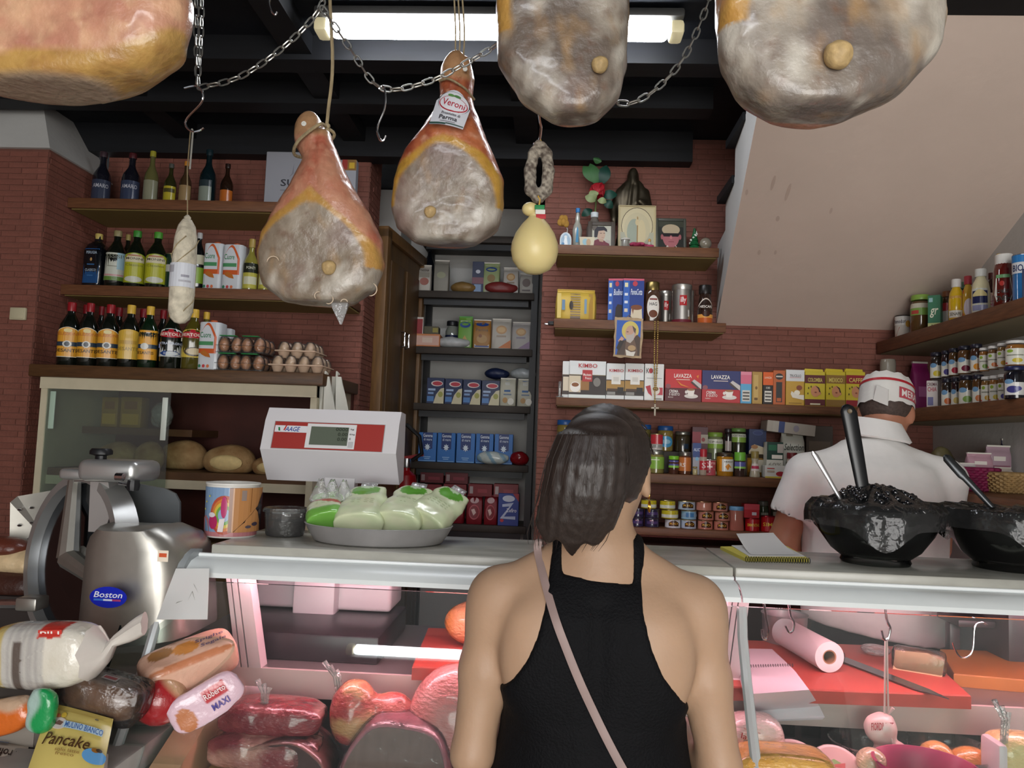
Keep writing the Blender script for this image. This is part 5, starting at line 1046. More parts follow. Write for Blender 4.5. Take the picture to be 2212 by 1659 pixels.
# ------------------------------------------------------------------ rack goods
YK = 4.31
z = RZ[0]
fl = lambda c, d: [('e', .5, .62, .28, .14, '#b08a5a'), ('e', .5, .62, .2, .09, '#c8a878'), ('p', [(.35, 0.03), (1, .03), (1, .3)], c), ('r', .25, .38, .75, .44, d)]
pouch('flour_bag', 'white and red flour bag at the rack edge', 'bag', 903, 932, 570, YK, z, 0.07, '#b8b2a8', [('r', .1, .5, .9, .7, '#8a8478'), ('e', .5, .35, .35, .14, '#9a5a4c'), ('t', 'FARINA', .15, .72, .85, .82, '#4a4440')])
pouch('paper_bag', 'plain grey paper bag on the top rack shelf', 'bag', 937, 971, 559, YK, z, 0.08, '#8a867c', [('e', .5, .5, .3, .1, '#9a9a80'), ])
V('dark_bottle', 'dark bottle standing behind the paper bags', 'bottle', 914, 940, 530, YK+0.12, z, OIL, '#10141c', '#10141c', .9, .4)
def lying(name, label, x0, x1, yt, Y, zb, dep, colr, grp=None, shine=False, stripes=None):
    xc, w_, h_ = fit(x0, x1, yt, Y, zb)
    t = thing(name, label, 'bag', (xc, Y+dep/2, zb), _rn.uniform(-0.1, 0.1), grp)
    def f(P): return elli(P, (0, 0, h_*0.48), (w_/2, dep/2, h_*0.52))+0.010*(fbm(P, 28)-0.5)+0.003*(fbm(P, 110)-0.5)
    def cf(P):
        c = np.repeat(lc(colr)[None], len(P), 0)*(0.8+0.4*fbm(P, 60))[:, None]
        if stripes: c = mixc(c, lc(stripes), (np.sin(P[:, 0]*90+P[:, 2]*60) > 0.5)*0.8)
        return c
    sdf_obj('bag', f, (-w_*0.6, -dep*0.6, -0.012), (w_*0.6, dep*0.6, h_*1.25+0.01), max(0.004, w_/30), mat('shiny_film' if shine else 'soft_film', rough=0.25 if shine else 0.45, vcol=True, coat=0.3 if shine else 0.0), t, cf, 1)
    return t
lying('snack_bag', 'flat tan bag lying on the top rack shelf', 972, 1030, 606, YK, z, 0.1, '#8a6c3c')
carton('pasta_pack', 'navy pack with red band on the top rack shelf', 'pack', 1021, 1046, 565, YK+0.03, z, 0.05, '#18244a', [('r', 0, .3, 1, .5, '#7a4a58'), ('r', .2, .05, .8, .28, '#7a94b8'), ('e', .5, .68, .2, .06, '#c8ccd8')])
pouch('flour_bag', 'green-edged white baking bag with blue oval', 'bag', 1044, 1081, 565, YK+0.03, z, 0.06, '#9aa878', [('r', .12, .05, .88, .9, '#c4c2b0'), ('e', .5, .76, .35, .08, '#2c4a8c'), ('e', .5, .48, .25, .12, '#8a7040'), ('e', .45, .22, .2, .08, '#b8a080')])
lying('snack_bag', 'flat dark red bag lying before the baking bag', 1046, 1120, 607, YK-0.01, z, 0.06, '#7a2a28')
pouch('flour_bag', 'white flour bag with brown emblem, top rack shelf', 'bag', 1087, 1122, 576, YK+0.03, z, 0.06, '#b8b4ac', fl('#b8b4ac', '#8a7a6a'))
pouch('flour_bag', 'small white flour bag with dark print at the rack end', 'bag', 1123, 1154, 588, YK, z, 0.06, '#a8a49c', [('e', .5, .5, .3, .2, '#6a5a54'), ('r', .2, .1, .8, .18, '#5a504c')])
z = RZ[1]
carton('biscuit_box', 'orange and white box lying across the rack end', 'box', 896, 951, 721, YK-0.02, z, 0.12, '#c07848', [('r', .04, .1, .96, .85, '#c8a090'), ('r', .3, .3, .7, .7, '#d0b8a8')])
carton('tea_box', 'small dark green and gold box on the orange one', 'box', 915, 948, 705, YK+0.02, at(930, 721, Y=YK+0.02).z, 0.07, '#4a4428', [('r', .6, .2, .95, .8, '#8c8030')])
lying('foil_pack', 'crumpled silver foil pack on the rack', 938, 1016, 726, YK-0.02, z, 0.09, '#b4b6b6', None, True)
V('preserve_jar', 'round glass jar with dark lid and navy label', 'jar', 961, 991, 692, YK+0.09, z, [(0, 0), (.9, 0), (1, .05), (1, .65), (.7, .82)], '#7c8078', '#1c1c20', .84, .85, [('r', 0, 0, 1, 1, '#1c2444')], (.05, .5), 2.8)
pouch('flour_bag', 'bright green edged baking bag with torn top', 'bag', 990, 1022, 682, YK+0.02, z, 0.06, '#6a9a3c', [('r', .14, .05, .86, .86, '#b8bcae'), ('e', .5, .72, .38, .09, '#24468c'), ('p', [(.1, .1), (.5, .4), (.9, .1)], '#b09050')], crimp='#4c9a3c')
pouch('flour_bag', 'white bag with brown sides and pastry picture', 'bag', 1022, 1062, 689, YK, z, 0.06, '#9a6c30', [('r', .08, .02, .92, .9, '#c8c6bc'), ('e', .5, .82, .36, .07, '#24468c'), ('t', 'Farina', .15, .58, .85, .68, '#5a4a34'), ('e', .5, .32, .3, .14, '#a88450'), ('e', .4, .42, .1, .06, '#7a4a24'), ('r', .1, .04, .9, .09, '#3a4a80')])
pouch('flour_bag', 'white flour bag with an orange corner', 'bag', 1062, 1106, 687, YK, z, 0.07, '#b5b0a6', fl('#b86a30', '#9a8a78'))
pouch('flour_bag', 'white flour bag with a mauve corner', 'bag', 1106, 1148, 694, YK, z, 0.07, '#aeaaa6', fl('#8a7490', '#8a8490'))
z = RZ[2]
las = [('e', .58, .78, .34, .11, '#d8ccc8'), ('e', .6, .78, .28, .08, '#b02c3c'), ('r', .08, .5, .5, .58, '#9ab0d0'), ('r', .08, .36, .4, .44, '#7a98c4'), ('p', [(.4, 0), (.55, .35), (.8, .58), (1, .62), (1, 0)], '#c8c0a0'), ('e', .8, .36, .14, .11, '#9a9a4c'), ('r', .04, .08, .42, .28, '#4a7ab4')]
for i, (a, b) in enumerate(((923, 961), (962, 1000), (1001, 1040), (1041, 1080))):
    carton('lasagne_box', 'dark blue lasagne box with pasta picture on the rack', 'box', a, b, 816+2*i, YK, z, 0.06, '#16264e', las, group='dark blue lasagne boxes')
wb = [('r', .28, .5, .68, .92, '#2a5a94'), ('t', 'RISO', .34, .74, .62, .84, '#d8dce0'), ('r', .25, .38, .75, .43, '#6a7a90'), ('e', .36, .2, .16, .1, '#b08850'), ('e', .72, .16, .2, .12, '#e0ded2')]
for i, (a, b) in enumerate(((1080, 1116), (1118, 1154))):
    pouch('rice_pack', 'white rice pack with blue panel next to the lasagne boxes' if i == 0 else 'white rice pack with blue panel at the rack post', 'pack', a, b, 816+2*i, YK, z, 0.06, '#bcbaa8', wb, top=0.95)
lying('pasta_bag', 'navy pasta bag lying on the lasagne boxes', 1046, 1101, 794, YK+0.005, at(1075, 818, Y=YK).z+0.002, 0.1, '#1a2444')
lying('pasta_bag', 'clear white pasta bag lying on the rice packs', 1102, 1160, 794, YK+0.005, at(1130, 819, Y=YK).z+0.002, 0.1, '#a8aeb0', None, True)
z = RZ[3]
salt = [('r', .04, .02, .96, .04, '#8ab4dc'), ('p', [(.22, .45), (.22, 1), (.78, 1), (.78, .45), (.5, .4)], '#14306c'), ('t', 'Gemma', .25, .84, .77, .95, '#dce4ee'), ('t', 'di mare', .28, .72, .74, .81, '#c0ccdc'), ('p', [(.5+(.17 if k % 2 == 0 else .09)*math.cos(k*PI/8), .5+(.13 if k % 2 == 0 else .07)*math.sin(k*PI/8)) for k in range(16)], '#d8e4ee'), ('r', .3, .15, .7, .18, '#8ab4dc'), ('r', .35, .09, .65, .12, '#8ab4dc')]
for i, (a, b) in enumerate(((905, 944), (946, 985), (987, 1027), (1029, 1067), (1069, 1109))):
    carton('salt_box', 'bright blue salt box with white star, uncovered' if i < 3 else 'bright blue salt box behind the white bag' if i == 3 else 'bright blue salt box behind the red bag', 'box', a, b, 934+i, YK, z, 0.06, '#2a6cb4', salt, group='blue salt boxes' if i < 3 else None)
lying('food_bag', 'white and blue film bag lying before the salt boxes', 1028, 1100, 975, YK-0.07, z, 0.07, '#b8c0bc', None, True, '#7aa0b8')
lying('food_bag', 'shiny red bag lying at the end of the salt shelf', 1102, 1143, 975, YK-0.05, z, 0.07, '#7c1018', None, True)
z = RZ[4]
rp = [('e', .5, .82, .28, .1, '#c8a8a8'), ('e', .5, .42, .34, .26, '#b85058'), ('e', .5, .42, .29, .22, '#7c1420'), ('p', [(.3, .5), (.5, .54), (.62, .4), (.46, .3)], '#d8b8b0')]
for i, (a, b) in enumerate(((893, 928), (930, 966), (967, 1004), (1007, 1043), (1046, 1076))):
    pouch('flour_bag', 'red flour pack standing in the front row of the bottom shelf', 'bag', a, b, 1070, YK, z, 0.075, '#7c1420', rp, 'red flour packs in the front row', top=0.95, crimp='#6c101c')
carton('sugar_pack', 'blue and red sugar pack lettered with a big white Z', 'pack', 1077, 1122, 1066, YK-0.01, z, 0.07, '#1c3c8c', [('e', .5, .84, .3, .1, '#c8d0e0'), ('p', [(.2, .66), (.75, .72), (.3, .28), (.85, .3), (.85, .2), (.1, .22), (.55, .6), (.2, .58)], '#b8c4dc'), ('t', 'Zefiro', .4, .42, .9, .54, '#e0e6f0', .3), ('e', .2, .16, .09, .05, '#c03038'), ('p', [(.7, 1), (1, 1), (1, .75)], '#9c1c28')])
zz_ = at(1000, 1071, Y=YK).z+0.001
for i, (a, b) in enumerate(((900, 954), (958, 1008), (1012, 1064), (1066, 1120))):
    carton('flour_pack', 'red flour pack lying flat on the front row packs', 'pack', a, b, 1046, YK+0.005, zz_, 0.08, '#74121c', [('r', .06, .2, .2, .8, '#a89898'), ('r', .4, .3, .8, .6, '#8c2a34')], group='red flour packs lying in the second layer')
zz_ = at(1000, 1046, Y=YK).z+0.001
for i, (a, b) in enumerate(((908, 959), (962, 1012))):
    carton('flour_pack', 'red flour pack lying on the very top beside the post' if i == 0 else 'red flour pack lying on the very top of the heap', 'pack', a, b, 1021, YK+0.01, zz_, 0.08, '#5c0e18', [('r', .05, .2, .2, .8, '#907878'), ('r', .35, .3, .85, .6, '#7a2430')])
# ------------------------------------------------------------------ left shelves
z = 2.495; YL = 3.27
for x0, x1, yt, bc, cc, items, lab in (
    (195, 233, 322, '#16161e', '#3a2a30', [('r', 0, 0, 1, 1, '#32384a'), ('t', 'AMARO', .15, .6, .85, .8, '#a8a8b0')], 'dark liqueur bottle with slate label nearest the pillar'),
    (258, 297, 325, '#16161e', '#4a1c20', [('r', 0, 0, 1, 1, '#343c52'), ('t', 'AMARO', .15, .6, .85, .8, '#a8a8b0')], 'dark liqueur bottle with slate label and maroon cap'),
    (309, 339, 322, '#5c5a34', '#9a9430', [('r', 0, 0, 1, 1, '#80806a')], 'slim clear bottle with yellow cap and pale label'),
    (352, 378, 350, '#2a2a14', '#4a4a44', [('r', 0, 0, 1, 1, '#a89a2c'), ('r', .1, .6, .9, .85, '#4a4420')], 'stubby bottle with yellow label'),
    (386, 411, 345, '#3c2c1c', '#b87a30', [('r', 0, 0, 1, 1, '#8c7450')], 'small brown bottle with orange cap behind the salami string'),
    (428, 464, 318, '#0e1c20', '#14262c', [('r', 0, 0, .7, 1, '#7c8478'), ('r', 0, .7, .7, 1, '#2a3438')], 'tall dark teal bottle with grey label'),
    (474, 501, 350, '#24160e', '#241410', [('r', 0, 0, 1, .8, '#a85c24')], 'small dark bottle with orange label')):
    V('liqueur_bottle', lab, 'bottle', x0, x1, yt, YL, z, LIQ, bc, cc, .90, .42, items, (.08, .45), 2.4)
carton('shopping_bag', 'stiff white shopping bag with dark lettering on the top shelf', 'bag', 575, 700, 328, YL+0.03, z, 0.05, '#8f9096', [('t', 'SUN', .28, .40, .72, .52, '#2a2a32'), ('r', .28, .32, .62, .34, '#7a7a80'), ('p', [(.42, .55), (.50, .62), (.5, .8), (.47, .62)], '#77777f')], rz=0)
carton('shopping_bag', 'grey card box with red and yellow top beside the ham', 'box', 732, 771, 345, YL, z, 0.04, '#8a8c92', [('r', .2, .78, 1, 1, '#7a5a2c'), ('r', .2, .8, .5, 1, '#8a2c24'), ('r', .6, .82, .9, .94, '#b8982c')], rz=0)
z = 2.111
V('oil_bottle', 'square dark oil bottle with a tall blue label', 'bottle', 180, 224, 500, YL-0.02, z, [(0, 0), (.95, 0), (1, .02), (1, .66), (.8, .78), (.32, .86), (.3, .95)], '#0c0f14', '#b8a45a', .90, .36, [('r', 0, 0, 1, 1, '#1f4878'), ('t', 'PERUGIA', .14, .84, .86, .92, '#a8b8c8'), ('t', 'CLASSICO', .14, .34, .86, .41, '#a8b8c8'), ('e', .5, .68, .08, .05, '#b08a58'), ('r', .25, .52, .75, .55, '#3c6898'), ('r', .3, .2, .7, .23, '#3c6898')], (.08, .70), 1.35, 5.0, rz=0)
V('oil_bottle', 'dark oil bottle with a sky-blue landscape label', 'bottle', 223, 266, 494, YL-0.02, z, OIL, '#11140e', '#8a805a', .90, .42, [('r', 0, 0, 1, 1, '#b9bcae'), ('r', .6, .4, 1, 1, '#98b8c4'), ('t', 'ASSISI', .1, .8, .75, .93, '#6a6e60'), ('r', 0, 0, 1, .14, '#5c7c34'), ('r', .1, .16, .9, .22, '#b88a88'), ('r', .25, .5, .6, .53, '#8a8a7c')], (.13, .60), 2.4, 3.0, rz=0)
V('oil_bottle', 'dark oil bottle with gold cap half hidden in the second row', 'bottle', 258, 284, 504, YL+0.08, z, OIL, '#11140e', '#a8985c', .9, .42)
grn = [('a', 0, 0, 1, 1, .12, '#8c9c2c'), ('a', .06, .03, .94, .97, .12, '#a8a828'), ('a', .15, .68, .85, .97, .16, '#c8c0a0'), ('t', 'MONINI', .2, .76, .8, .84, '#3a3428'), ('r', .25, .88, .75, .93, '#a87458'), ('t', 'Classico', .2, .55, .8, .63, '#7c7c2c'), ('e', .5, .12, .3, .1, '#bcbcac'), ('r', .93, 0, 1, .8, '#5c9c3c')]
V('oil_bottle', 'green-capped oil bottle with lime label beside the sky-blue one', 'bottle', 265, 309, 494, YL-0.03, z, OIL, '#0f150c', '#3c8434', .89, .42, grn, (.09, .60), 2.5, 3.0, rz=0)
V('oil_bottle', 'green-capped oil bottle with lime label beside the salami', 'bottle', 310, 355, 497, YL-0.03, z, OIL, '#0f150c', '#4c9434', .89, .42, grn, (.09, .60), 2.5, 3.0, rz=0)
tin('oil_tin', 'dark green tin behind the white salami', 'tin', 354, 378, 546, YL, z, '#163024', [('r', .2, .5, .8, .7, '#a8a8a0')])
V('oil_bottle', 'dark bottle with silver cap behind the salami label', 'bottle', 412, 441, 500, YL-0.02, z, OIL, '#101214', '#a8a8a8', .90, .42, [('r', .1, 0, 1, .5, '#7c9c30'), ('r', .1, .6, 1, .9, '#b8b49c')], (.12, .66), 2.4, 3.0)
cu = [('r', 0, 0, 1, 1, '#c4c8cc'), ('a', 0, .35, .95, 1, .3, '#c0592c'), ('a', 0, .45, .84, .95, .26, '#c8ccd0'), ('t', 'Cuore', .06, .68, .66, .80, '#2c7a4c'), ('r', 0, .52, .8, .60, '#4c8a5c'), ('p', [(.1, .36), (.3, .42), (.62, .34), (.7, .26), (.4, .28), (.2, .32)], '#b0682c'), ('e', .12, .08, .07, .035, '#3c7a5c'), ('e', .34, .08, .08, .035, '#b84448'), ('e', .58, .08, .08, .035, '#c87048')]
def oiltin(label, x0, x1, yt, z, back=0.0):
    return V('oil_tin', label, 'tin', x0, x1, yt, YL-0.03, z, [(0, 0), (1, 0), (1, .93), (.96, .945), (.3, .95)], '#b4b8bc', '#c05828', .93, .32, cu, (.0, .93), 1.5, 5.0, bm=mat('white_tin', '#c4c8cc', 0.25), back=back, rz=0)
oiltin('white corn-oil tin beside the dark silver-capped bottle', 440, 483, 519, z)
oiltin('white corn-oil tin beside the small vinegar bottle', 481, 526, 522, z)
vin = [('r', 0, 0, 1, .8, '#b0aa48'), ('r', .1, .2, .9, .6, '#c4c4a8'), ('r', 0, .8, 1, 1.3, '#24281c'), ('t', 'PONTI', .25, .98, .75, 1.12, '#c8c8b0')]
V('vinegar_bottle', 'small pale oil bottle with gold cap and black neck label', 'bottle', 523, 556, 513, YL-0.03, z, LIQ, '#868038', '#a48c48', .84, .44, vin, (.06, .42), 2.2, rz=0)
V('vinegar_bottle', 'small pale oil bottle hidden behind the ham edge', 'bottle', 558, 588, 515, YL-0.03, z, LIQ, '#868038', '#a48c48', .84, .44, vin, (.06, .42), 2.2, rz=0)
z = 1.741; YL = 3.03
des = lambda c='#d0942c': [('a', 0, 0, 1, 1, .2, '#d8d0b8'), ('a', .04, .02, .96, .985, .2, c), ('e', .5, .88, .14, .07, '#d8c88c'), ('t', 'SELEZIONE', .12, .72, .88, .82, '#b8682c'), ('r', 0, .36, 1, .50, '#2c3a48'), ('e', .5, .43, .15, .11, '#c8c8c0'), ('e', .5, .43, .09, .08, '#28323c'), ('t', 'DESANTIS', .1, .16, .9, .27, '#3a2c1c')]
for i, (x0, x1, yt, cc, dk) in enumerate(((121, 166, 650, '#8c1820', des()), (165, 206, 652, '#8c1820', des()), (207, 251, 655, '#8c1820', des()), (252, 296, 656, '#cda63c', [('r', 0, 0, 1, .93, '#c8a23c'), ('a', 0, .7, 1, 1, .12, '#c8a23c'), ('t', 'DESANTIS', .1, .28, .9, .40, '#8c7430'), ('r', .2, .5, .8, .62, '#b08c34')]), (296, 337, 659, '#cda63c', [('r', 0, 0, 1, 1, '#d0962c'), ('t', "dell'Olivo", .1, .78, .8, .92, '#3a2c14'), ('r', 0, .38, 1, .52, '#2c3a48'), ('e', .4, .45, .15, .11, '#c8c8c0'), ('t', 'DESANTIS', .05, .18, .75, .28, '#3a2c1c')]))):
    V('oil_bottle', ('red-capped oil bottle with an orange-yellow label in the front row', 'red-capped oil bottle with an orange-yellow label in the front row', 'red-capped oil bottle with an orange-yellow label in the front row', 'yellow-capped oil bottle with a plain mustard label', 'yellow-capped dark green oil bottle with an orange label')[i], 'bottle', x0, x1, yt, YL-0.05, z, OIL, '#0f120d' if i < 4 else '#0d1f10', cc, .86, .42, dk, (.13, .60), 2.5, 3.2, rz=0, group='red-capped front row oil bottles' if i < 3 else None)
for x0, x1, yt, k in ((160, 196, 656, 0), (232, 266, 662, 1), (284, 320, 665, 2), (330, 362, 668, 3), (200, 226, 660, 4)):
    V('oil_bottle', 'red-capped dark oil bottle standing in the back row', 'bottle', x0, x1, yt, YL+0.09, z, OIL, '#0f120d', '#7c141c', .86, .42, group='red-capped oil bottles in the back row')
ber = lambda a, b: [('a', 0, .05, 1, 1, .1, a), ('p', [(.1, .06), (.5, 0), (.9, .06)], a), ('e', .5, .80, .48, .11, '#a81c28'), ('t', 'BERTOLLI', .1, .75, .9, .85, '#e8dccc'), ('e', .5, .93, .1, .05, '#a81c28')]+b
V('oil_bottle', 'dark oil bottle with white label and blue sash', 'bottle', 341, 388, 664, YL-0.05, z, OIL, '#10160e', '#c8a23c', .86, .42, ber('#c8ccc8', [('p', [(0, .48), (1, .60), (1, .44), (0, .34)], '#22449c'), ('t', 'EXTRA VERGINE', .08, .45, .9, .53, '#c8d0e0'), ('p', [(.15, .16), (.3, .24), (.7, .24), (.85, .16), (.7, .08), (.3, .08)], '#22407c'), ('t', 'GENTILE', .3, .13, .7, .19, '#c0c8d8')]), (.17, .66), 2.5, 3.0, rz=0)
V('oil_bottle', 'olive oil bottle with yellow label showing a frying pan', 'bottle', 388, 435, 665, YL-0.05, z, OIL, '#4a4414', '#cda63c', .86, .42, ber('#c8b048', [('p', [(0, .7), (0, .58), (.7, .68), (.5, .72)], '#d0ccb8'), ('e', .58, .24, .34, .15, '#4a4034'), ('e', .58, .25, .27, .11, '#b8a884'), ('p', [(.85, .3), (1, .4), (1, .34), (.88, .26)], '#4a4034')]), (.17, .66), 2.5, 3.0, rz=0)
V('oil_bottle', 'pale olive oil bottle with yellow cap in the back row', 'bottle', 424, 456, 672, YL+0.06, z, OIL, '#5c5620', '#cda63c', .88, .42)
YL = 3.03
oiltin('white corn-oil tin beside the egg boxes', 434, 481, 691, z, -0.02)
V('oil_tin', 'plain white tin behind the corn-oil tin', 'tin', 468, 499, 709, YL+0.06, z, [(0, 0), (1, 0), (1, .98), (.96, 1)], '#b4b8bc', sq=5.0, bm=_M['white_tin'], rz=0)
egg = MB().lathe([(0, -0.026), (0.010, -0.0245), (0.018, -0.018), (0.0218, -0.006), (0.021, 0.006), (0.0165, 0.018), (0.010, 0.0255), (0.005, 0.0285), (0, 0.0295)], 14)
def mkegg(nm, c): me = egg.mesh(nm); me.materials.append(mat('eggshell_'+c, c, 0.5, noise=0.08, nscale=30)); return me
eg1, eg2 = mkegg('egg', '#b87e54'), mkegg('egg', '#cfae90')
M_CLEAR = film('clear_pack', '#f2f4f2', 0.08, 1.0, 0.05, 0.4, 60)
def eggbox(label, px, zb, nx, ny, Y, me, glab, dx=0.052, top=True):
    p = at(px, 760, Y=Y); x0 = p.x
    t = thing('egg_box', label, 'egg box', (x0, Y, zb)); w_, d_ = nx*dx, ny*dx
    tr = MB(); tr.rb((w_/2-dx/2, d_/2-dx/2, 0.003), (w_, d_, 0.004), 0.002); tr.build('base', M_CLEAR, t)
    for i in range(nx):
        for j in range(ny):
            MB().lathe([(0.017, 0.002), (0.0245, 0.018), (0.025, 0.026)], 10, (i*dx, j*dx, 0)).build('cup', M_CLEAR, t)
            MB().lathe([(0.0255, 0.030), (0.0245, 0.045), (0.016, 0.064), (0.0, 0.066)], 10, (i*dx, j*dx, 0)).build('dome', M_CLEAR, t)
            o = bpy.data.objects.new('egg', me); C.objects.link(o); o.location = (x0+i*dx, Y+j*dx, zb+0.033); tag(o, glab, 'egg', glab+'s')
    MB().rb((w_/2-dx/2, d_/2-dx/2, 0.030), (w_, d_, 0.003), 0.001).build('rim', M_CLEAR, t)
    if top: MB().rb((w_/2-dx/2-0.006, -0.012, 0.0685), (w_*0.62, 0.03, 0.003), 0.001).build('paper_label', mat('green_label', '#2c8a4c', 0.5), t)
    return t
b1 = eggbox('clear egg box under another, beside the white tin', 484, z, 2, 3, 3.0, eg1, 'brown egg in the lower clear box by the tin')
b2 = eggbox('clear egg box stacked on top beside the white tin', 484, z+0.071, 2, 3, 3.0, eg1, 'brown egg in the upper clear box by the tin')
b3 = eggbox('clear egg box in the lower layer beside the pulp trays', 533, z, 2, 3, 3.0, eg1, 'brown egg in the lower clear box by the trays')
b4 = eggbox('clear egg box in the upper layer beside the pulp trays', 533, z+0.071, 2, 3, 3.0, eg1, 'brown egg in the upper clear box by the trays')
def eggtray(label, px, zb, Y, glab, n=4, m=3):
    p = at(px, 790, Y=Y); dx = 0.053; x0 = p.x
    t = thing('egg_tray', label, 'egg tray', (x0, Y, zb))
    MB().rb(((n-1)*dx/2, (m-1)*dx/2, 0.028), (n*dx+0.006, m*dx+0.006, 0.006), 0.002).build('rim', mat('pulp_pink', '#c2a78f', 0.8, noise=0.1), t)
    for i in range(n):
        for j in range(m):
            MB().lathe([(0.013, 0), (0.016, 0.002), (0.026, 0.028)], 10, (i*dx, j*dx, 0)).build('cup', _M['pulp_pink'], t)
            o = bpy.data.objects.new('egg', eg2); C.objects.link(o); o.location = (x0+i*dx, Y+j*dx, zb+0.036); tag(o, glab, 'egg', glab+'s')
            MB().lathe([(0.0258, 0.032), (0.024, 0.048), (0.015, 0.066), (0.0, 0.068)], 10, (i*dx, j*dx, 0)).build('clear_dome', M_CLEAR, t)
eggtray('pale pulp egg tray at the shelf corner', 600, z, 2.985, 'pale egg in the lower pulp tray')
eggtray('pale egg tray stacked on the lower tray', 612, z+0.060, 3.02, 'pale egg in the upper tray', 3, 3)
# ------------------------------------------------------------------ goods on the right wall shelves
def RV(fn, name, label, cat, x0, x1, yt, Xp, zb, *a, **k):
    xm = (x0+x1)/2; p = at(xm, (yt+800)/2, X=Xp); w_ = (x1-x0)*p.y/1660*0.97; h_ = at(xm, yt, Y=p.y).z-zb
    _OVR[0] = (p.x, w_, h_)
    if fn is carton: t = fn(name, label, cat, 0, 0, 0, p.y, zb, *a, **k)
    else: t = fn(name, label, cat, 0, 0, 0, p.y-w_/2, zb, *a, **k)
    _OVR[0] = None
    t.rotation_euler[2] = -0.62
    return t
z = 2.0; XF, XB = 1.51, 1.60
RV(tin, 'food_can', 'small white tomato can at the end of the sauce shelf', 'can', 1934, 1968, 683, XF, z, '#c8c4bc', [('r', 0, .6, 1, 1, '#d4d4d0'), ('p', [(.2, .1), (.4, .5), (.9, .7), (1, .1)], '#b03a34'), ('e', .8, .65, .12, .15, '#c89a44'), ('t', 'Pomodori', .1, .68, .7, .85, '#3a3440')], lid='#3a3836')
RV(V, 'preserve_jar', 'tall jar with pale green lid on the sauce shelf', 'jar', 1968, 2009, 639, XF, z, JAR, '#5c4424', '#86ac4c', .87, .98, [('r', 0, 0, 1, .6, '#84ac54'), ('r', 0, .6, 1, 1, '#cccab8'), ('r', .2, .1, .5, .4, '#b84a44')], (.48, .78), 2.8)
RV(V, 'preserve_jar', 'jar of artichokes with black label and dark lid', 'jar', 1992, 2020, 655, XF+0.03, z, JAR, '#8c8450', '#24221e', .86, .98, [('r', 0, 0, 1, 1, '#1f1e1c'), ('r', .2, .5, .8, .62, '#8a8470')], (.12, .5), 2.8)
RV(carton, 'food_carton', 'green carton with a big white letter g', 'box', 2015, 2040, 637, XF, z, 0.05, '#3c7a5c', [('t', 'gr', .2, .35, .8, .62, '#e8ecd8', .4), ('r', 0, 0, 1, .2, '#c8d090'), ('r', .1, .8, .4, .92, '#9ac4c8'), ('t', '10', .3, .04, .7, .16, '#3a3a2c')])
RV(V, 'preserve_jar', 'small brown jar with red and white label', 'jar', 2036, 2056, 630, XF+0.05, z, JAR, '#4c2c18', '#7c4c2c', .86, .98, [('r', 0, 0, 1, 1, '#c8c4c0'), ('r', 0, .6, 1, 1, '#b0343c')], (.2, .7), 2.6)
RV(V, 'mustard_bottle', 'bright yellow mustard bottle with white cap', 'bottle', 2050, 2082, 604, XF, z, SAUCE, '#d0ac14', '#d8d8d4', .82, .62, [('r', 0, 0, 1, 1, '#c89c4c'), ('r', .05, .04, .95, .35, '#d8d4c8'), ('t', 'SENAPE', .15, .12, .85, .26, '#4a4434'), ('p', [(.1, .4), (.9, .4), (.9, .9), (.1, .9)], '#c8984c')], (.12, .62), 2.0)
RV(V, 'mayonnaise_bottle', 'yellow squeeze bottle with orange strip and red lid', 'bottle', 2080, 2103, 597, XF+0.02, z, SAUCE, '#c8a02c', '#a83440', .82, .7, [('r', 0, 0, .2, 1, '#d06024'), ('e', .6, .4, .36, .3, '#d8d0dc')], (.05, .7), 2.4)
RV(V, 'mayonnaise_bottle', 'cream mayonnaise bottle with white cap and navy label', 'bottle', 2100, 2138, 582, XF, z, SAUCE, '#d0cca8', '#d4d8d4', .84, .62, [('r', 0, 0, 1, 1, '#c8ccc4'), ('r', .06, .36, .94, .9, '#1c2450'), ('a', .1, .66, .9, .95, .2, '#cfc48c'), ('r', .06, .05, .94, .28, '#8c90b0')], (.10, .58), 1.9)
RV(V, 'ketchup_bottle', 'round dark red ketchup bottle behind the upside-down one', 'bottle', 2132, 2152, 590, XF+0.04, z, SAUCE, '#3c1210', '#5c2020', .86, .6, [('e', .5, .5, .5, .5, '#c8a090'), ('t', 'Sl', .3, .35, .7, .6, '#a83058')], (.1, .55), 2.0)
RV(V, 'ketchup_bottle', 'upside-down red ketchup bottle with broad white cap on top', 'bottle', 2147, 2192, 551, XF, z, [(0, 0), (.88, 0), (.98, .04), (1, .3), (.95, .7), (.82, .8), (.78, .83)], '#5c1a14', '#dcdcd8', .82, .80, [('p', [(.5, 0), (.85, .04), (1, .3), (.88, 1), (.12, 1), (0, .3), (.15, .04)], '#d4d2c8'), ('r', .12, .88, .88, 1, '#6c9c6c'), ('t', 'HEINZ', .85, .24, .15, .06, '#3c4a44'), ('t', 'ZERO', .8, .46, .2, .34, '#3c4440'), ('e', .45, .68, .12, .09, '#b03a34')], (.12, .62), 1.7)
RV(V, 'sauce_bottle', 'green glass bottle with yellow cap behind the ketchup', 'bottle', 2146, 2172, 549, XB, z, OIL, '#24442c', '#c8a83c', .9, .42)
RV(tin, 'food_can', 'tall blue and white can lettered BIO', 'can', 2190, 2226, 551, XF, z, '#2c6ca8', [('r', 0, .62, 1, .85, '#d0d4d8'), ('r', 0, .85, 1, 1, '#2c78b8'), ('t', 'BIO', .15, .66, .6, .8, '#1c2c5c'), ('r', .55, .1, 1, .7, '#1c2450')], lid='#8c9098')
RV(V, 'preserve_jar', 'pale green jar behind the yellow mustard bottle', 'jar', 2056, 2090, 612, XB, z, JAR, '#5c6a4c', '#4c6a54', .86, .98)
z = 1.69
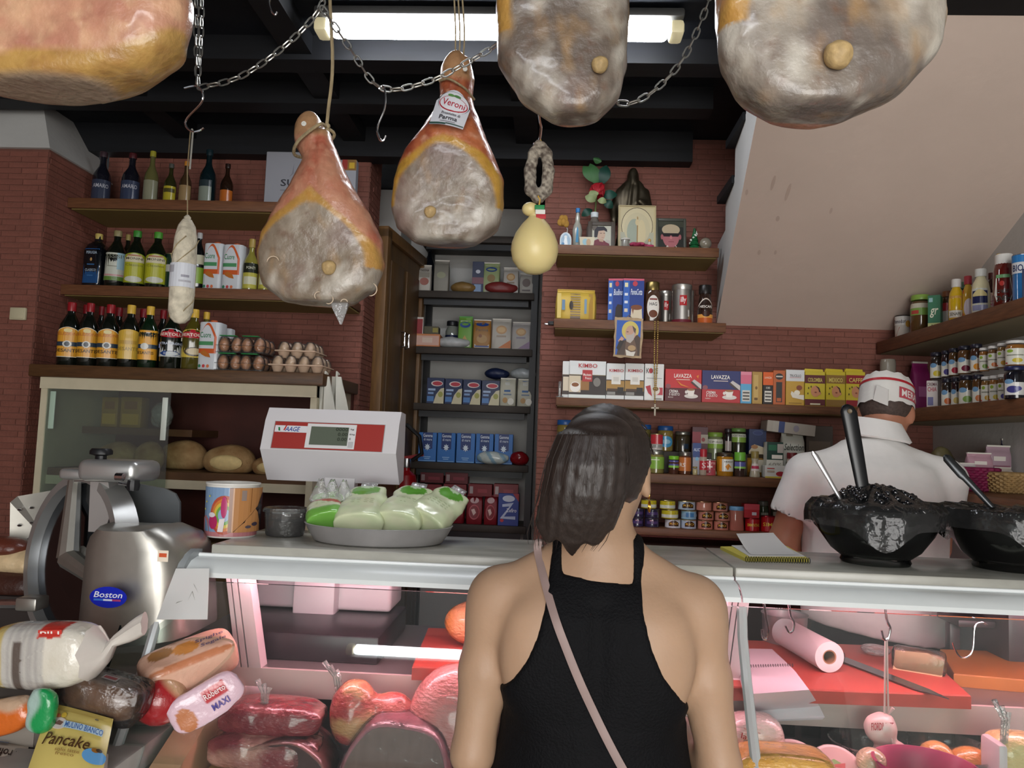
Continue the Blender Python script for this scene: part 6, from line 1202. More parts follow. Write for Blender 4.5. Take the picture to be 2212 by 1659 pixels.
jam = lambda fc: [('r', 0, 0, 1, .86, '#d6d4c8'), ('e', .32, .86, .26, .16, '#6c94b8'), ('e', .6, .3, .26, .2, fc)]
tis = lambda fc: [('r', 0, 0, 1, 1, '#d8d8cc'), ('e', .3, .84, .14, .1, '#8aa83c'), ('r', .15, .55, .85, .62, '#8a8c7c'), ('e', .6, .26, .2, .14, fc), ('r', .08, .06, .2, .14, '#b03c3c')]
fruit = ['#c8b43c', '#4c4488', '#a8283c', '#6c2038', '#d08c2c', '#c86c3c', '#c8b060', '#7c9c4c', '#c87848', '#c89c3c']
z2 = z+0.112
up = [(2010, 2036, 762, 'd'), (2034, 2054, 758, 'd'), (2050, 2074, 753, 'd'), (2070, 2099, 748, 'd'), (2097, 2121, 744, 'd'), (2116, 2136, 752, 't'), (2135, 2157, 748, 't'), (2155, 2177, 742, 't'), (2174, 2214, 737, 't')]
lo = [(2034, 2058, 818, 'd'), (2055, 2074, 816, 'd'), (2072, 2103, 812, 'd'), (2101, 2124, 810, 'd'), (2120, 2142, 814, 't'), (2138, 2160, 812, 't'), (2156, 2174, 809, 't')]
nm = ['plum', 'strawberry', 'cherry', 'peach', 'apricot', 'pear', 'berry', 'apple', 'orange']
for r, (row, zb, wd) in enumerate(((up, z2, 'upper'), (lo, z, 'lower'))):
    for i, (x0, x1, yt, kd) in enumerate(row):
        if kd == 'd': RV(V, 'jam_jar', 'dark-lidded %s jam jar in the %s layer' % (nm[i+(3 if r else 0)], wd), 'jar', x0, x1, yt, XF-0.02, zb, JAR, ['#2c2420', '#2a1a1c', '#4c3418', '#54381c', '#3c2418', '#1c1820'][i % 6], '#1c1c2c', .87, .98, jam(fruit[(i+5*r) % 10]), (.04, .58), 2.2)
        else: RV(V, 'jam_jar', 'white-lidded %s jam jar in the %s layer' % (nm[i], wd), 'jar', x0, x1, yt, XF-0.02, zb, JAR, ['#6c4c2c', '#7c5c30', '#8c5c28'][i % 3], '#d4d4d0', .89, .98, tis(fruit[(i+3*r+2) % 10]), (.04, .68), 2.4)
RV(V, 'jam_jar', 'big dark blueberry jam jar with navy lid', 'jar', 2170, 2213, 792, XF-0.06, z, JAR, '#14141c', '#1c2048', .88, .98, [('r', 0, 0, 1, .8, '#d4d4d0'), ('e', .25, .85, .24, .15, '#6c94b8'), ('e', .45, .35, .3, .22, '#3c3c78'), ('e', .7, .4, .16, .14, '#4c4c8c')], (.12, .6), 1.9)
RV(carton, 'food_carton', 'white carton with red lettering beside the cap', 'box', 2012, 2034, 822, XF-0.02, z, 0.05, '#c8c0bc', [('t', 'CREMA', .05, .8, .95, .92, '#5a2a34'), ('t', 'CHIA', .1, .6, .9, .76, '#a83048'), ('r', .1, .1, .6, .4, '#6c6c94')])
t = pouch('snack_bag', 'magenta bag glowing at the corner behind the jam jars', 'bag', 1975, 2012, 780, 3.36, 1.69, 0.06, '#8c2464', [('r', .2, .3, .8, .5, '#b86a9c')])
# ------------------------------------------------------------------ baskets of snacks on a table at the right
tz = 1.39
def deep_shelf():
    t = thing('wall_shelf', 'deep brown wooden shelf with snack baskets on the white wall', 'shelf', (1.69, 2.72, tz-0.045))
    MB().rb((-0.18, 0, 0.0225), (0.36, 1.05, 0.041), 0.003).build('board', M_WOODY, t)
    MB().rb((-0.366, 0, 0.0225), (0.012, 1.05, 0.045), 0.003).build('front_edge', M_WOODY, t)
deep_shelf()
def basket(label, px, py, Y, w_, d_, h_, colr):
    p = at(px, py, Y=Y)
    t = thing('snack_basket', label, 'basket', (p.x, Y+d_/2, tz)); M_ = mat('wicker_'+colr, colr, 0.7, noise=0.3, nscale=60)
    for k in range(9):
        v = k/8; s = 0.82+0.18*v; pts = []
        for q in range(48):
            a = 2*PI*q/48; kk = (abs(math.cos(a))**3+abs(math.sin(a))**3)**(-1/3)
            wv = 0.003*(1 if (q+k) % 2 else -1)
            pts.append(((w_/2*s*kk+wv)*math.cos(a), (d_/2*s*kk+wv)*math.sin(a), h_*v+0.006))
        MB().tube(pts, 0.0075, 6, closed=True).build('strand', M_, t)
    for q in range(0, 24):
        a = 2*PI*q/24; kk = (abs(math.cos(a))**3+abs(math.sin(a))**3)**(-1/3)
        MB().tube([(w_/2*0.82*kk*math.cos(a), d_/2*0.82*kk*math.sin(a), 0), (w_/2*kk*math.cos(a), d_/2*kk*math.sin(a), h_)], 0.004, 5).build('stake', M_, t)
    MB().rb((0, 0, 0.004), (w_*0.8, d_*0.8, 0.006), 0.002).build('base', M_, t)
    return t
basket('magenta wicker basket filled with snack bags', 2120, 1050, 2.72, 0.17, 0.2, 0.068, '#7c1444')
basket('tan wicker basket beside the magenta one', 2205, 1055, 2.66, 0.14, 0.17, 0.055, '#a88858')
for i, (x0, x1, yt, c1, c2, lab) in enumerate(((2072, 2110, 1000, '#b8b0b0', '#8c3c3c', 'white and red snack bag slumped over the magenta basket'), (2095, 2150, 978, '#b48c98', '#7c3c44', 'pink crisp bag standing in the magenta basket'), (2118, 2160, 1003, '#6c9cc4', '#2c3c9c', 'pale blue snack bag at the basket rim'), (2130, 2185, 962, '#a88c98', '#8c5c6c', 'large pale pink bag behind the baskets'), (2170, 2225, 948, '#1c2444', '#3c5ca0', 'navy bag standing at the wall behind the baskets'), (2160, 2200, 1010, '#c8bcb0', '#b07060', 'white paper packet in the tan basket'))):
    Y = 2.74+0.05*(i % 3)+(0.16 if i in (3, 4) else 0)
    pouch('snack_bag', lab, 'bag', x0, x1, yt, Y, tz+0.012 if i not in (3, 4) else tz, 0.05, c1, [('r', .1, .3, .9, .55, c2), ('r', .2, .65, .7, .75, '#d8d0c8'), ('e', .5, .2, .25, .1, c2)], tilt=0.02*(i % 3-1))
t = lying('food_bag', 'bundle of dried herbs in brown wrap behind the shoulder', 2022, 2075, 965, 2.95, tz, 0.1, '#5c5438')
# ------------------------------------------------------------------ chains and hooks
lk = MB(); n = 18; pts = []
for k in range(n):
    a = 2*PI*k/n; pts.append((0.0065*math.cos(a), 0, 0.0105*math.sin(a)+(0.0065 if math.sin(a) > 0 else -0.0065)*0.6))
lk.tube(pts, 0.0021, 6, closed=True); LINK = lk.mesh('chain_link'); LINK.materials.append(mat('galvanised', '#b4b4ae', 0.3, metal=0.9))
def path(pts, n):
    P = [Vector(p) for p in pts]; L = [0]
    for a, b in zip(P, P[1:]): L.append(L[-1]+(b-a).length)
    out = []
    for k in range(n+1):
        s = L[-1]*k/n; i = max(j for j in range(len(L)) if L[j] <= s+1e-9); i = min(i, len(P)-2)
        out.append(P[i].lerp(P[i+1], (s-L[i])/max(1e-9, L[i+1]-L[i])))
    return out, L[-1]
def catmull(P, m=10):
    P = [Vector(p) for p in P]; Q = [P[0]*2-P[1]]+P+[P[-1]*2-P[-2]]; o = []
    for i in range(1, len(Q)-2):
        for k in range(m):
            t_ = k/m; a, b, c, d = Q[i-1:i+3]
            o.append(0.5*((2*b)+(c-a)*t_+(2*a-5*b+4*c-d)*t_**2+(3*b-a-3*c+d)*t_**3))
    return o+[P[-1]]
def ceil_(pts, top):
    up = lambda p: Vector((p.x, p.y, 2.935))
    return ([up(pts[0])] if 's' in top else [])+pts+([up(pts[-1])] if 'e' in top else [])
def chain(label, pix, Y, top):
    pts = ceil_(catmull([at(x, y, Y=Y) for x, y in pix]), top); _, L = path(pts, 1); n_ = max(2, round(L/0.0245))
    pp, L = path(pts, n_)
    t = thing('metal_chain', label, 'chain', pp[0])
    for k in range(n_):
        a, b = pp[k], pp[k+1]; d = (b-a).normalized()
        o = bpy.data.objects.new('chain_link', LINK); C.objects.link(o); o.parent = t
        sd_ = Vector((0, 1, 0)) if k % 2 == 0 else d.cross(Vector((0, 1, 0))).normalized()
        sd_ = (sd_-d*sd_.dot(d)).normalized(); x_ = sd_.cross(d)
        o.matrix_local = Matrix.Translation((a+b)/2-pp[0]) @ Matrix((x_, sd_, d)).transposed().to_4x4()
    return t
YC = 1.70
chain('steel chain hanging straight down to the salami hook', [(422, -60), (424, 60), (428, 186)], YC, 's')
chain('second strand of the steel chain over the salami hook', [(436, -60), (434, 60), (426, 186)], YC+0.012, 's')
chain('steel chain sagging from the salami hook up to the ceiling', [(428, 190), (520, 165), (620, 95), (694, 14), (700, -50)], YC, 'e')
chain('steel chain sagging between the two hanging hams', [(694, 14), (760, 110), (822, 190), (920, 178), (1000, 140), (1080, 92), (1150, 30), (1160, -40)], YC-0.02, 'e')
chain('steel chain sagging behind the big ham end', [(1262, -40), (1270, 60), (1290, 150), (1312, 208), (1360, 224), (1420, 190), (1480, 120), (1528, 10), (1540, -50)], YC, 'se')
def hook(label, pix, Y, r=0.0028, name='meat_hook', m=None, top=''):
    pts = ceil_(catmull([at(x, y, Y=Y) for x, y in pix], 6), top); t = thing(name, label, 'hook', pts[0])
    MB().tube([p-pts[0] for p in pts], r, 8).build('rod', m or M_CHROME, t)
    return t
hook('steel S-hook carrying the white salami', [(398, 190), (415, 186), (428, 187), (438, 200), (434, 222), (404, 255), (402, 272), (415, 284), (430, 282), (440, 276)], YC)
hook('empty steel S-hook hanging between the hams', [(818, 192), (826, 186), (832, 200), (830, 235), (815, 275), (820, 300), (828, 303), (833, 293)], YC-0.02)
hook('steel hook end dangling beside the lamp', [(586, -20), (582, 5), (586, 22), (594, 32), (598, 26)], YC, top='s')
hook('steel hook carrying the grey sausage loop', [(1158, 60), (1160, 200), (1166, 258), (1169, 275), (1166, 300), (1160, 312), (1152, 310)], YC, top='s')
# ------------------------------------------------------------------ hanging hams
M_HAM = mat('ham_rind', rough=0.35, vcol=True, bump=0.3, bscale=70, noise=0.12, nscale=45, coat=0.35)
M_STR = mat('hemp_string', '#9c8c6c', 0.9, noise=0.3, nscale=120, stretch=(1, 1, 0.3), bump=0.4, bscale=200)
def ham(label, p, s, prof_w, face, rz=0.0, hock=(-0.02, 0.0), hs=1.0, tilt=0.0, skin='#b88268', redc='#9c5040', grey='#857868', fat='#b48a48', seed=0, h=0.0055, apex=1.0):
    """cured leg: broad thigh at the bottom, narrowing to the hock; the cut face looks along local -y"""
    t = thing('cured_ham', label, 'ham', p, rz); t.rotation_euler = (0, tilt, rz)
    zs_, aw = [v[0]*s for v in prof_w], [v[1]*s for v in prof_w]; bd = [v[2]*s for v in prof_w]; xc = [v[3]*s for v in prof_w]
    H = zs_[-1]
    def f(P):
        z = np.clip(P[:, 2], zs_[0], zs_[-1])
        a = np.interp(z, zs_, aw); b = np.interp(z, zs_, bd); x = P[:, 0]-np.interp(z, zs_, xc)
        e = np.sqrt((x/a)**2+(P[:, 1]/b)**2)
        d = (e-1)*np.minimum(a, b)
        dz = np.maximum(zs_[0]-P[:, 2], P[:, 2]-zs_[-1])
        d = np.where(dz > 0, np.sqrt(np.maximum(d, 0)**2+dz**2), d)
        if hock: d = smin(d, elli(P, (hock[0]*s, 0, H+hock[1]*s), (0.034*s*hs, 0.03*s*hs, 0.052*s*hs)), 0.03*s)
        cut = -(P[:, 1]+0.052*s+0.12*np.maximum(0, P[:, 2]-face[1]*s))      # flatten the cut face
        k = 0.03*s; hh = np.clip(0.5-0.5*(cut-d)/k, 0, 1)
        d = cut*(1-hh)+d*hh+k*hh*(1-hh)
        if hock: d = d+0.006*s*np.exp(-((P[:, 0]-np.interp(P[:, 2], zs_, xc)-0.006*s*np.sin(P[:, 2]/s*30))/(0.006*s))**2)*(P[:, 1] < 0)*np.clip((P[:, 2]/s-face[1]-face[3])*30, 0, 1)
        return d+0.010*s*(fbm(P+seed, 14/s)-0.5)+0.004*s*(fbm(P+seed, 50/s)-0.5)
    def cf(P):
        x = P[:, 0]/s-np.interp(P[:, 2], zs_, xc)/s*0.5; z = P[:, 2]/s
        nz = fbm(P @ np.array([[1, 0, .5], [0, 1, 0], [-.5, 0, .45]])+seed, 17/s); n2 = fbm(P+seed+3, 60/s); n3 = fbm(P*np.array([1, 1, 0.4])+seed+9, 35/s)
        up = np.maximum(0, (z-face[1])/face[3]); wx = face[2]*np.clip(1-0.55*apex*up**2, 0.2, 1)
        e = np.sqrt(((x-face[0])/wx)**2+((z-face[1])/np.where(z > face[1], face[3], face[3]*1.25))**2)+0.16*(nz-0.5)
        front = P[:, 1] < (0.03*s)
        c = mixc(lc(skin), lc(redc), (n3-0.45)*2.6)
        c = mixc(c, lc('#d0a082'), (n2-0.55)*2.5)
        c = mixc(c, lc('#a8845e'), np.clip((P[:, 2]-(H-0.02*s))*60/s, 0, 0.85)) if hock else c
        g = mixc(lc(grey), lc('#aaa091'), (nz-0.45)*3.2); g = mixc(g, lc('#6e5444'), (n2-0.57)*2.8); g = mixc(g, lc('#a08058'), (n3-0.56)*2.6); g = mixc(g, lc('#b9b2a6'), (fbm(P @ np.array([[1, 0, .9], [0, 1, 0], [-.9, 0, .3]])+seed+5, 14/s)-0.56)*5); g = mixc(g, lc('#84706a'), (fbm(P+seed+21, 9/s)-0.5)*3)
        ft = mixc(lc(fat), lc('#a87434'), (n2-0.5)*2)
        band = 1.22+0.07*np.sin(np.arctan2(z-face[1], x-face[0])*3+1+seed)
        m1 = np.clip((e-1)*14+0.5, 0, 1); m2 = np.clip((e-band)*12+0.5, 0, 1)
        cc = np.where(front[:, None], mixc(mixc(g, ft, m1), c, m2), c)
        low = (z < face[1]*0.85) & (e > 0.9)
        return np.where(low[:, None], mixc(g, ft, np.clip((P[:, 1]/s+0.0)*8, 0, 0.7)), cc)
    m_ = max(aw)+0.03*s
    top = H+(0.07*s*hs+(hock[1] if hock else 0)*s if hock else 0.02)
    sdf_obj('meat', f, (-m_-0.03*s, -m_, zs_[0]-0.03*s), (m_+0.03*s, m_, top+0.02), h*s, M_HAM, t, cf)
    return t
def rope(t, pts, r=0.0035, name='string'):
    return MB().tube(catmull(pts, 6), r, 6).build(name, M_STR, t)
def knob(t, x, y, z, r, m='bone'):
    o = sdf_obj('bone_end', lambda P: elli(P, (0, 0, 0), (r, r*0.9, r))+0.006*(fbm(P, 60)-0.5), (-r*1.4,)*3, (r*1.4,)*3, r/7, mat('bone', '#b89c6c', 0.6, noise=0.25, nscale=70, bump=0.3), t)
    o.location = (x, y, z)
PR = [(0.015, 0.085, 0.06, 0.0), (0.05, 0.135, 0.088, 0.0), (0.11, 0.152, 0.098, 0.0), (0.17, 0.146, 0.098, 0.0), (0.24, 0.112, 0.088, -0.003), (0.30, 0.075, 0.070, -0.006), (0.36, 0.046, 0.048, -0.010), (0.41, 0.030, 0.034, -0.018), (0.43, 0.026, 0.03, -0.022)]
pA = at(690, 668, Y=1.75); sA = 0.98
hA = ham('cured ham hanging alone by a rope beside the shelves', (at(692, 600, Y=1.75).x, 1.75, pA.z), sA, PR, (-0.012, 0.112, 0.128, 0.132), 0.0, hock=(-0.048, 0.0), hs=1.08, seed=1, redc='#a4523f')
qa = at(705, 275, Y=1.75)-hA.location; ta = at(712, -60, Y=1.75)-hA.location
rope(hA, [(ta.x, 0, 2.935-hA.location.z), ta, (qa.x+0.006, 0, qa.z+0.16), (qa.x+0.002, 0, qa.z+0.04), qa], 0.0042); rope(hA, [qa, (qa.x-0.004, -0.04, qa.z-0.01), (-0.055, -0.045, 0.385), (-0.075, -0.01, 0.365), (-0.05, 0.035, 0.38), (qa.x+0.01, 0.03, qa.z-0.01), qa], 0.004, 'string_loop')
for k in range(3): MB().ball((qa.x+0.002, 0, qa.z+0.003-0.012*k), (0.015, 0.015, 0.014), 10, 6).build('knot', M_STR, hA)
knob(hA, 0.035, -0.055, 0.088, 0.017)
MB().lathe([(0.006, 0), (0.006, 0.003), (0.0025, 0.003), (0.0025, 0.001)], 12, M=Matrix.Rotation(PI/2, 4, 'X')).build('rivet', mat('white_plastic_tag', '#d8d8d0', 0.4), hA).location = (at(657, 268, Y=1.72)-hA.location)
tp = [(0.018, -0.02), (0.075, -0.02)]
g = MB(); g.rings([[(0.03, -0.02, 0.03), (0.075, -0.02, 0.03), (0.075, 0.0, 0.03), (0.03, 0.0, 0.03)], [(0.037, -0.015, 0.0), (0.072, -0.018, 0.0), (0.07, -0.005, 0.0), (0.037, -0.005, 0.0)], [(0.056, -0.012, -0.036), (0.060, -0.012, -0.036), (0.060, -0.010, -0.036), (0.056, -0.010, -0.036)]])
g.build('plastic_tip', film('wrap_film', '#e4e4e4', 0.12, 1.0, 0.25, 0.5, 60), hA)
for px, py, wv, hv, nm in ((705, 425, 0.028, 0.02, 'e'), (642, 405, 0.018, 0.03, 'e'), (682, 330, 0.014, 0.014, 'b')):
    q = at(px, py, Y=1.68)-hA.location
    Art(lambda u, v, o: (q.x+(u-.5)*wv, -0.083+(0.026 if py > 400 else 0.042)-o, q.z+(v-.5)*hv)).draw([('e', .5, .5, .5, .5, '#7c4a3c' if nm == 'e' else '#5c7474'), ('e', .5, .5, .3, .3, '#a8705c' if nm == 'e' else '#7c9494')]).build('brand_stamp', hA)
for px, py, r_, a0 in ((592, 568, 0.014, 0.3), (690, 640, 0.009, 1.2), (712, 648, 0.010, 4.2), (800, 625, 0.015, 4.6), (745, 655, 0.008, 0.2)):
    q = at(px, py, Y=1.695)-hA.location
    MB().tube([(q.x+r_*math.cos(a0+k*0.4), -0.062+0.02*max(0, abs(q.x)-0.09)*8, q.z+r_*math.sin(a0+k*0.4)) for k in range(8)], [0.0006]+[0.0014]*6+[0.0006], 5).build('lard_curl', mat('lard', '#c8b49c', 0.6), hA)
pB = at(962, 538, Y=1.95); sB = 1.06
PRB = [(z_, a*(0.93 if z_ < 0.2 else 1.0), b, 0.004+(x if z_ < 0.3 else -x*0.9)) for z_, a, b, x in PR]
hB = ham('cured ham with an oval paper tag, hung by doubled string', (at(962, 480, Y=1.95).x, 1.95, pB.z), sB, PRB, (0.0, 0.112, 0.122, 0.128), 0.0, hock=(0.012, 0.012), hs=1.22, seed=5, skin='#b56a45', redc='#84382a', grey='#7d7062', fat='#b88e3c', apex=0.6)
for dx, px in ((-0.008, 982), (0.0, 990), (0.012, 998)):
    q = at(px, 150, Y=1.95)-hB.location; tq = at(px-2, -60, Y=1.95)-hB.location
    rope(hB, [(tq.x, 0, 2.935-hB.location.z), tq, (q.x+dx*0.2, 0, q.z+0.1), q], 0.0022)
qb = at(975, 175, Y=1.93)-hB.location; rope(hB, [(qb.x-0.03, -0.03, qb.z-0.005), (qb.x, -0.055, qb.z-0.012), (qb.x+0.04, -0.04, qb.z-0.03), (qb.x+0.06, 0.0, qb.z-0.04)], 0.003, 'string_loop')
knob(hB, -0.032, -0.055, 0.082, 0.016)
MB().lathe([(0.006, 0), (0.006, 0.003), (0.0025, 0.003), (0.0025, 0.001)], 12, M=Matrix.Rotation(PI/2, 4, 'X')).build('rivet', _M['white_plastic_tag'], hB).location = (at(1005, 150, Y=1.90)-hB.location)
a_, b_, c_, d_ = [at(x, y, Y=yy)-hB.location for x, y, yy in ((927, 268, 1.852), (1000, 280, 1.852), (1022, 222, 1.865), (950, 195, 1.865))]
tagf = lambda u, v, o: tuple(a_*(1-u)*(1-v)+b_*u*(1-v)+c_*u*v+d_*(1-u)*v+Vector((0, -0.012*math.sin(PI*u)-o, 0)))
A = Art(tagf, nx=12); A.cols([i/12 for i in range(13)], [0]*13, [0.7+0.42*math.sin(PI*min(1, max(0, (i/12*1.1-0.05))))**0.7 for i in range(13)], '#c9ccd4')
A.draw([('e', .52, .72, .46, .34, '#3c3c40'), ('e', .52, .71, .44, .34, '#d2d5db'), ('e', .52, .68, .42, .24, '#a82838'), ('e', .52, .69, .39, .215, '#d6d8de'), ('t', 'Veroni', .2, .60, .86, .80, '#a8243a'), ('e', .4, .92, .1, .04, '#5c8c4c'), ('e', .58, .93, .1, .04, '#4c7c44'), ('r', .35, .46, .75, .475, '#b84450'), ('t', 'Prosciutto di', .28, .32, .82, .40, '#34343c'), ('t', 'Parma', .25, .16, .78, .29, '#24242c'), ('r', .3, .10, .75, .12, '#8c8c94'), ('r', 0, .0, .5, .05, '#2c4c44'), ('r', .5, .03, 1, .06, '#2c4c44')])
tg = A.build('paper_tag', hB); tg['label'] = 'white oval-topped paper tag'
PC = [(0.01, 0.05, 0.05, 0.03), (0.05, 0.10, 0.085, 0.018), (0.12, 0.128, 0.10, 0.004), (0.20, 0.135, 0.105, 0.0), (0.30, 0.130, 0.105, 0.0), (0.42, 0.10, 0.09, 0.0), (0.55, 0.05, 0.05, 0.0)]
pC = at(1215, 275, Y=1.52)
hC = ham('big grey ham end hanging in front of the ceiling lamp', (at(1212, 120, Y=1.52).x, 1.52, pC.z+0.008), 1.02, PC, (0.015, 0.20, 0.118, 0.30), 0.0, hock=None, seed=11, grey='#6a5e54', h=0.007, apex=0.3)
knob(hC, at(1296, 143, Y=1.45).x-hC.location.x, -0.062, at(1296, 143, Y=1.45).z-pC.z, 0.017, 'b'); rope(hC, [(0, 0, 0.55), (0, 0, 0.65), (0, 0, 0.81)], 0.004)
PD = [(0.0, 0.06, 0.06, -0.02), (0.03, 0.115, 0.085, -0.01), (0.08, 0.150, 0.10, 0.0), (0.14, 0.162, 0.11, 0.004), (0.22, 0.165, 0.115, 0.004), (0.32, 0.145, 0.11, 0.0), (0.45, 0.09, 0.08, 0.0), (0.6, 0.04, 0.04, 0.0)]
pD = at(1745, 272, Y=1.05)
hD = ham('largest grey ham end with a round bone, by the stairs', (at(1782, 100, Y=1.05).x, 1.05, pD.z+0.016), 0.96, PD, (0.018, 0.14, 0.142, 0.26), 0.0, hock=None, seed=21, grey='#6c625a', h=0.007, apex=0.2)
knob(hD, at(1818, 133, Y=0.98).x-hD.location.x, -0.058, at(1818, 133, Y=0.98).z-pD.z, 0.019); rope(hD, [(0, 0, 0.6), (0, 0, 0.7), (0, 0, 0.97)], 0.004)
PE = [(0.0, 0.10, 0.06, -0.03), (0.02, 0.155, 0.085, -0.02), (0.06, 0.185, 0.10, -0.004), (0.12, 0.19, 0.105, 0.0), (0.20, 0.175, 0.105, -0.004), (0.32, 0.145, 0.10, -0.01), (0.45, 0.09, 0.08, -0.01), (0.6, 0.04, 0.04, 0.0)]
pE = at(180, 222, Y=1.05)
hE = ham('pink ham hanging over the side counter with a yellow fat rim', (at(140, 100, Y=1.05).x, 1.05, pE.z+0.02), 0.98, PE, (-0.3, 0.2, 0.01, 0.01), 0.0, hock=None, seed=31, skin='#bf8a6c', redc='#a86a54', h=0.007)
me = hE.children[0].data; P = np.array([v.co[:] for v in me.vertices]); nz = fbm(P, 18); n2 = fbm(P, 55)
c = mixc(mixc(lc('#bf9072'), lc('#ac7560'), (nz-0.42)*3), lc('#cfa884'), (n2-0.5)*2.5)
rim = 0.036+0.05*np.clip((P[:, 0]-0.05)/0.13, 0, 1)**2+0.014*(nz-0.5)
c = mixc(c, mixc(lc('#b08a4c'), lc('#94683a'), (n2-0.4)*2), np.clip((rim-P[:, 2])*120, 0, 1)); c = mixc(c, lc('#9c8c80'), np.clip((0.006-P[:, 2])*120, 0, 0.8))
me.attributes['Col'].data.foreach_set('color', np.concatenate([c, np.ones((len(P), 1))], 1).ravel().astype(np.float32))
rope(hE, [(0, 0, 0.6), (0, 0, 0.7), (0, 0, 0.96)], 0.004)
# ------------------------------------------------------------------ salami, sausage loop, provola
p = at(388, 700, Y=YC); tp = at(405, 470, Y=YC)
t = thing('salami', 'white floury salami with paper band hanging on a hook', 'salami', p); dv = tp-p; L = dv.length
Rm = Matrix(((1, 0, dv.x/L), (0, 1, 0), (-dv.x/L, 0, dv.z/L))).to_4x4()
prs = [(0, 0.0), (0.012, 0.003), (0.021, 0.012), (0.0265, 0.03), (0.0275, 0.08), (0.0265, 0.15), (0.0245, 0.2), (0.019, 0.228), (0.010, 0.243), (0.006, L-0.006), (0.008, L), (0.003, L+0.006)]
me_ = MB().lathe(prs, 22, M=Rm)
me_.build('casing', mat('floury_casing', '#c8c0ac', 0.8, noise=0.35, nscale=45, bump=0.5, bscale=60), t, 60)
def sl_art(u, v, o):
    a = (u-.5)*3.0; z_ = 0.082+v*0.055
    return tuple(Rm @ Vector((0.0288*math.sin(a)+o*math.sin(a), -(0.0288+o)*math.cos(a), z_)))
Art(sl_art, nx=12).draw([('r', 0, 0, 1, 1, '#c4c8d0'), ('r', .15, .6, .4, .9, '#9c9ca4'), ('r', .6, .4, .8, .5, '#8c8c98'), ('r', .55, .2, .85, .28, '#a4a4ac')]).build('paper_band', t)
for a0 in (0, 1.6):
    MB().tube([tuple(Rm @ Vector((0.0282*math.sin(a0+k*0.75)*min(1, (0.02+0.03*k)/0.05), -0.0282*math.cos(a0+k*0.75)*min(1, (0.02+0.03*k)/0.05), 0.01+0.021*k))) for k in range(10)], 0.0012, 5).build('twine', M_STR, t)
q = at(414, 284, Y=YC)-p; MB().tube([Rm @ Vector((0, 0, L)), (q.x-0.004, 0, q.z-0.09), q+Vector((-0.003, 0, 0))], 0.0014, 5).build('hanging_cord', M_STR, t); MB().tube([(q.x+0.002, 0, q.z-0.09), q+Vector((0.003, 0, 0)), (q.x, 0, q.z+0.006)], 0.0022, 6).build('cord_loop', mat('grey_cord', '#a8a8a0', 0.6), t)
c0 = at(1165, 370, Y=YC)
t = thing('sausage', 'grey mould-dusted sausage bent into a loop', 'sausage', c0)
wv, hv = 0.020, 0.058
def fs(P):
    pts = [(-0.004, 0, hv+0.008), (-0.014, 0, hv*0.7), (-0.021, 0, 0), (-0.018, 0, -hv*0.75), (0.0, 0, -hv-0.003), (0.017, 0, -hv*0.75), (0.021, 0, 0), (0.015, 0, hv*0.7), (0.006, 0, hv+0.004)]
    return chain_(P, pts, [0.007, 0.0125, 0.0135, 0.0135, 0.0135, 0.0135, 0.0135, 0.0125, 0.007], 0.006)+0.005*(fbm(P, 90)-0.5)
sdf_obj('casing', fs, (-0.05, -0.03, -0.085), (0.05, 0.03, 0.085), 0.0032, mat('mouldy_casing', rough=0.85, vcol=True, bump=0.4, bscale=120), t, lambda P: mixc(lc('#564c44'), lc('#b0a898'), (fbm(P, 150, 3)-0.35)*2.4))
MB().tube([(-0.004, 0, hv+0.006), (0, 0, hv+0.016), (0.006, 0, hv+0.004)], 0.0018, 6).build('tie', mat('yellow_tie', '#c8a83c', 0.5), t)
MB().tube([(0, 0, hv+0.012), at(1166, 300, Y=YC)-c0+Vector((0, 0, 0.004))], 0.0014, 5).build('loop_string', M_STR, t)
p = at(1153, 592, Y=YC); H = at(1153, 445, Y=YC).z-p.z
t = thing('provola_cheese', 'pale yellow pear-shaped provola cheese on a tricolour ribbon', 'cheese', p)
MB().lathe([(0, 0), (0.018, 0.002), (0.036, 0.012), (0.049, 0.03), (0.0535, 0.052), (0.052, 0.07), (0.044, 0.092), (0.031, 0.112), (0.018, 0.127), (0.0125, 0.134), (0.013, 0.138)], 32).build('body', mat('provola', '#d9c78c', 0.35, noise=0.04, nscale=10, sss=0.15), t, 80)
MB().ball((-0.013, 0, 0.148), (0.038, 0.034, 0.032), 18, 10).build('head', _M['provola'], t); MB().lathe([(0.0155, 0.130), (0.016, 0.134), (0.0135, 0.139)], 18).build('collar', _M['provola'], t)
q = at(1166, 440, Y=YC-0.02)-p
for k, c_ in enumerate(('#1c7c44', '#d4d4cc', '#b02830')):
    MB().rb((q.x+0.006*k*0.3, -0.02, q.z-0.008-0.0105*k), (0.022, 0.002, 0.0105), 0.0008, M=None).build('ribbon_stripe', mat('ribbon_'+c_, c_, 0.6), t)
e_ = c0-p; MB().tube([(q.x-0.004, -0.01, q.z-0.02), (q.x, -0.012, q.z+0.012), e_+Vector((0, -0.0155, -0.064)), e_+Vector((0, -0.006, -0.0492)), e_+Vector((0, 0.006, -0.0492)), e_+Vector((0, 0.0155, -0.064)), (q.x, 0.008, q.z-0.01)], 0.0018, 6).build('cord', mat('gold_cord', '#b8902c', 0.5), t)
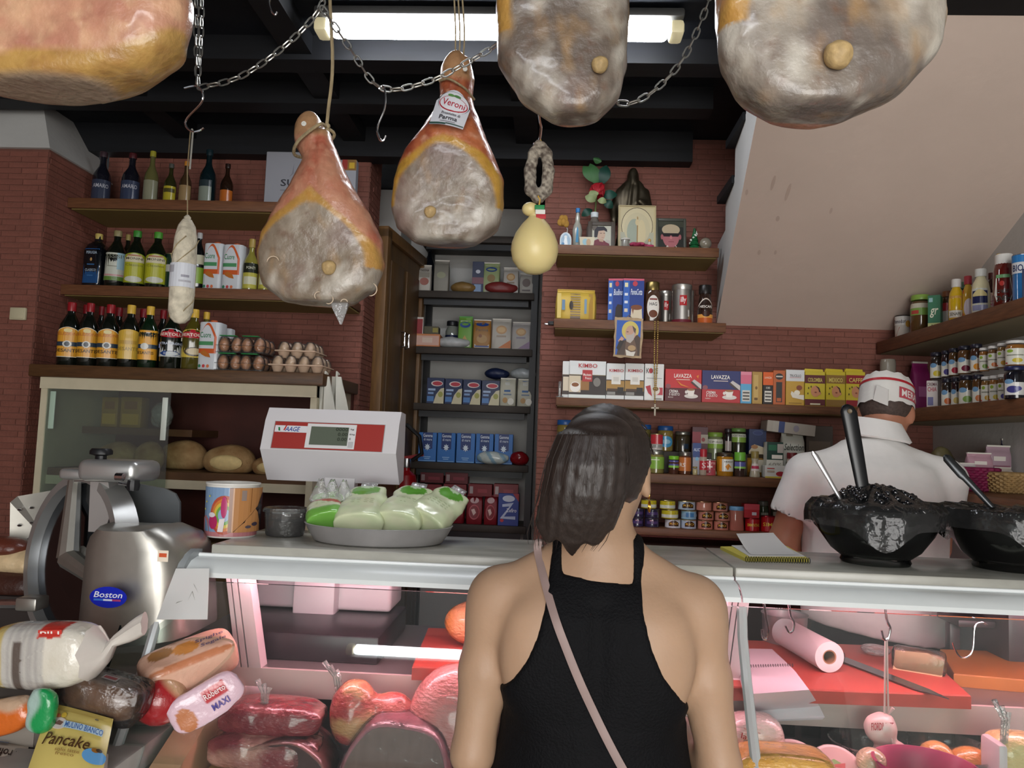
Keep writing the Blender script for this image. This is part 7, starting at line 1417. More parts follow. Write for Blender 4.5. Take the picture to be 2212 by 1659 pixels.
# ------------------------------------------------------------------ people
M_SKIN = mat('skin_fair', '#aa8a70', 0.5, noise=0.05, nscale=18, sss=0.12, bump=0.05, bscale=150)
M_SKIN2 = mat('skin_tan', '#a9735a', 0.5, noise=0.08, nscale=18, sss=0.1, bump=0.05, bscale=150)
def finger_set(P, wrist, palm, dirv, side, up_, s=1.0, curl=0.5):
    """palm and five fingers; dirv along the hand, side towards the thumb"""
    w_ = np.array(wrist, float); d = np.array(dirv, float); d /= np.linalg.norm(d); sd = np.array(side, float); sd /= np.linalg.norm(sd); u_ = np.array(up_, float); u_ /= np.linalg.norm(u_)
    c = w_+d*0.045*s
    o = smin(cone(P, w_, c+sd*0.016*s, 0.022*s, 0.022*s), cone(P, w_, c-sd*0.018*s, 0.02*s, 0.02*s), 0.015)
    k0 = w_+d*0.085*s
    for i, ln in enumerate((0.070, 0.078, 0.073, 0.058)):
        b = k0+sd*(0.026-0.0175*i)*s; m1 = b+(d*math.cos(curl)-u_*math.sin(curl))*ln*0.5*s; m2 = m1+(d*math.cos(curl*2)-u_*math.sin(curl*2))*ln*0.32*s; m3 = m2+(d*math.cos(curl*2.6)-u_*math.sin(curl*2.6))*ln*0.22*s
        o = smin(o, chain_(P, [c+sd*(0.02-0.014*i)*s, b, m1, m2, m3], [0.012*s, 0.0095*s, 0.0085*s, 0.008*s, 0.007*s], 0.003), 0.004)
    th = w_+d*0.03*s+sd*0.022*s
    o = smin(o, chain_(P, [w_+d*0.02*s+sd*0.01*s, th+sd*0.014*s, th+sd*0.024*s+d*0.03*s-u_*0.008*s, th+sd*0.02*s+d*0.055*s-u_*0.014*s], [0.014*s, 0.012*s, 0.0105*s, 0.008*s], 0.006), 0.006)
    return o
WO = Vector((0.083, 1.285, 0.0))
wom = thing('person', 'woman seen from behind in a black sleeveless top with dark ponytail', 'person', WO)
TZ = [0.78, 0.86, 0.94, 1.0, 1.06, 1.12, 1.18, 1.235, 1.275, 1.305, 1.325]
TA = [0.168, 0.172, 0.150, 0.138, 0.136, 0.141, 0.146, 0.148, 0.125, 0.075, 0.048]
TB = [0.115, 0.118, 0.104, 0.095, 0.094, 0.098, 0.098, 0.088, 0.070, 0.055, 0.045]
TY = [0.0, 0.0, 0.0, -0.004, -0.004, 0.0, 0.0, -0.004, -0.004, 0.0, 0.004]
def w_torso(P):
    d = prof(P, TZ, TA, TB, TY)
    for s in (-1, 1):
        d = smin(d, cone(P, (0.0, 0.0, 1.335), (s*0.145, -0.002, 1.258), 0.040, 0.036), 0.04)
        d = smin(d, elli(P, (s*0.085, -0.06, 1.17), (0.062, 0.034, 0.085)), 0.045)      # shoulder blades
        d = smin(d, elli(P, (s*0.07, 0.075, 1.13), (0.06, 0.05, 0.058)), 0.04)
    sp_ = np.exp(-(P[:, 0]/0.014)**2)*np.where((P[:, 1] < 0) & (P[:, 2] < 1.26), 0.004, 0)    # spine groove
    return d+sp_
def w_arm(P, s):
    sh = (s*0.160, 0.0, 1.243); el = (s*(0.192 if s < 0 else 0.202), -0.012, 0.998); mid = (s*0.178, -0.004, 1.13)
    d = chain_(P, [sh, mid, el], [0.044, 0.039, 0.033], 0.02)
    d = smin(d, elli(P, (s*0.160, 0.0, 1.228), (0.046, 0.048, 0.062)), 0.03)
    wr = (s*0.125, 0.20, 1.02)
    d = smin(d, chain_(P, [el, (s*0.17, 0.075, 1.0), wr], [0.033, 0.034, 0.022], 0.015), 0.015)
    return d, wr
def w_body(P):
    d = w_torso(P)
    for s in (-1, 1):
        a, wr = w_arm(P, s); d = smin(d, a, 0.016)
        d = smin(d, finger_set(P, wr, None, (-s*0.5, 0.8, -0.05), (-s*0.3, -0.1, 1.0) if s else 0, (-s*0.9, -0.3, 0.1), 0.92, 0.5), 0.008)
        d = smin(d, chain_(P, [(s*0.085, 0, 0.84), (s*0.09, 0.005, 0.46), (s*0.09, -0.015, 0.08)], [0.085, 0.055, 0.036], 0.03), 0.03)
        d = smin(d, chain_(P, [(s*0.09, -0.02, 0.04), (s*0.10, 0.12, 0.03)], [0.038, 0.03], 0.02), 0.03)
    d = smin(d, chain_(P, [(0.0, 0.0, 1.30), (0.004, 0.012, 1.40)], [0.056, 0.050], 0.02), 0.028)
    d = smin(d, w_head(P), 0.02)
    return np.maximum(d, -P[:, 2])
HC = np.array([0.012, 0.03, 1.462])
ca_, sa_ = math.cos(-0.30), math.sin(-0.30)
def hl(P):      # head-local coordinates (head turned towards the right)
    q = P-HC; return np.stack([q[:, 0]*ca_+q[:, 1]*sa_, -q[:, 0]*sa_+q[:, 1]*ca_, q[:, 2]], 1)
def w_head(P):
    q = hl(P)
    d = elli(q, (0, -0.005, 0.012), (0.070, 0.088, 0.086))
    d = smin(d, elli(q, (0, 0.030, -0.045), (0.052, 0.058, 0.062)), 0.03)
    d = smin(d, elli(q, (0, 0.055, -0.085), (0.028, 0.025, 0.022)), 0.03)
    d = smin(d, cone(q, (0, 0.085, 0.005), (0, 0.100, -0.028), 0.008, 0.012), 0.012)
    for s in (-1, 1):
        d = -smin(-d, elli(q, (s*0.03, 0.096, 0.004), (0.016, 0.014, 0.010)), 0.012)
        e = elli(q, (s*0.072, -0.002, -0.020), (0.009, 0.018, 0.031)); e = -smin(-e, elli(q, (s*0.080, -0.001, -0.018), (0.006, 0.010, 0.018)), 0.004)
        d = smin(d, e, 0.006)
    d = smin(d, elli(q, (0, 0.088, -0.058), (0.022, 0.009, 0.007)), 0.006)
    return d
sdf_obj('body', w_body, (-0.27, -0.16, 0.0), (0.28, 0.36, 1.58), 0.0075, M_SKIN, wom)
def w_top(P):
    z = P[:, 2]; x = P[:, 0]
    xl = np.interp(z, [1.08, 1.118, 1.14, 1.17, 1.21, 1.25, 1.29, 1.33], [-0.4, -0.150, -0.128, -0.108, -0.092, -0.083, -0.079, -0.074])
    xr = np.interp(z, [1.06, 1.098, 1.12, 1.16, 1.20, 1.25, 1.29, 1.33], [0.4, 0.150, 0.128, 0.096, 0.078, 0.066, 0.066, 0.074])
    zt = np.where(P[:, 1] < 0.03, np.interp(x, [-0.062, -0.055, 0.0, 0.05, 0.058], [1.40, 1.296, 1.290, 1.286, 1.40]), np.interp(x, [-0.06, -0.05, 0.05, 0.06], [1.40, 1.26, 1.26, 1.40]))
    b = w_torso(P)-0.0055
    lo = prof(P, [0.70, 0.78, 0.90, 1.0, 1.05], [0.186, 0.184, 0.170, 0.146, 0.13], [0.13, 0.13, 0.12, 0.105, 0.09])
    b = smin(b, lo, 0.03)+0.0025*(fbm(P*np.array([1, 1, 0.35]), 26)-0.5)
    return np.maximum(np.maximum(b, np.maximum(xl-x, x-xr)), np.maximum(z-zt, 0.72-z))
sdf_obj('black_top', w_top, (-0.20, -0.15, 0.70), (0.20, 0.15, 1.36), 0.0052, mat('black_knit', '#07070a', 0.75, noise=0.2, nscale=60, bump=0.3, bscale=260, spec=0.2), wom)
def w_leg(P):
    d = prof(P, [0.74, 0.80, 0.86, 0.92], [0.178, 0.18, 0.172, 0.155], [0.125, 0.128, 0.122, 0.11])
    for s in (-1, 1): d = smin(d, chain_(P, [(s*0.085, 0, 0.82), (s*0.09, 0.005, 0.46), (s*0.09, -0.015, 0.09)], [0.092, 0.066, 0.055], 0.03), 0.03)
    return d
sdf_obj('trousers', w_leg, (-0.22, -0.16, 0.03), (0.22, 0.16, 0.94), 0.012, mat('dark_denim', '#1d2430', 0.8, noise=0.15, nscale=80), wom)
for s in (-1, 1):
    sdf_obj('shoe', lambda P, s=s: np.maximum(chain_(P, [(s*0.09, -0.03, 0.045), (s*0.10, 0.13, 0.035)], [0.05, 0.042], 0.02), 0.002-P[:, 2]), (s*0.09-0.07, -0.10, 0), (s*0.09+0.08, 0.2, 0.11), 0.009, mat('shoe_white', '#c8c4bc', 0.6), wom)
def w_cap(P):
    q = hl(P)
    d = elli(q, (0, -0.010, 0.016), (0.0765, 0.096, 0.0925))
    d = smin(d, elli(q, (-0.006, -0.045, -0.020), (0.055, 0.048, 0.052)), 0.03)
    cutf = q[:, 1]*0.75-(q[:, 2]-0.01)*0.55-0.046                     # hairline in front
    nk = -(q[:, 2]+0.068+q[:, 1]*0.35)                                 # nape
    st = 0.0016*np.sin(np.arctan2(q[:, 2]-0.05, q[:, 0])*46+18*fbm(P, 14))
    ear = -(elli(q, (0.074, 0.010, -0.030), (0.022, 0.026, 0.034)))
    return np.maximum(np.maximum(d+st, np.maximum(cutf, nk)), ear)
M_HAIR = mat('dark_brown_hair', '#2b221e', 0.45, noise=0.3, nscale=60, stretch=(6, 6, 0.25), bump=0.12, bscale=120, spec=0.6)
sdf_obj('hair', w_cap, (-0.09, -0.12, 1.34), (0.11, 0.13, 1.59), 0.0048, M_HAIR, wom)
TL = [(-0.004, -0.088, 1.528), (-0.020, -0.132, 1.516), (-0.026, -0.140, 1.47), (-0.032, -0.134, 1.425), (-0.040, -0.124, 1.388), (-0.050, -0.114, 1.352), (-0.054, -0.106, 1.333)]
TW = [0.028, 0.052, 0.062, 0.063, 0.060, 0.058, 0.050]; TD = [0.028, 0.036, 0.042, 0.042, 0.038, 0.026, 0.012]
def tail(P):
    zz = [p[2] for p in TL[::-1]]; x = np.interp(P[:, 2], zz, [p[0] for p in TL[::-1]]); y = np.interp(P[:, 2], zz, [p[1] for p in TL[::-1]])
    a = np.interp(P[:, 2], zz, TW[::-1]); b = np.interp(P[:, 2], zz, TD[::-1])
    ang = np.arctan2(P[:, 0]-x, -(P[:, 1]-y))
    e = np.sqrt(((P[:, 0]-x)/a)**2+((P[:, 1]-y)/b)**2)-1+0.03*np.sin(ang*17+P[:, 2]*9+5*fbm(P, 10))+0.025*np.sin(ang*41+4)
    tip = 1.340+0.5*np.abs(P[:, 0]+0.045)+0.007*np.sin(P[:, 0]*170)+0.012*(fbm(P, 60)-0.5)
    d = np.maximum(e*np.minimum(a, b), np.maximum(tip-P[:, 2], P[:, 2]-1.53))
    return smin(d, elli(P, (-0.010, -0.115, 1.515), (0.052, 0.045, 0.034)), 0.015)
sdf_obj('ponytail', tail, (-0.12, -0.21, 1.30), (0.08, -0.05, 1.57), 0.0042, M_HAIR, wom, None, 1)
rn = random.Random(5); g = MB()
for k in range(80):
    a = rn.uniform(0, 2*PI); off = rn.uniform(0.85, 1.02); pts = []; sp_ = rn.uniform(-0.007, 0.007); l0 = rn.uniform(0.78, 0.98)
    for i in range(1, 7):
        c = TL[i]; tt = i/6
        pts.append((c[0]+TW[i]*off*math.cos(a)+sp_*tt-0.003*tt, c[1]+TD[i]*off*math.sin(a), 1.53+(c[2]-1.53)*l0))
    g.tube(pts, [0.0006]*5+[0.0002], 3)
for k in range(90):
    a = rn.uniform(-1.35, 1.35); pts = []
    for i in range(6):
        v = i/5; th = (1-v)*1.1
        q = (0.079*math.sin(a)*math.cos(th*0.3)*(1-0.75*(1-v)) if False else 0.078*math.sin(a*(1-v)*1.0), 0.05-0.135*v if abs(a) < 0.9 else 0.03-0.11*v, 0.108*math.cos(a*(1-v))-0.03*v*v)
        x, y = q[0]*ca_-q[1]*sa_, q[0]*sa_+q[1]*ca_
        pts.append((HC[0]+x, HC[1]+y, HC[2]+q[2]))
    g.tube(pts, 0.0008, 3)
o = g.build('hair_strands', M_HAIR, wom); o['kind'] = 'stuff'
MB().tube([(-0.008+0.026*math.cos(a), -0.103, 1.524+0.022*math.sin(a)) for a in [2*PI*k/16 for k in range(16)]], 0.006, 6, closed=True).build('hair_tie', M_BLACK, wom)
ea = HC+np.array([0.078*ca_+0.004*sa_, 0.078*sa_-0.004*ca_, -0.052]); gold = mat('gold', '#c8963c', 0.2, metal=1.0)
for r, dz, dy in ((0.009, -0.008, 0.0), (0.006, 0.010, 0.008)):
    MB().tube([(ea[0]-0.002, ea[1]+dy+r*math.cos(2*PI*k/16), ea[2]+dz+r*math.sin(2*PI*k/16)) for k in range(16)], 0.0014, 6, closed=True).build('earring', gold, wom)
def back_y(x, z, o=0.006):      # march from behind onto the clothed back
    ys = np.linspace(-0.2, 0.05, 240); P = np.stack([np.full(240, x), ys, np.full(240, z)], 1)
    i = np.argmax(np.minimum(w_torso(P), w_top(P)) < 0.0); return ys[i]-o
sp_ = []
for px, py in ((1160, 1207), (1178, 1270), (1200, 1335), (1225, 1400), (1250, 1462), (1278, 1525), (1310, 1590), (1345, 1655), (1395, 1740)):
    q = at(px, py, Y=1.19); sp_.append((q.x-WO.x, q.z))
R = []
pts = [Vector((sp_[0][0]+0.01, 0.035, sp_[0][1]+0.005)), Vector((sp_[0][0]+0.002, -0.015, sp_[0][1]+0.018))]+[Vector((x, back_y(x, z), z)) for x, z in sp_]+[Vector((0.178, -0.04, 0.83)), Vector((0.195, 0.02, 0.80))]
cs = catmull(pts, 5)
for i, p in enumerate(cs):
    d = (cs[min(i+1, len(cs)-1)]-cs[max(i-1, 0)]).normalized(); n_ = Vector((0, -1, 0)) if i > 6 else Vector((0, -0.4, 0.9)); sd_ = d.cross(n_).normalized(); n2 = sd_.cross(d)
    R.append([p+sd_*0.0062+n2*0.001, p+n2*0.0026, p-sd_*0.0062+n2*0.001, p-sd_*0.0062-n2*0.001, p-n2*0.001, p+sd_*0.0062-n2*0.001])
MB().rings(R).build('bag_strap', mat('dusty_pink_leather', '#8f7a75', 0.55, noise=0.1), wom, 50)
bg = MB().rb((0.215, 0.03, 0.72), (0.06, 0.18, 0.14), 0.02, 3).build('shoulder_bag', _M['dusty_pink_leather'], wom)
# ------------------------------------------------------------------ shopkeeper
VO = Vector((1.035, 2.52, 0.0))
ven = thing('person', 'shopkeeper in a white short-sleeved shirt and paper cap, back turned', 'person', VO)
VH = np.array([0.085, 0.115, 1.655]); tl = 0.42
def vh(P):
    q = P-VH; c, s = math.cos(-0.55), math.sin(-0.55)
    q = np.stack([q[:, 0]*c+q[:, 1]*s, -q[:, 0]*s+q[:, 1]*c, q[:, 2]], 1)
    c, s = math.cos(-tl), math.sin(-tl)
    return np.stack([q[:, 0], q[:, 1]*c-q[:, 2]*s*-1*-1 if False else q[:, 1]*c+q[:, 2]*s, -q[:, 1]*s+q[:, 2]*c], 1)
def v_head(P):
    q = vh(P)
    d = elli(q, (0, -0.005, 0.012), (0.078, 0.096, 0.095)); d = smin(d, elli(q, (0, 0.030, -0.05), (0.058, 0.065, 0.068)), 0.03)
    d = smin(d, cone(q, (0, 0.094, 0.0), (0, 0.112, -0.032), 0.010, 0.014), 0.012)
    for s in (-1, 1):
        d = -smin(-d, elli(q, (s*0.032, 0.104, 0.0), (0.017, 0.014, 0.011)), 0.012)
        e = elli(q, (s*0.080, -0.002, -0.022), (0.010, 0.020, 0.035)); d = smin(d, e, 0.008)
    return smin(d, elli(q, (0, 0.094, -0.062), (0.026, 0.009, 0.008)), 0.006)
VZ = [0.86, 0.92, 1.0, 1.1, 1.2, 1.3, 1.40, 1.46, 1.50, 1.545]; VA = [0.185, 0.195, 0.205, 0.208, 0.212, 0.216, 0.214, 0.195, 0.13, 0.075]; VB = [0.13, 0.135, 0.14, 0.14, 0.138, 0.135, 0.125, 0.11, 0.085, 0.065]; VY = [0, 0, 0, 0, 0, 0.0, 0.005, 0.015, 0.03, 0.045]
VSH, VEL, VWR = [(-0.215, 0.0, 1.425), (0.225, 0.01, 1.425)], [(-0.275, 0.03, 1.215), (0.245, 0.12, 1.20)], [(-0.10, 0.25, 1.13), (0.02, 0.30, 1.16)]
def v_body(P):
    d = prof(P, VZ, [a-0.015 for a in VA], [b-0.015 for b in VB], VY)
    for i in (0, 1):
        a = chain_(P, [VSH[i], VEL[i], VWR[i]], [0.052, 0.045, 0.028], 0.02); d = smin(d, a, 0.02)
        s = -1 if i == 0 else 1
        d = smin(d, finger_set(P, VWR[i], None, (-s*0.55, 0.8, -0.1), (-s*0.3, -0.2, 1.0), (-s*0.8, -0.4, 0.2), 1.05, 0.5), 0.01)
        d = smin(d, chain_(P, [(s*0.095, 0, 0.86), (s*0.10, 0.01, 0.48), (s*0.10, -0.015, 0.08)], [0.10, 0.065, 0.045], 0.03), 0.03)
        d = smin(d, chain_(P, [(s*0.10, -0.03, 0.04), (s*0.11, 0.14, 0.035)], [0.042, 0.034], 0.02), 0.02)
    d = smin(d, chain_(P, [(0.015, 0.035, 1.50), (0.07, 0.09, 1.60)], [0.066, 0.062], 0.02), 0.03)
    return np.maximum(smin(d, v_head(P), 0.02), -P[:, 2])
sdf_obj('body', v_body, (-0.36, -0.20, 0.0), (0.36, 0.48, 1.79), 0.0105, M_SKIN2, ven)
def v_hair(P):
    q = vh(P); d = elli(q, (0, -0.008, 0.014), (0.082, 0.100, 0.098))
    return np.maximum(d+0.002*(fbm(P, 120)-0.5), np.maximum(q[:, 1]*0.9-(q[:, 2])*0.5-0.03, -(q[:, 2]+0.058)))
sdf_obj('hair', v_hair, (-0.08, -0.05, 1.52), (0.24, 0.26, 1.79), 0.007, mat('short_grey_hair', '#4a3c36', 0.7, noise=0.3, nscale=120), ven)
def v_shirt(P):
    fold = 0.010*(fbm(P*np.array([1, 1, 0.55]), 11)-0.5)+0.006*np.sin(P[:, 2]*38+P[:, 0]*22)*np.clip((1.22-P[:, 2])*4, 0, 1)*0.4
    d = prof(P, VZ, [a+0.008+(0.012 if z_ < 1.1 else 0) for a, z_ in zip(VA, VZ)], [b+0.010+(0.012 if z_ < 1.1 else 0) for b, z_ in zip(VB, VZ)], VY)
    for i in (0, 1):
        s0_, e0 = np.array(VSH[i]), np.array(VEL[i]); m = s0_+(e0-s0_)*0.62
        slv = cone(P, s0_, m, 0.066, 0.072); dirn = (e0-s0_)/np.linalg.norm(e0-s0_); cut = (P-m) @ dirn
        slv = np.maximum(slv, cut); hol = np.maximum(cone(P, s0_+(e0-s0_)*0.45, e0, 0.058, 0.066), -(cut+0.012)); slv = np.maximum(slv, -hol)
        d = smin(d, slv, 0.028)
        d = smin(d, cone(P, (0.02, 0.03, 1.515), tuple(s0_+np.array([0, 0, 0.015])), 0.05, 0.052), 0.03)
    d = d+fold
    return np.maximum(d, 0.950-0.15*P[:, 0]-P[:, 2])
sdf_obj('white_shirt', v_shirt, (-0.38, -0.21, 0.88), (0.38, 0.28, 1.62), 0.0082, mat('white_cotton', '#dedcd9', 0.8, noise=0.03, nscale=30, bump=0.15, bscale=30), ven)
nc = Vector((0.032, 0.052, 1.565)); R = []
for rr, dz, th in ((0.070, 0.045, 0), (0.076, 0.048, 0), (0.098, -0.010, 0), (0.090, -0.016, 0)):
    ring = []
    for k in range(28):
        a = 2*PI*k/28; fr_ = max(0, math.sin(a)); ring.append((nc.x+rr*math.cos(a)*1.02, nc.y+rr*math.sin(a)*0.95+dz*0.3, nc.z+dz-0.06*fr_+0.012*math.cos(a)*(-1)))
    R.append(ring)
MB().rings(R, closed=True).build('collar', _M['white_cotton'], ven, 60)
sdf_obj('trousers', lambda P: smin(prof(P, [0.78, 0.9, 1.0], [0.20, 0.195, 0.185], [0.14, 0.138, 0.13]), np.minimum(*[chain_(P, [(s*0.095, 0, 0.84), (s*0.10, 0.01, 0.48), (s*0.10, -0.015, 0.08)], [0.108, 0.08, 0.065], 0.03) for s in (-1, 1)]), 0.03), (-0.25, -0.18, 0.02), (0.25, 0.18, 1.02), 0.015, mat('navy_trousers', '#14161f', 0.8), ven)
for s in (-1, 1):
    sdf_obj('shoe', lambda P, s=s: np.maximum(chain_(P, [(s*0.10, -0.04, 0.05), (s*0.11, 0.15, 0.04)], [0.055, 0.045], 0.02), 0.002-P[:, 2]), (s*0.10-0.08, -0.12, 0), (s*0.10+0.09, 0.22, 0.12), 0.011, M_BLACK, ven)
def capp(a, v):     # around the head, v up
    c, s = math.cos(-0.55), math.sin(-0.55)
    sq_ = 1.0 if v < 0.75 else 1.0-(v-0.75)*0.55
    x, y = 0.087*sq_*math.sin(a)*(1-0.05*v), -0.106*sq_*math.cos(a)
    zz_ = -0.012+0.098*v-0.010*math.cos(a)*(1-v)-(0.012 if abs(abs(a)) < 0.18 and v < 0.4 else 0)*(1-v)
    y2 = y*math.cos(-0.30)-zz_*math.sin(-0.30); z2_ = y*math.sin(-0.30)+zz_*math.cos(-0.30)
    return Vector((VH[0]+x*c-y2*s*1.0, VH[1]+x*s+y2*c, VH[2]+z2_+0.014))
R = [[capp(2*PI*k/40, v)+Vector((0, 0, 0.003*math.sin(k*1.7))) for k in range(40)] for v in (0.0, 0.25, 0.5, 0.75, 0.88, 1.0)]
ctr = sum((p for p in R[-1]), Vector())/40
R.append([p.lerp(ctr, 0.6)+Vector((0, 0, 0.004)) for p in R[-1]])
cap_ = MB().rings(R, cap0=False).build('paper_cap', mat('cap_paper', '#d6d4cf', 0.8, noise=0.03, bump=0.1), ven, 50)
A = Art(lambda u, v, o: tuple(capp((u-0.5)*2*PI, v)+(capp((u-0.5)*2*PI, v)-Vector((VH[0], VH[1], capp((u-0.5)*2*PI, v).z))).normalized()*(0.0012+o)), nx=40)
A.draw([('r', 0.03, 0.66, 0.99, 0.74, '#a8222c'), ('r', 0.60, 0.14, 0.83, 0.50, '#b8505a'), ('t', 'MERANO', 0.615, 0.20, 0.82, 0.44, '#e4dcd8')]).build('cap_print', cap_)
MB().prism([(0, 0), (0.05, -0.012), (0.045, 0.04), (0.005, 0.05)], -0.002, 0.002, 'y', M=Matrix.Translation(capp(-0.25, 0.0)) @ Matrix.Rotation(-0.9, 4, 'Z') @ Matrix.Rotation(0.15, 4, 'Y')).build('cap_tail', _M['cap_paper'], cap_)
# ------------------------------------------------------------------ on the marble
MZ = 1.2355
a, b = at(447, 1100, Y=1.95), at(556, 1100, Y=1.95); r = (b.x-a.x)/2
p = Vector(((a.x+b.x)/2, 1.95+0.0, MZ)); hB_ = at(505, 1042, Y=1.95).z-MZ
t = thing('paper_bucket', 'paper bucket printed with a rainbow and a wooden door', 'bucket', p, 0.40)
MB().lathe([(r*0.93, 0), (r*0.94, 0.002), (r*0.99, hB_-0.006), (r*1.02, hB_-0.004), (r*1.02, hB_), (r*0.97, hB_), (r*0.96, hB_-0.01), (r*0.90, 0.01), (0, 0.01)], 36).build('tub', mat('bucket_white', '#d4d2cc', 0.4), t)
import itertools
rb = []
for k, c in enumerate(('#b0503c', '#c8783c', '#c8b048', '#6c9c4c')):
    rb.append(('e', 0.40, 0.44, 0.20-0.032*k, 0.40-0.065*k, c))
art = [('r', 0, 0.09, 0.5, 1, '#7c98b8'), ('r', 0, 0, 1, 0.09, '#b8787c'), ('p', [(0, .09), (0.18, .09), (0.16, .34), (0.08, .42), (0, .36)], '#b8787c')]+rb+[('e', 0.40, 0.44, 0.075, 0.14, '#8ca4c0'),
       ('e', 0.255, 0.30, 0.065, 0.15, '#a82c5c'), ('e', 0.40, 0.60, 0.04, 0.22, '#b03468'), ('e', 0.24, 0.44, 0.05, 0.05, '#d4ccd0'), ('p', [(0.33, .10), (0.40, .10), (0.42, .38), (0.35, .36)], '#d8d0d0'), ('e', .14, .70, .012, .02, '#c8c04c'), ('e', .2, .82, .012, .02, '#c8c04c'), ('e', .12, .55, .012, .02, '#c8c04c'),
       ('r', 0.46, 0.09, 0.98, 1, '#b07c4c'), ('r', 0.46, 0.09, 0.50, 1, '#7c4c2c'), ('r', 0.60, 0.74, 0.66, 0.95, '#8c7c74'), ('r', 0.72, 0.5, 0.73, 1, '#8c5c34'), ('p', [(0.52, .10), (0.98, .10), (0.98, .92), (0.90, .8), (0.84, .62), (0.74, .46), (0.64, .3)], '#241c20'), ('e', .8, .25, .05, .04, '#3c3440'), ('e', .88, .5, .03, .05, '#3c3438'), ('e', .7, .2, .04, .03, '#4c444c')]
cyl_art(r*0.955, 0.004, hB_-0.014, 2.9, art, t, 'print', rfn=lambda v: r*(0.945+0.05*v))
a, b = at(572, 1125, Y=2.0), at(662, 1125, Y=2.0); r = (b.x-a.x)/2
p = Vector(((a.x+b.x)/2, 2.0, MZ)); hT = at(615, 1096, Y=2.0).z-MZ
t = thing('plastic_tub', 'clear plastic tub of dark olives with a flat lid', 'tub', p)
M_CP = film('clear_plastic', '#f0f2f0', 0.06, 1.0, 0.06, 0.15, 40)
MB().lathe([(0, 0.001), (r*0.86, 0.001), (r*0.90, 0.006), (r*0.98, hT*0.86)], 28).build('tub', M_CP, t); MB().lathe([(r*1.0, hT*0.84), (r*1.08, hT*0.87), (r*1.06, hT*0.93), (r*0.98, hT*1.0), (0, hT*0.98)], 28).build('lid', M_CP, t)
g = MB(); rn = random.Random(8)
MB().lathe([(0, 0.003), (r*0.84, 0.003), (r*0.90, hT*0.55), (r*0.7, hT*0.62), (0, hT*0.6)], 20).build('olives', mat('dark_olives', '#1f1a14', 0.25, noise=0.5, nscale=60, bump=0.8, bscale=70), t)
a, b = at(664, 1140, Y=1.95), at(973, 1140, Y=1.95); r = (b.x-a.x)/2*1.03
p = Vector(((a.x+b.x)/2, 1.955, MZ)); hP = 0.045
t = thing('steel_pan', 'shallow round steel pan full of cheese bags', 'pan', p)
MB().lathe([(0, 0.0), (r*0.80, 0.0), (r*0.86, 0.004), (r*0.93, hP*0.5), (r*0.985, hP-0.003), (r*1.0, hP), (r*0.98, hP+0.001), (r*0.90, hP*0.5), (r*0.82, 0.006), (0, 0.005)], 48, sy=0.76).build('pan', mat('pan_steel', '#b4b2b2', 0.35, metal=0.6, noise=0.1, nscale=15), t, 30)
PX = p
def mozz(label, px, py, tilt, yaw, Y, w_=0.115, h_=0.15, red=False):
    q = at(px, py-14, Y=Y+0.035)
    t = thing('cheese_bag', label, 'cheese', q)
    t.rotation_euler = (math.radians(-60), tilt, yaw)
    def f(P):
        zz = P[:, 2]/h_; a = w_*(0.50-0.10*np.clip(zz-0.2, 0, 1)-0.25*np.clip(zz-0.75, 0, 1)); b = 0.034*np.clip(1.1-0.9*np.clip(zz, 0, 1), 0.15, 1)+0.002
        e = (np.abs(P[:, 0]/a)**3+np.abs(P[:, 1]/b)**2.4)**(1/2.6)-1
        d = np.maximum(e*b, np.maximum(-0.012-P[:, 2], P[:, 2]-h_))
        return d+0.006*(fbm(P, 30)-0.5)
    def cf(P):
        v = P[:, 2]/h_; u = P[:, 0]/w_
        c = mixc(lc('#c8d4ac'), lc('#d2d6b4'), fbm(P, 40)*2-0.5)
        bl = (((u)/0.30)**2+((v-0.80)/0.19)**2 < 1)
        c = np.where(bl[:, None], lc('#5c9c34'), c)
        wd = (((u)/0.13)**2+((v-0.93)/0.06)**2 < 1); c = np.where(wd[:, None], lc('#bccfae'), c)
        ln = ((np.abs(v-0.45) < 0.012) | (np.abs(v-0.38) < 0.01) | (np.abs(v-0.31) < 0.01)) & (np.abs(u) < 0.25) & (np.sin(P[:, 0]*900) > -0.3)
        c = np.where(ln[:, None], lc('#a8b48c'), c)
        if red:
            c = np.where((v > 0.6)[:, None], lc('#6cac40'), c); rr = (np.abs(v-0.52+u*0.4) < 0.07); c = np.where(rr[:, None], lc('#b8503c'), c); g2 = (v < 0.2); c = np.where(g2[:, None], lc('#74b04c'), c)
        return c
    sdf_obj('bag', f, (-w_*0.6, -0.05, -0.02), (w_*0.6, 0.05, h_+0.01), 0.0048, mat('milky_film', rough=0.25, vcol=True, coat=0.4), t, cf, 1)
    tw = MB().rb((0, 0, h_+0.012), (w_*0.36, 0.005, 0.026), 0.002, 2); tw.build('bag_top', film('crumple_film', '#f4f6f4', 0.12, 1.0, 0.18, 0.6, 60), t)
mozz('mozzarella bag with a red ribbon band at the pan edge', 705, 1140, -0.22, 0.2, 1.90, 0.10, 0.12, True)
mozz('mozzarella bag with a broad green blot next to the red-banded one', 775, 1143, -0.05, 0.05, 1.885, 0.125, 0.155)
mozz('mozzarella bag with green blot between two other bags', 860, 1140, 0.10, -0.12, 1.90, 0.12, 0.15)
mozz('mozzarella bag slumped over the pan rim', 920, 1140, 0.42, -0.25, 1.92, 0.115, 0.145)
q = at(715, 1060, Y=1.98); t = thing('plastic_bag', 'twisted clear bag ends rising behind the mozzarella', 'bag', (q.x, 1.99, q.z-0.03))
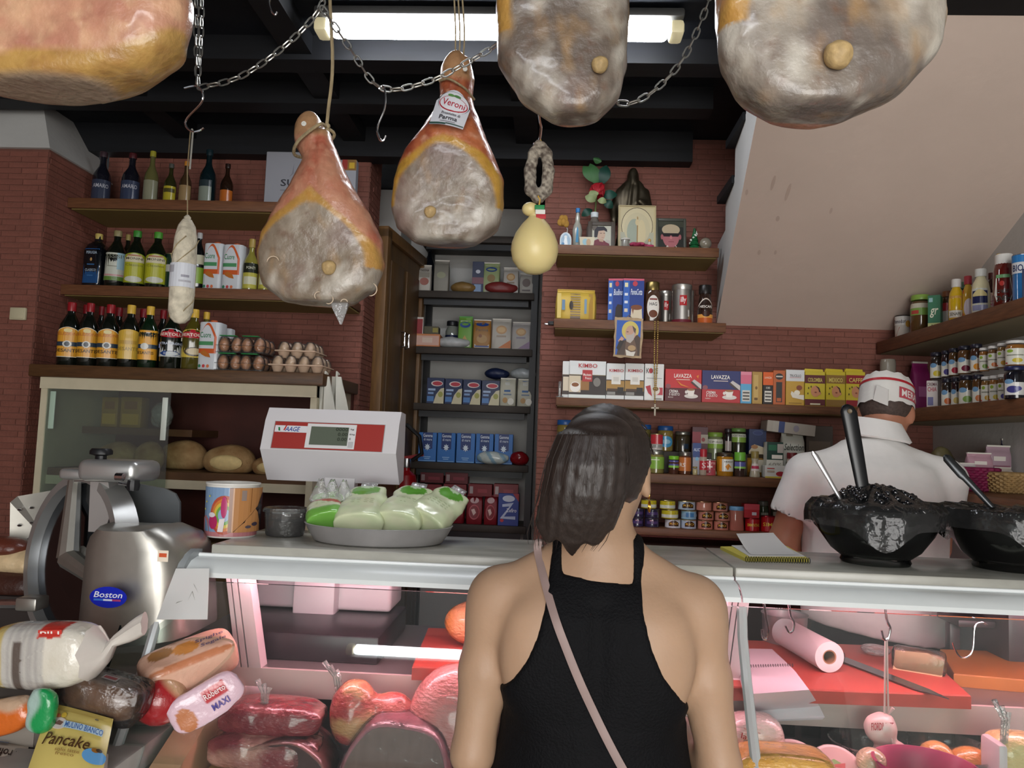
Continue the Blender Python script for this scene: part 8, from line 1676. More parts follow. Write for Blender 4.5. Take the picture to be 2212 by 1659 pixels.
for k in range(3):
    MB().rings([[((0.03-0.006*j)*math.cos(2*PI*i/8)+0.03*k-0.03, 0.008*math.sin(2*PI*i/8), 0.014*j+0.005*math.sin(i*2+k)) for i in range(8)] for j in range(5)]).build('film_end', film('crumple_film', '#f4f6f4', 0.12, 1.0, 0.18, 0.6, 60), t, 60)
a = at(1548, 1188, Z=MZ); 
t = thing('notebook', 'open yellow-edged spiral notebook with a curled white page', 'notebook', at(1650, 1200, Z=MZ))
o_ = t.location
def gp(px, py, dz=0.0): q = at(px, py, Z=MZ+dz)-o_; return Vector((q.x, q.y, dz))
q = [gp(1556, 1187), gp(1700, 1186), gp(1748, 1214), gp(1610, 1213)]
MB().rings([q, [v_+Vector((0, 0, 0.008)) for v_ in q]]).build('pad', mat('yellow_pages', '#c8bc50', 0.7), t, 0)
q = [gp(1580, 1186), gp(1690, 1185), gp(1738, 1210), gp(1618, 1210)]; MB().rings([[v_+Vector((0, 0, 0.0085)) for v_ in q], [v_+Vector((0, 0, 0.010)) for v_ in q]]).build('sheets', _M['white_paper'], t, 0)
R = []
for k in range(9):
    s = k/8; l = gp(1590, 1186)*(1-s)+gp(1622, 1208)*s; rr = gp(1670, 1186)*(1-s)+gp(1722, 1208)*s; lift = 0.030*(1-s)**1.5
    R.append((l+Vector((0, 0, 0.011+lift)), rr+Vector((0, 0, 0.011+lift*1.1))))
MB().add([v_ for r_ in R for v_ in r_], [(2*i, 2*i+2, 2*i+3, 2*i+1) for i in range(8)]).build('lifted_page', _M['white_paper'], t, 60)
a, b = gp(1612, 1214), gp(1748, 1217)
for k in range(26):
    c = a.lerp(b, k/25)+Vector((0, 0, 0.006)); MB().tube([c+Vector((0, 0.007*math.cos(an), 0.007*math.sin(an))) for an in [2*PI*j/8 for j in range(8)]], 0.0009, 4, closed=True).build('spiral_ring', M_BLACK, t)
def bowl(label, x0, x1, yr, Y, labo, mound=True, seed=0):
    a, b = at(x0, yr, Y=Y), at(x1, yr, Y=Y); r = (b.x-a.x)/2; zr = (a.z+b.z)/2-MZ
    t = thing('salad_bowl', label, 'bowl', ((a.x+b.x)/2, Y, MZ))
    sh = [(0, 0.0), (r*0.50, 0.0), (r*0.52, 0.006), (r*0.50, 0.014), (r*0.66, zr*0.25), (r*0.84, zr*0.55), (r*0.96, zr*0.85), (r*1.0, zr)]
    MB().lathe(sh+[(r*1.02, zr+0.002), (r*0.985, zr)]+[(x*0.975, z_+0.003) for x, z_ in reversed(sh[3:-1])]+[(0, 0.017)], 48).build('bowl', film('bowl_plastic', '#eef2f0', 0.06, 0.45, 0.006), t, 40)
    inn = [(0, 0.02), (r*0.48, 0.02), (r*0.63, zr*0.27), (r*0.82, zr*0.56), (r*0.93, zr*0.86)]
    MB().lathe(inn+[(r*0.86, zr*0.9), (0, zr*0.95)], 40).build('brine', mat('black_brine', '#07090a', 0.12, coat=0.5), t, 40)
    ol = MB().ball((0, 0, 0), (0.019, 0.016, 0.016), 8, 6).mesh('olive'); ol.materials.append(mat('black_olive', '#0b0d12', 0.12, coat=0.8))
    rn = random.Random(seed); n_ = 0
    while n_ < 130:
        x, y = rn.uniform(-1, 1), rn.uniform(-1, 1); d2 = x*x+y*y
        if d2 > 0.92: continue
        zz_ = zr*0.88+(zr*0.52*(1-d2)**0.8 if mound else 0.01)+rn.uniform(-0.005, 0.004)
        o = bpy.data.objects.new('olive', ol); C.objects.link(o); o.location = (t.location.x+x*r*0.84, t.location.y+y*r*0.84, MZ+zz_); o.rotation_euler = (rn.uniform(0, 3), rn.uniform(0, 3), rn.uniform(0, 3))
        tag(o, labo, 'olive', labo.replace('olive', 'olives', 1)); n_ += 1
    if mound: MB().lathe([(r*0.84, zr*0.74), (r*0.62, zr*0.98), (r*0.4, zr*1.14), (r*0.2, zr*1.24), (0, zr*1.27)], 30).build('olive_heap', _M['black_brine'], t, 60)
    R = []; NP = 72
    for k, (rr, zz_) in enumerate(((1.03, zr*0.70), (1.035, zr*0.86), (1.03, zr*1.01), (0.93, zr*1.04+(0.012 if mound else 0)), (0.7, zr*(1.14 if mound else 1.03)), (0.45, zr*(1.30 if mound else 1.02)), (0.2, zr*(1.41 if mound else 1.01)), (0.02, zr*(1.44 if mound else 1.01)))):
        ring = []
        for j in range(NP):
            an = 2*PI*j/NP; wr = 0.004*math.sin(an*13+seed)+0.003*math.sin(an*29+2*seed); low = (0.05*max(0, math.sin(an*2.5+seed))**3 if k == 0 else 0)
            ring.append(((r*rr+wr*(1 if k < 2 else 0.4))*math.cos(an), (r*rr+wr*(1 if k < 2 else 0.4))*math.sin(an), zz_-low+wr*(0.8 if 2 < k < 6 else 0.2)))
        R.append(ring)
    MB().rings(R, cap0=False).build('cling_film', film('cling_film', '#f4f4f4', 0.14, 0.6, 0.02, 0.35, 30), t, 70)
    return t
bowl('clear bowl heaped with black olives under cling film', 1752, 2030, 1098, 1.965, 'black olive heaped in the tall-handled bowl', True, 3)
bowl('clear film-wrapped bowl of dark olives beside the heaped one', 2036, 2330, 1102, 1.965, 'dark olive in the second wrapped bowl', False, 9)
t = thing('serving_spoon', 'black plastic serving spoon standing in the olive heap', 'spoon', at(1862, 1045, Y=1.95))
o_ = t.location; tp = at(1832, 882, Y=1.95)-o_
R = []
for s, wv, th in ((-0.25, 0.013, 0.004), (0, 0.0165, 0.005), (0.5, 0.019, 0.006), (0.85, 0.020, 0.006), (0.95, 0.021, 0.006), (1.03, 0.014, 0.005), (1.055, 0.004, 0.003)):
    c = tp*s; R.append([c+Vector((wv*math.cos(k*PI/6), th*math.sin(k*PI/6), 0)) for k in range(12)])
MB().rings(R).build('handle', mat('black_plastic', '#0d0f12', 0.3), t, 60); MB().lathe([(0.004, 0), (0.006, 0.001), (0.006, -0.001)], 10, M=Matrix.Translation(tp*0.96+Vector((0, -0.007, 0))) @ Matrix.Rotation(PI/2, 4, 'X')).build('hang_hole', mat('hole_brass', '#6c5c44', 0.4), t)
MB().ball(tp*-0.32, (0.05, 0.05, 0.03), 14, 8).build('spoon_bowl', _M['black_plastic'], t)
t = thing('serving_fork', 'grey metal spatula handle leaning in the olive bowl', 'spatula', at(1798, 1048, Y=1.93)); o_ = t.location; tp = at(1756, 975, Y=1.93)-o_
R = []
for s, wv in ((-0.6, 0.005), (0, 0.006), (0.6, 0.0075), (0.9, 0.008), (1.0, 0.004)): R.append([tp*s+Vector((wv*math.cos(k*PI/4), 0.002*math.sin(k*PI/4), 0)) for k in range(8)])
MB().rings(R).build('handle', M_STEEL, t, 60); MB().rb(tp*-0.85, (0.03, 0.003, 0.05), 0.001).build('blade', M_STEEL, t)
t = thing('serving_spoon', 'dark spoon handle slanting out of the second bowl', 'spoon', at(2140, 1092, Y=1.93)); o_ = t.location; tp = at(2040, 984, Y=1.97)-o_
R = []
for s, wv in ((-0.35, 0.006), (0, 0.007), (0.55, 0.009), (0.62, 0.012), (0.95, 0.011), (1.0, 0.005)): R.append([tp*s+Vector((wv*0.7*math.cos(k*PI/4), 0.004*math.sin(k*PI/4), wv*0.7*math.cos(k*PI/4))) for k in range(8)])
MB().rings(R).build('handle', mat('dark_steel', '#3c3e40', 0.25, metal=0.7), t, 60); MB().ball(tp*-0.42, (0.045, 0.045, 0.025), 12, 6).build('spoon_bowl', _M['dark_steel'], t)
# ------------------------------------------------------------------ worktop behind the glass
WZ = 0.9505
def board(label, pts, m, th=0.03, z=WZ):
    c = sum((at(x, y, Z=z+th) for x, y in pts), Vector())/4; t = thing('cutting_board', label, 'board', (c.x, c.y, z))
    q = [at(x, y, Z=z+th)-Vector((c.x, c.y, z)) for x, y in pts]
    MB().rings([[v_-Vector((0, 0, th)) for v_ in q], [v_-Vector((0, 0, 0.003)) for v_ in q], [v_*0.99+Vector((0, 0, v_.z*0.01)) for v_ in q]]).build('slab', m, t, 20)
    return t
RED = mat('red_board', '#a8453a', 0.45, noise=0.05)
board('long red cutting board with papers and a knife', [(1500, 1480), (2098, 1502), (1985, 1398), (1510, 1378)], RED)
board('red cutting board under the orange ham', [(890, 1440), (1060, 1445), (1050, 1360), (925, 1356)], RED)
board('worn wooden cutting board by the dark machine', [(2060, 1455), (2290, 1475), (2260, 1410), (2030, 1402)], mat('board_wood', '#a8692c', 0.5, noise=0.15, nscale=8))
BZ = WZ+0.03
t = thing('paper_pad', 'pad of pale sheets curling over the edge of the red board', 'paper', at(1640, 1450, Z=BZ)); o_ = t.location
prof2 = [(1576, 1400, 1668, 1402, 0.006), (1580, 1432, 1700, 1432, 0.008), (1600, 1455, 1718, 1450, 0.008), (1612, 1500, 1748, 1490, 0.010), (1625, 1535, 1770, 1525, -0.01), (1632, 1556, 1782, 1550, -0.045)]
for lay in range(3):
    R = []
    for i, (x0, y0, x1, y1, dz) in enumerate(prof2):
        kw = dict(Z=BZ+0.004+0.003*(2-lay)) if i < 4 else dict(Y=(1.79, 1.775)[i-4]+0.004*lay)
        R.append((at(x0-2*lay, y0+2*lay, **kw)-o_, at(x1-2*lay, y1+2*lay, **kw)-o_))
    MB().add([v_ for r_ in R for v_ in r_], [(2*i, 2*i+2, 2*i+3, 2*i+1) for i in range(5)]).build('sheet', mat('pale_paper', '#cfc8cf', 0.75), t, 70)
a, b = at(1590, 1440, Z=BZ+0.012)-o_, at(1712, 1437, Z=BZ+0.012)-o_
for k in range(24): c = a.lerp(b, k/23); MB().tube([c+Vector((0, 0.004*math.cos(an), 0.004*math.sin(an))) for an in [2*PI*j/6 for j in range(6)]], 0.0007, 4, closed=True).build('spiral_ring', mat('grey_wire', '#5c5458', 0.4), t)
a, b = at(1730, 1385, Z=BZ+0.036), at(1792, 1420, Z=BZ+0.036)
d = (a-b).normalized(); a2 = b+d*0.24
t = thing('paper_roll', 'roll of white food paper lying on the red board', 'paper roll', (b.x, b.y, BZ)); up_ = Vector((0, 0, 1)); sd_ = d.cross(up_).normalized()
R = []
for rr, l in ((0.017, 0.0), (0.036, 0.0), (0.0365, 0.004), (0.036, 0.12), (0.0365, 0.24), (0.017, 0.24)):
    R.append([Vector((0, 0, 0.0365))+d*l+(sd_*math.cos(2*PI*k/28)+up_*math.sin(2*PI*k/28))*rr for k in range(28)])
MB().rings(R, closed=True).build('roll', mat('roll_paper', '#cbc6c6', 0.7), t, 40)
MB().rings([[Vector((0, 0, 0.0365))+d*l+(sd_*math.cos(2*PI*k/20)+up_*math.sin(2*PI*k/20))*rr for k in range(20)] for rr, l in ((0.014, 0.001), (0.017, 0.001), (0.017, 0.239), (0.014, 0.239))], closed=True).build('core', mat('kraft_core', '#8c6c4c', 0.8), t, 40)
h0, e0 = at(1815, 1420, Z=BZ+0.006), at(2050, 1508, Z=BZ+0.006); d = (e0-h0); L_ = d.length; d.normalize(); sd_ = Vector((-d.y, d.x, 0))
t = thing('slicing_knife', 'long slicing knife lying across the red board', 'knife', (h0.x, h0.y, BZ))
bl = [(0, -0.020), (L_*0.75, -0.019), (L_, 0.0), (L_*0.8, 0.014), (0, 0.020)]
MB().rings([[d*x+sd_*y+Vector((0, 0, 0.003)) for x, y in bl], [d*x+sd_*y+Vector((0, 0, 0.005)) for x, y in bl]]).build('blade', mat('knife_steel', '#7c7f84', 0.25, metal=1.0), t, 0)
MB().rb((0, 0, 0), (0.11, 0.028, 0.018), 0.007, 3, M=Matrix.Translation(d*-0.05+Vector((0, 0, 0.010))) @ Matrix.Rotation(math.atan2(d.y, d.x), 4, 'Z')).build('handle', M_BLACK, t)
p = at(1985, 1450, Z=BZ); t = thing('cheese_wedge', 'film-wrapped wedge of hard cheese on the red board', 'cheese', p, -0.5)
MB().prism([(-0.055, 0), (0.05, 0), (0.055, 0.035), (0.02, 0.05), (-0.05, 0.046)], -0.02, 0.02, 'y').build('cheese', mat('hard_cheese', '#d0b48c', 0.5, noise=0.1, nscale=40, coat=0.5), t)
MB().rb((0, 0, 0.026), (0.118, 0.046, 0.056), 0.012, 2).build('cling_wrap', film('cling_film', '#eeeeee'), t)
t = lying('plastic_wrap', 'crumpled clear wrap lying between knife and cheese wedge', 1874, 1936, 1400, 2.06, BZ, 0.08, '#a09090', None, True); t.children[0].data.materials[0] = film('crumple_film', '#e8ebe8')
p = at(1030, 1420, Y=2.0); t = thing('cured_ham', 'orange-rinded boned ham wrapped in film on the red board', 'ham', (p.x, 2.0, BZ)); Hh = at(1010, 1296, Y=2.0).z-BZ
sdf_obj('meat', lambda P: elli(P, (0, 0, Hh*0.5), (0.085, 0.07, Hh*0.52))+0.008*(fbm(P, 25)-0.5), (-0.11, -0.1, -0.01), (0.11, 0.1, Hh+0.03), 0.006, mat('wrapped_meat', rough=0.15, vcol=True, coat=0.9, bump=0.6, bscale=70, stretch=(1, 1, 2.2)), t,
        lambda P: mixc(mixc(lc('#d09a6c'), lc('#d8a68e'), np.clip((P[:, 0]+0.02)*14+fbm(P, 30)*1.5-0.9, 0, 1)), lc('#c07c34'), np.clip((-P[:, 0]-0.05)*40, 0, 1)))
p = at(2190, 1400, Y=2.18)
t = thing('machine', 'dark grey counter machine at the end of the worktop', 'machine', (p.x+0.03, 2.19, WZ))
MB().rb((0.02, 0, 0.085), (0.22, 0.18, 0.17), 0.012, 2).build('housing', mat('dark_grey_metal', '#3c3a3c', 0.35), t); MB().rb((-0.14, 0.02, 0.11), (0.10, 0.12, 0.02), 0.006).build('arm', _M['dark_grey_metal'], t); MB().rb((-0.17, 0.03, 0.05), (0.03, 0.03, 0.10), 0.006).build('leg', _M['dark_grey_metal'], t)
p = at(1690, 1330, Y=2.22)
t = thing('steel_pot', 'small steel pot standing on the back of the worktop', 'pot', (p.x, 2.20, WZ))
MB().lathe([(0, 0), (0.05, 0), (0.056, 0.01), (0.06, 0.10), (0.063, 0.105), (0.058, 0.102), (0.05, 0.012), (0, 0.01)], 28).build('pot', mat('dull_steel', '#a8a4a4', 0.4, metal=0.7), t)
# ------------------------------------------------------------------ meats in the case
DZ = 0.7405
M_WRAP = _M['wrapped_meat']
def meat(label, px, py, Y, size, f, cf, name='cured_meat', cat='meat', h=0.0055, rz=0.0, m=None, support=True):
    p = at(px, py, Y=Y); t = thing(name, label, cat, p, rz)
    sdf_obj('meat', f, tuple(-s*1.25 for s in size), tuple(s*1.25 for s in size), h, m or M_WRAP, t, cf); return t
def sq(P, r, e=3.0): return ((np.abs(P[:, 0]/r[0])**e+np.abs(P[:, 1]/r[1])**e+np.abs(P[:, 2]/r[2])**e)**(1/e)-1)*min(r)
def knot(t, x, y, z, hgt=0.05, dx=0.0, n=3):
    for k in range(n):
        MB().tube([(x+0.004*k, y, z-0.01), (x+dx*0.4+0.006*k, y-0.004, z+hgt*0.5), (x+dx+0.014*(k-1), y, z+hgt*(1-0.15*k))], [0.004, 0.0035, 0.006], 5).build('film_knot', film('crumple_film', '#e8ebe8'), t)
t = meat('upper slab of dark red speck with a pale rind, wrapped', 592, 1545, 1.70, (0.12, 0.07, 0.035), lambda P: sq(P, (0.113, 0.06, 0.034), 3.5)+0.008*(fbm(P, 30)-0.5), lambda P: mixc(mixc(lc('#7c2a34'), lc('#9c4448'), fbm(P, 40)*2-0.6), lc('#c8948c'), np.clip((P[:, 2]-0.022)*90+(np.abs(P[:, 0])-0.095)*60, 0, 1)))
knot(t, -0.02, -0.02, 0.03, 0.05, 0.0)
t = meat('lower slab of dark red speck under the upper one', 580, 1612, 1.68, (0.13, 0.075, 0.04), lambda P: sq(P, (0.118, 0.065, 0.038), 3.5)+0.010*(fbm(P, 28)-0.5), lambda P: mixc(mixc(lc('#7c2e38'), lc('#94484a'), fbm(P, 40)*2-0.6), lc('#c89084'), np.clip((fbm(P, 14)-0.5)*6, 0, 1)))
MB().rb((0, 0.0, -0.08), (0.24, 0.13, 0.085), 0.01).build('tray', mat('yellow_tray', '#b88c4c', 0.5), t)
def slice_meat(label, x0, x1, yt, Y, cface, crim, seed=0, elong=1.1):
    a, b = at(x0, 1659, Y=Y), at(x1, 1659, Y=Y); r = (b.x-a.x)/2; zt = at((x0+x1)/2, yt, Y=Y).z; cz = zt-r*elong
    t = thing('cold_cut', label, 'meat', ((a.x+b.x)/2, Y, max(DZ, cz-r*elong))); cz -= t.location.z; n_ = 40
    ol = [(r*(1+0.05*math.sin(3*k*2*PI/n_+seed))*abs(math.cos(2*PI*k/n_))**0.85*math.copysign(1, math.cos(2*PI*k/n_)), cz+r*elong*(1+0.03*math.sin(5*k*2*PI/n_+seed))*abs(math.sin(2*PI*k/n_))**0.85*math.copysign(1, math.sin(2*PI*k/n_))) for k in range(n_)]
    ol = [(x, max(z_, 0.0)) for x, z_ in ol]
    R = [[(x*s_, y, (z_-cz)*s_+cz) for x, z_ in ol] for s_, y in ((0.96, 0.0), (1.0, 0.006), (1.02, 0.05), (1.0, 0.12), (0.8, 0.155))]
    MB().rings(R).build('body', mat('rim_'+crim, crim, 0.2, noise=0.25, nscale=40, coat=0.7, bump=0.2, bscale=50), t, 50)
    MB().rings([[(x*0.93, y, (z_-cz)*0.93+cz) for x, z_ in ol] for y in (-0.003, 0.001)]).build('cut_face', mat('cut_'+cface, cface, 0.3, noise=0.15, nscale=22, stretch=(3, 1, 1), coat=0.5), t, 0)
    MB().rings([[(x*s_, y, (z_-cz)*s_+cz) for x, z_ in ol] for s_, y in ((1.0, -0.006), (1.03, 0.004), (1.05, 0.05), (1.03, 0.12))], cap1=False).build('cling_wrap', film('cling_film', '#eeeeee'), t, 50)
slice_meat('dark bresaola end facing the glass', 505, 706, 1603, 1.625, '#5c3c3c', '#b4706c', 1, 0.85)
slice_meat('broad grey-pink cooked ham end facing the glass', 736, 977, 1562, 1.63, '#8e7068', '#c8808a', 4, 1.0)
t = meat('crinkly film-wrapped raw ham piece with a bone side', 800, 1545, 1.72, (0.11, 0.08, 0.08), lambda P: smin(elli(P, (-0.035, 0, 0.005), (0.055, 0.055, 0.072)), elli(P, (0.045, 0.01, -0.005), (0.055, 0.05, 0.055)), 0.02)+0.010*(fbm(P, 35)-0.5), lambda P: mixc(mixc(lc('#b04444'), lc('#c8685c'), fbm(P, 45)*2.4-0.7), lc('#d09a6c'), np.clip((fbm(P, 12)-0.63)*9, 0, 1)))
knot(t, -0.075, 0, 0.05, 0.06, -0.02)
t = meat('huge smooth pink mortadella wrapped in film', 985, 1560, 1.74, (0.13, 0.10, 0.14), lambda P: elli(P, (0, 0, 0), (0.108, 0.09, 0.125))+0.003*(fbm(P, 40)-0.5), lambda P: mixc(lc('#cf7d78'), lc('#d8908a'), fbm(P, 20)*2-0.5), h=0.006)
def ring_bowl(label, px, py, Y, r, hh, m, z=None):
    p = at(px, py, Y=Y); t = thing('cheese_bowl', label, 'bowl', (p.x, Y, DZ))
    hh = p.z-DZ
    MB().lathe([(0, 0), (r*0.6, 0), (r*0.7, 0.01), (r*0.97, hh-0.006), (r*1.03, hh), (r*0.98, hh+0.001), (r*0.9, hh-0.012), (r*0.62, 0.012), (0, 0.012)], 40).build('bowl', m, t, 40); return t
ring_bowl('clear bowl behind the hanging scamorza', 1870, 1600, 1.76, 0.075, 0.1, M_CP)
ring_bowl('wide clear bowl holding smoked cheeses', 2040, 1612, 1.755, 0.10, 0.1, M_CP)
ring_bowl('deep pink bowl against the case glass', 2000, 1650, 1.60, 0.095, 0.1, mat('magenta_bowl', '#b83c68', 0.35))
def cheese(label, px, py, Y, size, c1, c2, name='cheese', cat='cheese', e=2.0, rz=0.0):
    return meat(label, px, py, Y, size, (lambda P: elli(P, (0, 0, 0), size)+0.004*(fbm(P, 30)-0.5)) if e == 2.0 else (lambda P: sq(P, size, e)+0.005*(fbm(P, 30)-0.5)), lambda P: mixc(lc(c1), lc(c2), fbm(P, 25)*2-0.5), name, cat, max(0.004, max(size)/16), rz)
cheese('orange smoked scamorza at the back of the wide bowl', 2022, 1635, 1.745, (0.036, 0.034, 0.034), '#c8803c', '#d09a58', 'smoked_cheese')
cheese('wider orange smoked scamorza near the cheese wheel', 2095, 1648, 1.74, (0.045, 0.036, 0.034), '#c07430', '#cc8c44', 'smoked_cheese')
cheese('pale peach cheese ball below the hanging scamorza', 1882, 1645, 1.66, (0.03, 0.03, 0.028), '#d8b490', '#e0c4a4', 'cheese_ball')
cheese('large yellow block of holed cheese by the chrome profile', 1690, 1665, 1.63, (0.10, 0.06, 0.045), '#d09a48', '#d8a858', 'holed_cheese', e=4.0)
for k, (dx, dz_) in enumerate(((-0.03, 0.01), (0.03, 0.02), (0.0, -0.01))): pass
t = cheese('pale yellow cheese wheel with a knotted film end', 2195, 1640, 1.68, (0.06, 0.05, 0.055), '#d8bc80', '#e0c890', 'cheese', e=3.0)
MB().rb((-0.055, -0.02, 0.0), (0.02, 0.07, 0.09), 0.008, 2).build('wrapper', mat('wrapper_white', '#d4c4c8', 0.4), t); knot(t, -0.045, -0.03, 0.05, 0.075, 0.0)
t = cheese('crumpled white and red mozzarella wrapper behind the profile', 1628, 1590, 1.72, (0.062, 0.05, 0.05), '#d8b8b8', '#e0c8c4', 'cheese_pack', e=2.6)
Art(lambda u, v, o: (-0.05+u*0.085, -0.049-o+0.012*abs(u-0.5), -0.03+v*0.06+0.02*(0.5-u))).draw([('t', 'latteria', 0.15, 0.55, 0.8, 0.75, '#b02c34', .3), ('r', 0.0, 0.15, 0.45, 0.22, '#b83c44'), ('r', 0.2, 0.9, 0.6, 0.93, '#c88c90')]).build('print', t)
for i, (px, py, lab) in enumerate(((1712, 1618, 'clear cheese tub with a green-red picture lid'), (1800, 1630, 'clear cheese tub with a pale pink lid'))):
    p = at(px, py, Y=1.69); t = thing('cheese_tub', lab, 'tub', (p.x, 1.69, p.z-0.05)); t.rotation_euler = (0.5, 0, 0)
    MB().lathe([(0, 0), (0.038, 0), (0.046, 0.04)], 24).build('tub', mat('tub_pink', '#d8b4b4', 0.3), t); MB().lathe([(0.048, 0.04), (0.049, 0.045), (0.046, 0.047), (0, 0.046)], 28).build('lid', mat('tub_lid', '#d4b8b4', 0.25, noise=0.1), t)
    Art(lambda u, v, o: ((u-.5)*0.08, (v-.5)*0.08, 0.0475+o)).draw([('e', .5, .5, .5, .5, '#c8a09c'), ('p', [(.2, .5), (.45, .62), (.6, .5), (.4, .42)], '#7ca45c'), ('p', [(.4, .45), (.7, .5), (.65, .35), (.35, .36)], '#b84c44')]).build('lid_print', t)
MB().box(0, 0, 0, 0, 0, 0)
p = at(1915, 1600, Y=1.735); t = thing('scamorza', 'white wrapped scamorza pair hanging by a pale string', 'cheese', p)
sdf_obj('wrapper', lambda P: smin(elli(P, (-0.012, 0, 0.025), (0.034, 0.03, 0.034)), elli(P, (0.006, -0.008, -0.03), (0.040, 0.03, 0.036)), 0.008)+0.007*(fbm(P, 50)-0.5), (-0.07, -0.06, -0.09), (0.07, 0.06, 0.08), 0.0045, mat('wrapper_gloss', rough=0.3, vcol=True), t, lambda P: mixc(lc('#e0c8c4'), lc('#d4a8a4'), fbm(P, 40)*2-0.7))
Art(lambda u, v, o: (-0.045+u*0.05, -0.032-o+0.01*u, 0.03+v*0.016)).draw([('t', 'FIORDILATTE', 0, 0, 1, 1, '#b8303c')]).build('print', t); Art(lambda u, v, o: (-0.03+u*0.045, -0.042-o, -0.035+v*0.032-u*0.012)).draw([('r', 0, 0, 1, 1, '#d4bcc4'), ('r', .3, .3, .8, .4, '#8c4c64'), ('r', .3, .5, .8, .58, '#8c4c64')]).build('paper_tag', t)
q = at(1914, 1384, Y=1.735)-p
for dx in (-0.004, 0.004): MB().tube([(dx, 0, 0.05), (q.x+dx*0.4, 0, q.z)], 0.0022, 6).build('string', mat('pale_string', '#cbb0ac', 0.7), t)
MB().tube([(0, 0, 0.05), (0.0, -0.032, 0.0), (0.0, -0.03, -0.04)], 0.002, 5).build('tie', _M['pale_string'], t); MB().tube([(0, 0, 0.05), (0.012, -0.005, 0.07)], [0.002, 0.004], 5).build('string_end', _M['pale_string'], t)
HKM = M_CHROME
hook('chrome S-hook holding the scamorza string', [(1912, 1312), (1916, 1340), (1923, 1358), (1918, 1380), (1909, 1380), (1904, 1362)], 1.735)
hook('chrome S-hook beside the chrome glass profile', [(1650, 1304), (1656, 1340), (1660, 1362), (1656, 1380), (1648, 1376), (1646, 1360)], 1.735)
hook('chrome S-hook over the paper roll', [(1704, 1306), (1708, 1330), (1715, 1345), (1712, 1362), (1704, 1366), (1696, 1352)], 1.75)
hook('thin wire hook with a film end by the wooden board', [(2132, 1350), (2120, 1345), (2106, 1355), (2102, 1400), (2092, 1418), (2076, 1420), (2064, 1405), (2058, 1388)], 1.75, 0.0018)
# ------------------------------------------------------------------ bread packs on the side counter
def pack_sdf(name, label, cat, px, py, Y, size, rot, f, cf, m, h=0.006):
    p = at(px, py, Y=Y); t = thing(name, label, cat, p); t.rotation_euler = rot
    sdf_obj('wrapper', f, tuple(-s*1.3 for s in size), tuple(s*1.3 for s in size), h, m, t, cf, 1); return t
GL = mat('glossy_wrap', rough=0.2, vcol=True, coat=0.5, bump=0.4, bscale=45)
t = thing('cardboard_box', 'grey box under the sliced bread on the side counter', 'box', (-1.06, 1.52, SCZ))
MB().rb((0.0, 0.02, 0.055), (0.30, 0.16, 0.11), 0.004).build('box', mat('grey_box', '#5c554e', 0.6), t); MB().box(-0.10, 0.10, -0.0615, -0.060, 0.03, 0.08).build('label', mat('grey_label', '#8c857c', 0.6), t)
def cf_bread(P):
    u = P[:, 0]; c = mixc(lc('#cfc8b8'), lc('#d8d2c6'), fbm(P, 30)*2-0.5)
    c = np.where(((u > -0.092) & (u < -0.068))[:, None], lc('#c8902c'), c); c = np.where(((u > -0.068) & (u < -0.055))[:, None], lc('#b8a468'), c)
    c = np.where(((u > -0.05) & (u < 0.028) & (P[:, 1] < 0.02))[:, None], mixc(lc('#a9a5a0'), lc('#b9b5ae'), (np.sin(P[:, 0]*700) > 0)*1.0), c)
    c = np.where(((u > -0.028) & (u < -0.012) & (P[:, 1] < 0.03) & (P[:, 2] < 0.035))[:, None], lc('#5c524c'), c)
    rd = (np.abs(u-0.035) < 0.022) & (np.abs(P[:, 2]-0.052) < 0.012) & (P[:, 1] < 0.01); return np.where(rd[:, None], lc('#c03a30'), c)
t = pack_sdf('bread_bag', 'bag of sliced white bread with yellow stripe and twisted end', 'bread', 98, 1412, 1.47, (0.125, 0.065, 0.075), (0, -0.06, 0.0), lambda P: sq(P, (0.108, 0.052, 0.060), 3.4)+0.006*(fbm(P, 20)-0.5), cf_bread, GL, 0.0055)
R = []
for k in range(8):
    v = k/7; rr = [0.052, 0.036, 0.020, 0.012, 0.016, 0.02, 0.022, 0.022][k]
    R.append([(0.095+0.10*v, rr*math.sin(2*PI*q/14)*(0.6 if k > 3 else 1)*(1+0.15*math.sin(q*3)), 0.0+0.055*v*(v > 0.3)+rr*math.cos(2*PI*q/14)) for q in range(14)])
MB().rings(R).build('twisted_end', mat('frosty_wrap', '#c9c2ba', 0.25, coat=0.4, noise=0.1), t, 60)
Art(lambda u, v, o: (0.012+u*0.046, -0.040-o*2, 0.038+v*0.016)).draw([('r', 0, 0, 1, 1, '#c03a30'), ('t', 'PIU', .1, .15, .9, .85, '#e8dcd4')]).build('print', t)
t = pack_sdf('bread_pack', 'dark rye bread in clear shiny film under the sliced bread', 'bread', 225, 1502, 1.50, (0.09, 0.05, 0.05), (0, 0.25, 0.1), lambda P: sq(P, (0.075, 0.045, 0.036), 3.0)+0.006*(fbm(P, 30)-0.5), lambda P: mixc(mixc(lc('#4c3424'), lc('#6c4c34'), fbm(P, 50)*2-0.5), lc('#c8bcb0'), np.clip((P[:, 2]-0.03)*120, 0, 0.8)), GL)
MB().rb((0, 0, 0.002), (0.165, 0.098, 0.080), 0.02, 2).build('film', film('cling_film', '#eeeeee'), t)
Art(lambda u, v, o: (-0.01+u*0.03, -0.02+v*0.02, 0.0385+o)).draw([('r', 0, 0, 1, 1, '#d8d0c8'), ('r', .1, .2, .9, .8, '#b83a34')]).build('print', t)
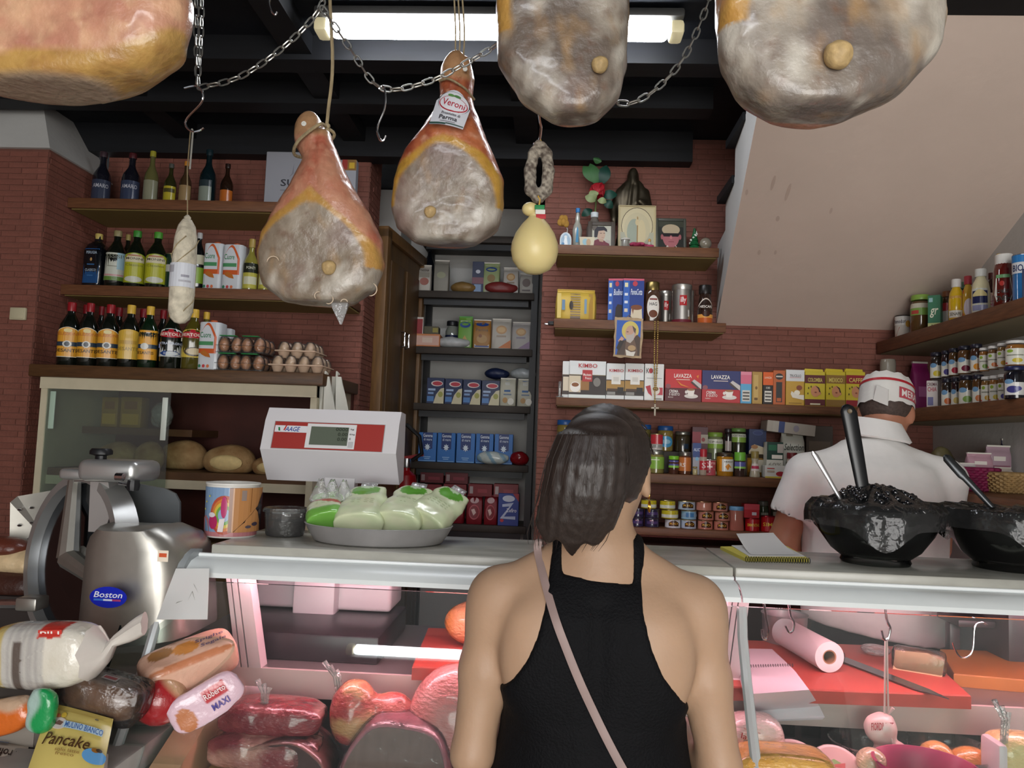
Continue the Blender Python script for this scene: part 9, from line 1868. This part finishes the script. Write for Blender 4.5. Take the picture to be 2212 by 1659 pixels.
def cf_rusk(P):
    c = mixc(lc('#d8a890'), lc('#dcb49c'), fbm(P, 25)); top = P[:, 2] > 0.026
    e = ((P[:, 0]+0.0)/0.028)**2+((P[:, 1]-0.0)/0.022)**2 < 1; c = np.where((e & top)[:, None], lc('#d08a44'), c)
    e = ((P[:, 0]+0.05)/0.026)**2+((P[:, 1]-0.012)/0.02)**2 < 1; c = np.where((e & top)[:, None], lc('#9c6c3c'), c)
    st = (np.abs(P[:, 1]+0.045) < 0.006) & top; return np.where(st[:, None], lc('#c07c58'), c)
t = pack_sdf('bread_pack', 'peach carton-shaped brioche pack with a bun picture', 'bread', 408, 1432, 1.66, (0.10, 0.06, 0.05), (0.25, -0.28, 0.65), lambda P: sq(P, (0.098, 0.052, 0.038), 5.0), cf_rusk, GL, 0.005)
Art(lambda u, v, o: (0.02+u*0.06, -0.03+v*0.05, 0.0395+o)).draw([('t', 'Spighe', 0, .55, 1, .85, '#5a4c6a', .4), ('t', 'Segale', 0.1, .1, 1, .4, '#5a4c6a', .4)]).build('print', t)
t = pack_sdf('bread_pack', 'round-ended red film pack leaning on the glass', 'bread', 345, 1510, 1.60, (0.06, 0.05, 0.06), (0, 0, 0.3), lambda P: elli(P, (0, 0, 0), (0.054, 0.05, 0.052))+0.004*(fbm(P, 40)-0.5), lambda P: mixc(lc('#9c2428'), lc('#c8a07c'), np.clip((np.abs(P[:, 0])+np.maximum(P[:, 2], 0)-0.045)*70, 0, 1)), GL, 0.005)
def cf_rob(P):
    c = np.repeat(lc('#d8b8c4')[None], len(P), 0); r_ = (np.abs(P[:, 0]-0.025) < 0.025) & (np.abs(P[:, 2]-0.012) < 0.013); c = np.where(r_[:, None], lc('#b8343c'), c); e = ((P[:, 0]+0.045)/0.018)**2+((P[:, 2]+0.01)/0.028)**2 < 1; return np.where(e[:, None], lc('#b8744c'), c)
t = pack_sdf('bread_pack', 'flat pink bread-roll pack with red square logo', 'bread', 445, 1515, 1.60, (0.085, 0.02, 0.045), (0.0, -0.55, 0.35), lambda P: sq(P, (0.075, 0.016, 0.038), 4.0)+0.004*(fbm(P, 30)-0.5), cf_rob, GL, 0.004)
Art(lambda u, v, o: (0.004+u*0.044, -0.0195-o, 0.004+v*0.016)).draw([('t', 'Roberto', 0, 0.1, 1, 0.9, '#e8d4d4')]).build('print', t)
Art(lambda u, v, o: (0.008+u*0.036, -0.0195-o, -0.022+v*0.014)).draw([('t', 'MAXI', 0, 0, 1, 1, '#4a3c8c')]).build('print_line', t)
def quadbag(name, label, cat, pix, Y, thick, base, items, lean=0.12):
    P4 = [at(x, y, Y=Y+lean*k) for (x, y), k in zip(pix, (0, 0, 1, 1))]; c = (P4[0]+P4[1])/2; t = thing(name, label, cat, c)
    v = [p-c for p in P4]; N = 10; nrm = (v[1]-v[0]).cross(v[3]-v[0]).normalized()
    def S(u, w_, o): return v[0]*(1-u)*(1-w_)+v[1]*u*(1-w_)+v[2]*u*w_+v[3]*(1-u)*w_+nrm*(thick*abs(math.sin(PI*u)*math.sin(PI*min(1, w_*0.95+0.05)))**0.6*0.5+o)
    verts = []; f = []
    for s in (1, -1):
        b = len(verts)
        for i in range(N+1):
            for j in range(N+1):
                p = S(i/N, j/N, 0); base_ = v[0]*(1-i/N)*(1-j/N)+v[1]*(i/N)*(1-j/N)+v[2]*(i/N)*(j/N)+v[3]*(1-i/N)*(j/N)
                verts.append(p if s > 0 else base_*2-p)
        for i in range(N):
            for j in range(N): a = b+i*(N+1)+j; f.append((a, a+N+1, a+N+2, a+1))
    MB().add(verts, f, lin(base)).build('pouch', GPRINT(), t, 70)
    Art(lambda u, w_, o: tuple(S(u, w_, 0.0012+o)), nx=8).draw(items).build('print', t, GPRINT()); return t
nrm_ = 0
quadbag('pancake_bag', 'yellow pancake bag standing on the low grey step', 'bag', [(50, 1690), (215, 1705), (245, 1553), (110, 1517)], 1.33, 0.03, '#c8b468',
        [('r', 0.02, .92, .98, .99, '#bfa95c'), ('e', .26, .72, .13, .085, '#d8c8b8'), ('e', .26, .72, .115, .075, '#c4b8b4'), ('p', [(.2, .70), (.25, .76), (.33, .74), (.30, .69)], '#6c5048'), ('e', .20, .82, .05, .03, '#c86c44'), ('e', .30, .84, .04, .04, '#c8a83c'), ('e', .10, .71, .04, .03, '#5c8cb8'), ('r', .34, .66, .92, .76, '#a8c0d0'), ('t', 'MULINO BIANCO', .37, .67, .92, .755, '#2c5c9c'), ('t', 'Pancake', .14, .42, .80, .58, '#4c3420', .5), ('t', 'solo latte', .34, .35, .68, .39, '#8c6c3c'), ('t', 'fresco', .36, .30, .62, .34, '#8c6c3c'), ('e', .88, .36, .16, .1, '#5c94c4'), ('e', .88, .44, .05, .03, '#8c5c24'), ('e', .93, .45, .04, .025, '#3c2c1c'), ('e', .80, .87, .03, .015, '#6c6448')])
t = pack_sdf('bread_pack', 'small green and clear pack behind the pancake bag', 'pack', 92, 1535, 1.40, (0.03, 0.02, 0.045), (0, 0.1, 0), lambda P: sq(P, (0.026, 0.016, 0.040), 3.0)+0.005*(fbm(P, 50)-0.5), lambda P: mixc(lc('#1c8c4c'), lc('#9cb4ac'), np.clip((-P[:, 0]+0.006*np.sin(P[:, 2]*90))*120, 0, 1)), GL, 0.0045)
t = pack_sdf('snack_pack', 'orange shiny snack pack at the counter edge', 'pack', 15, 1545, 1.42, (0.07, 0.03, 0.04), (0, -0.3, 0.0), lambda P: sq(P, (0.055, 0.022, 0.032), 3.0)+0.007*(fbm(P, 40)-0.5), lambda P: mixc(lc('#c86424'), lc('#b8a890'), np.clip((P[:, 2]-0.012+0.01*np.sin(P[:, 0]*60))*90, 0, 0.8)), GL, 0.0055)
quadbag('pasta_bag', 'white pasta bag with script lettering beside the pancake bag', 'bag', [(-60, 1700), (50, 1700), (62, 1612), (-40, 1598)], 1.34, 0.03, '#c8beb0', [('t', 'Trofie', .85, .72, .35, .48, '#3a2c28', .4), ('e', .5, .2, .3, .12, '#c8946c'), ('r', .1, .9, .6, .97, '#3c5c9c')])
t = thing('display_step', 'low grey display step under the pancake bag', 'stand', (-0.98, 1.36, SCZ))
MB().rb((-0.12, 0.0, 0.018), (0.60, 0.16, 0.036), 0.004).build('step', mat('grey_top', '#a8a5a0', 0.35), t)
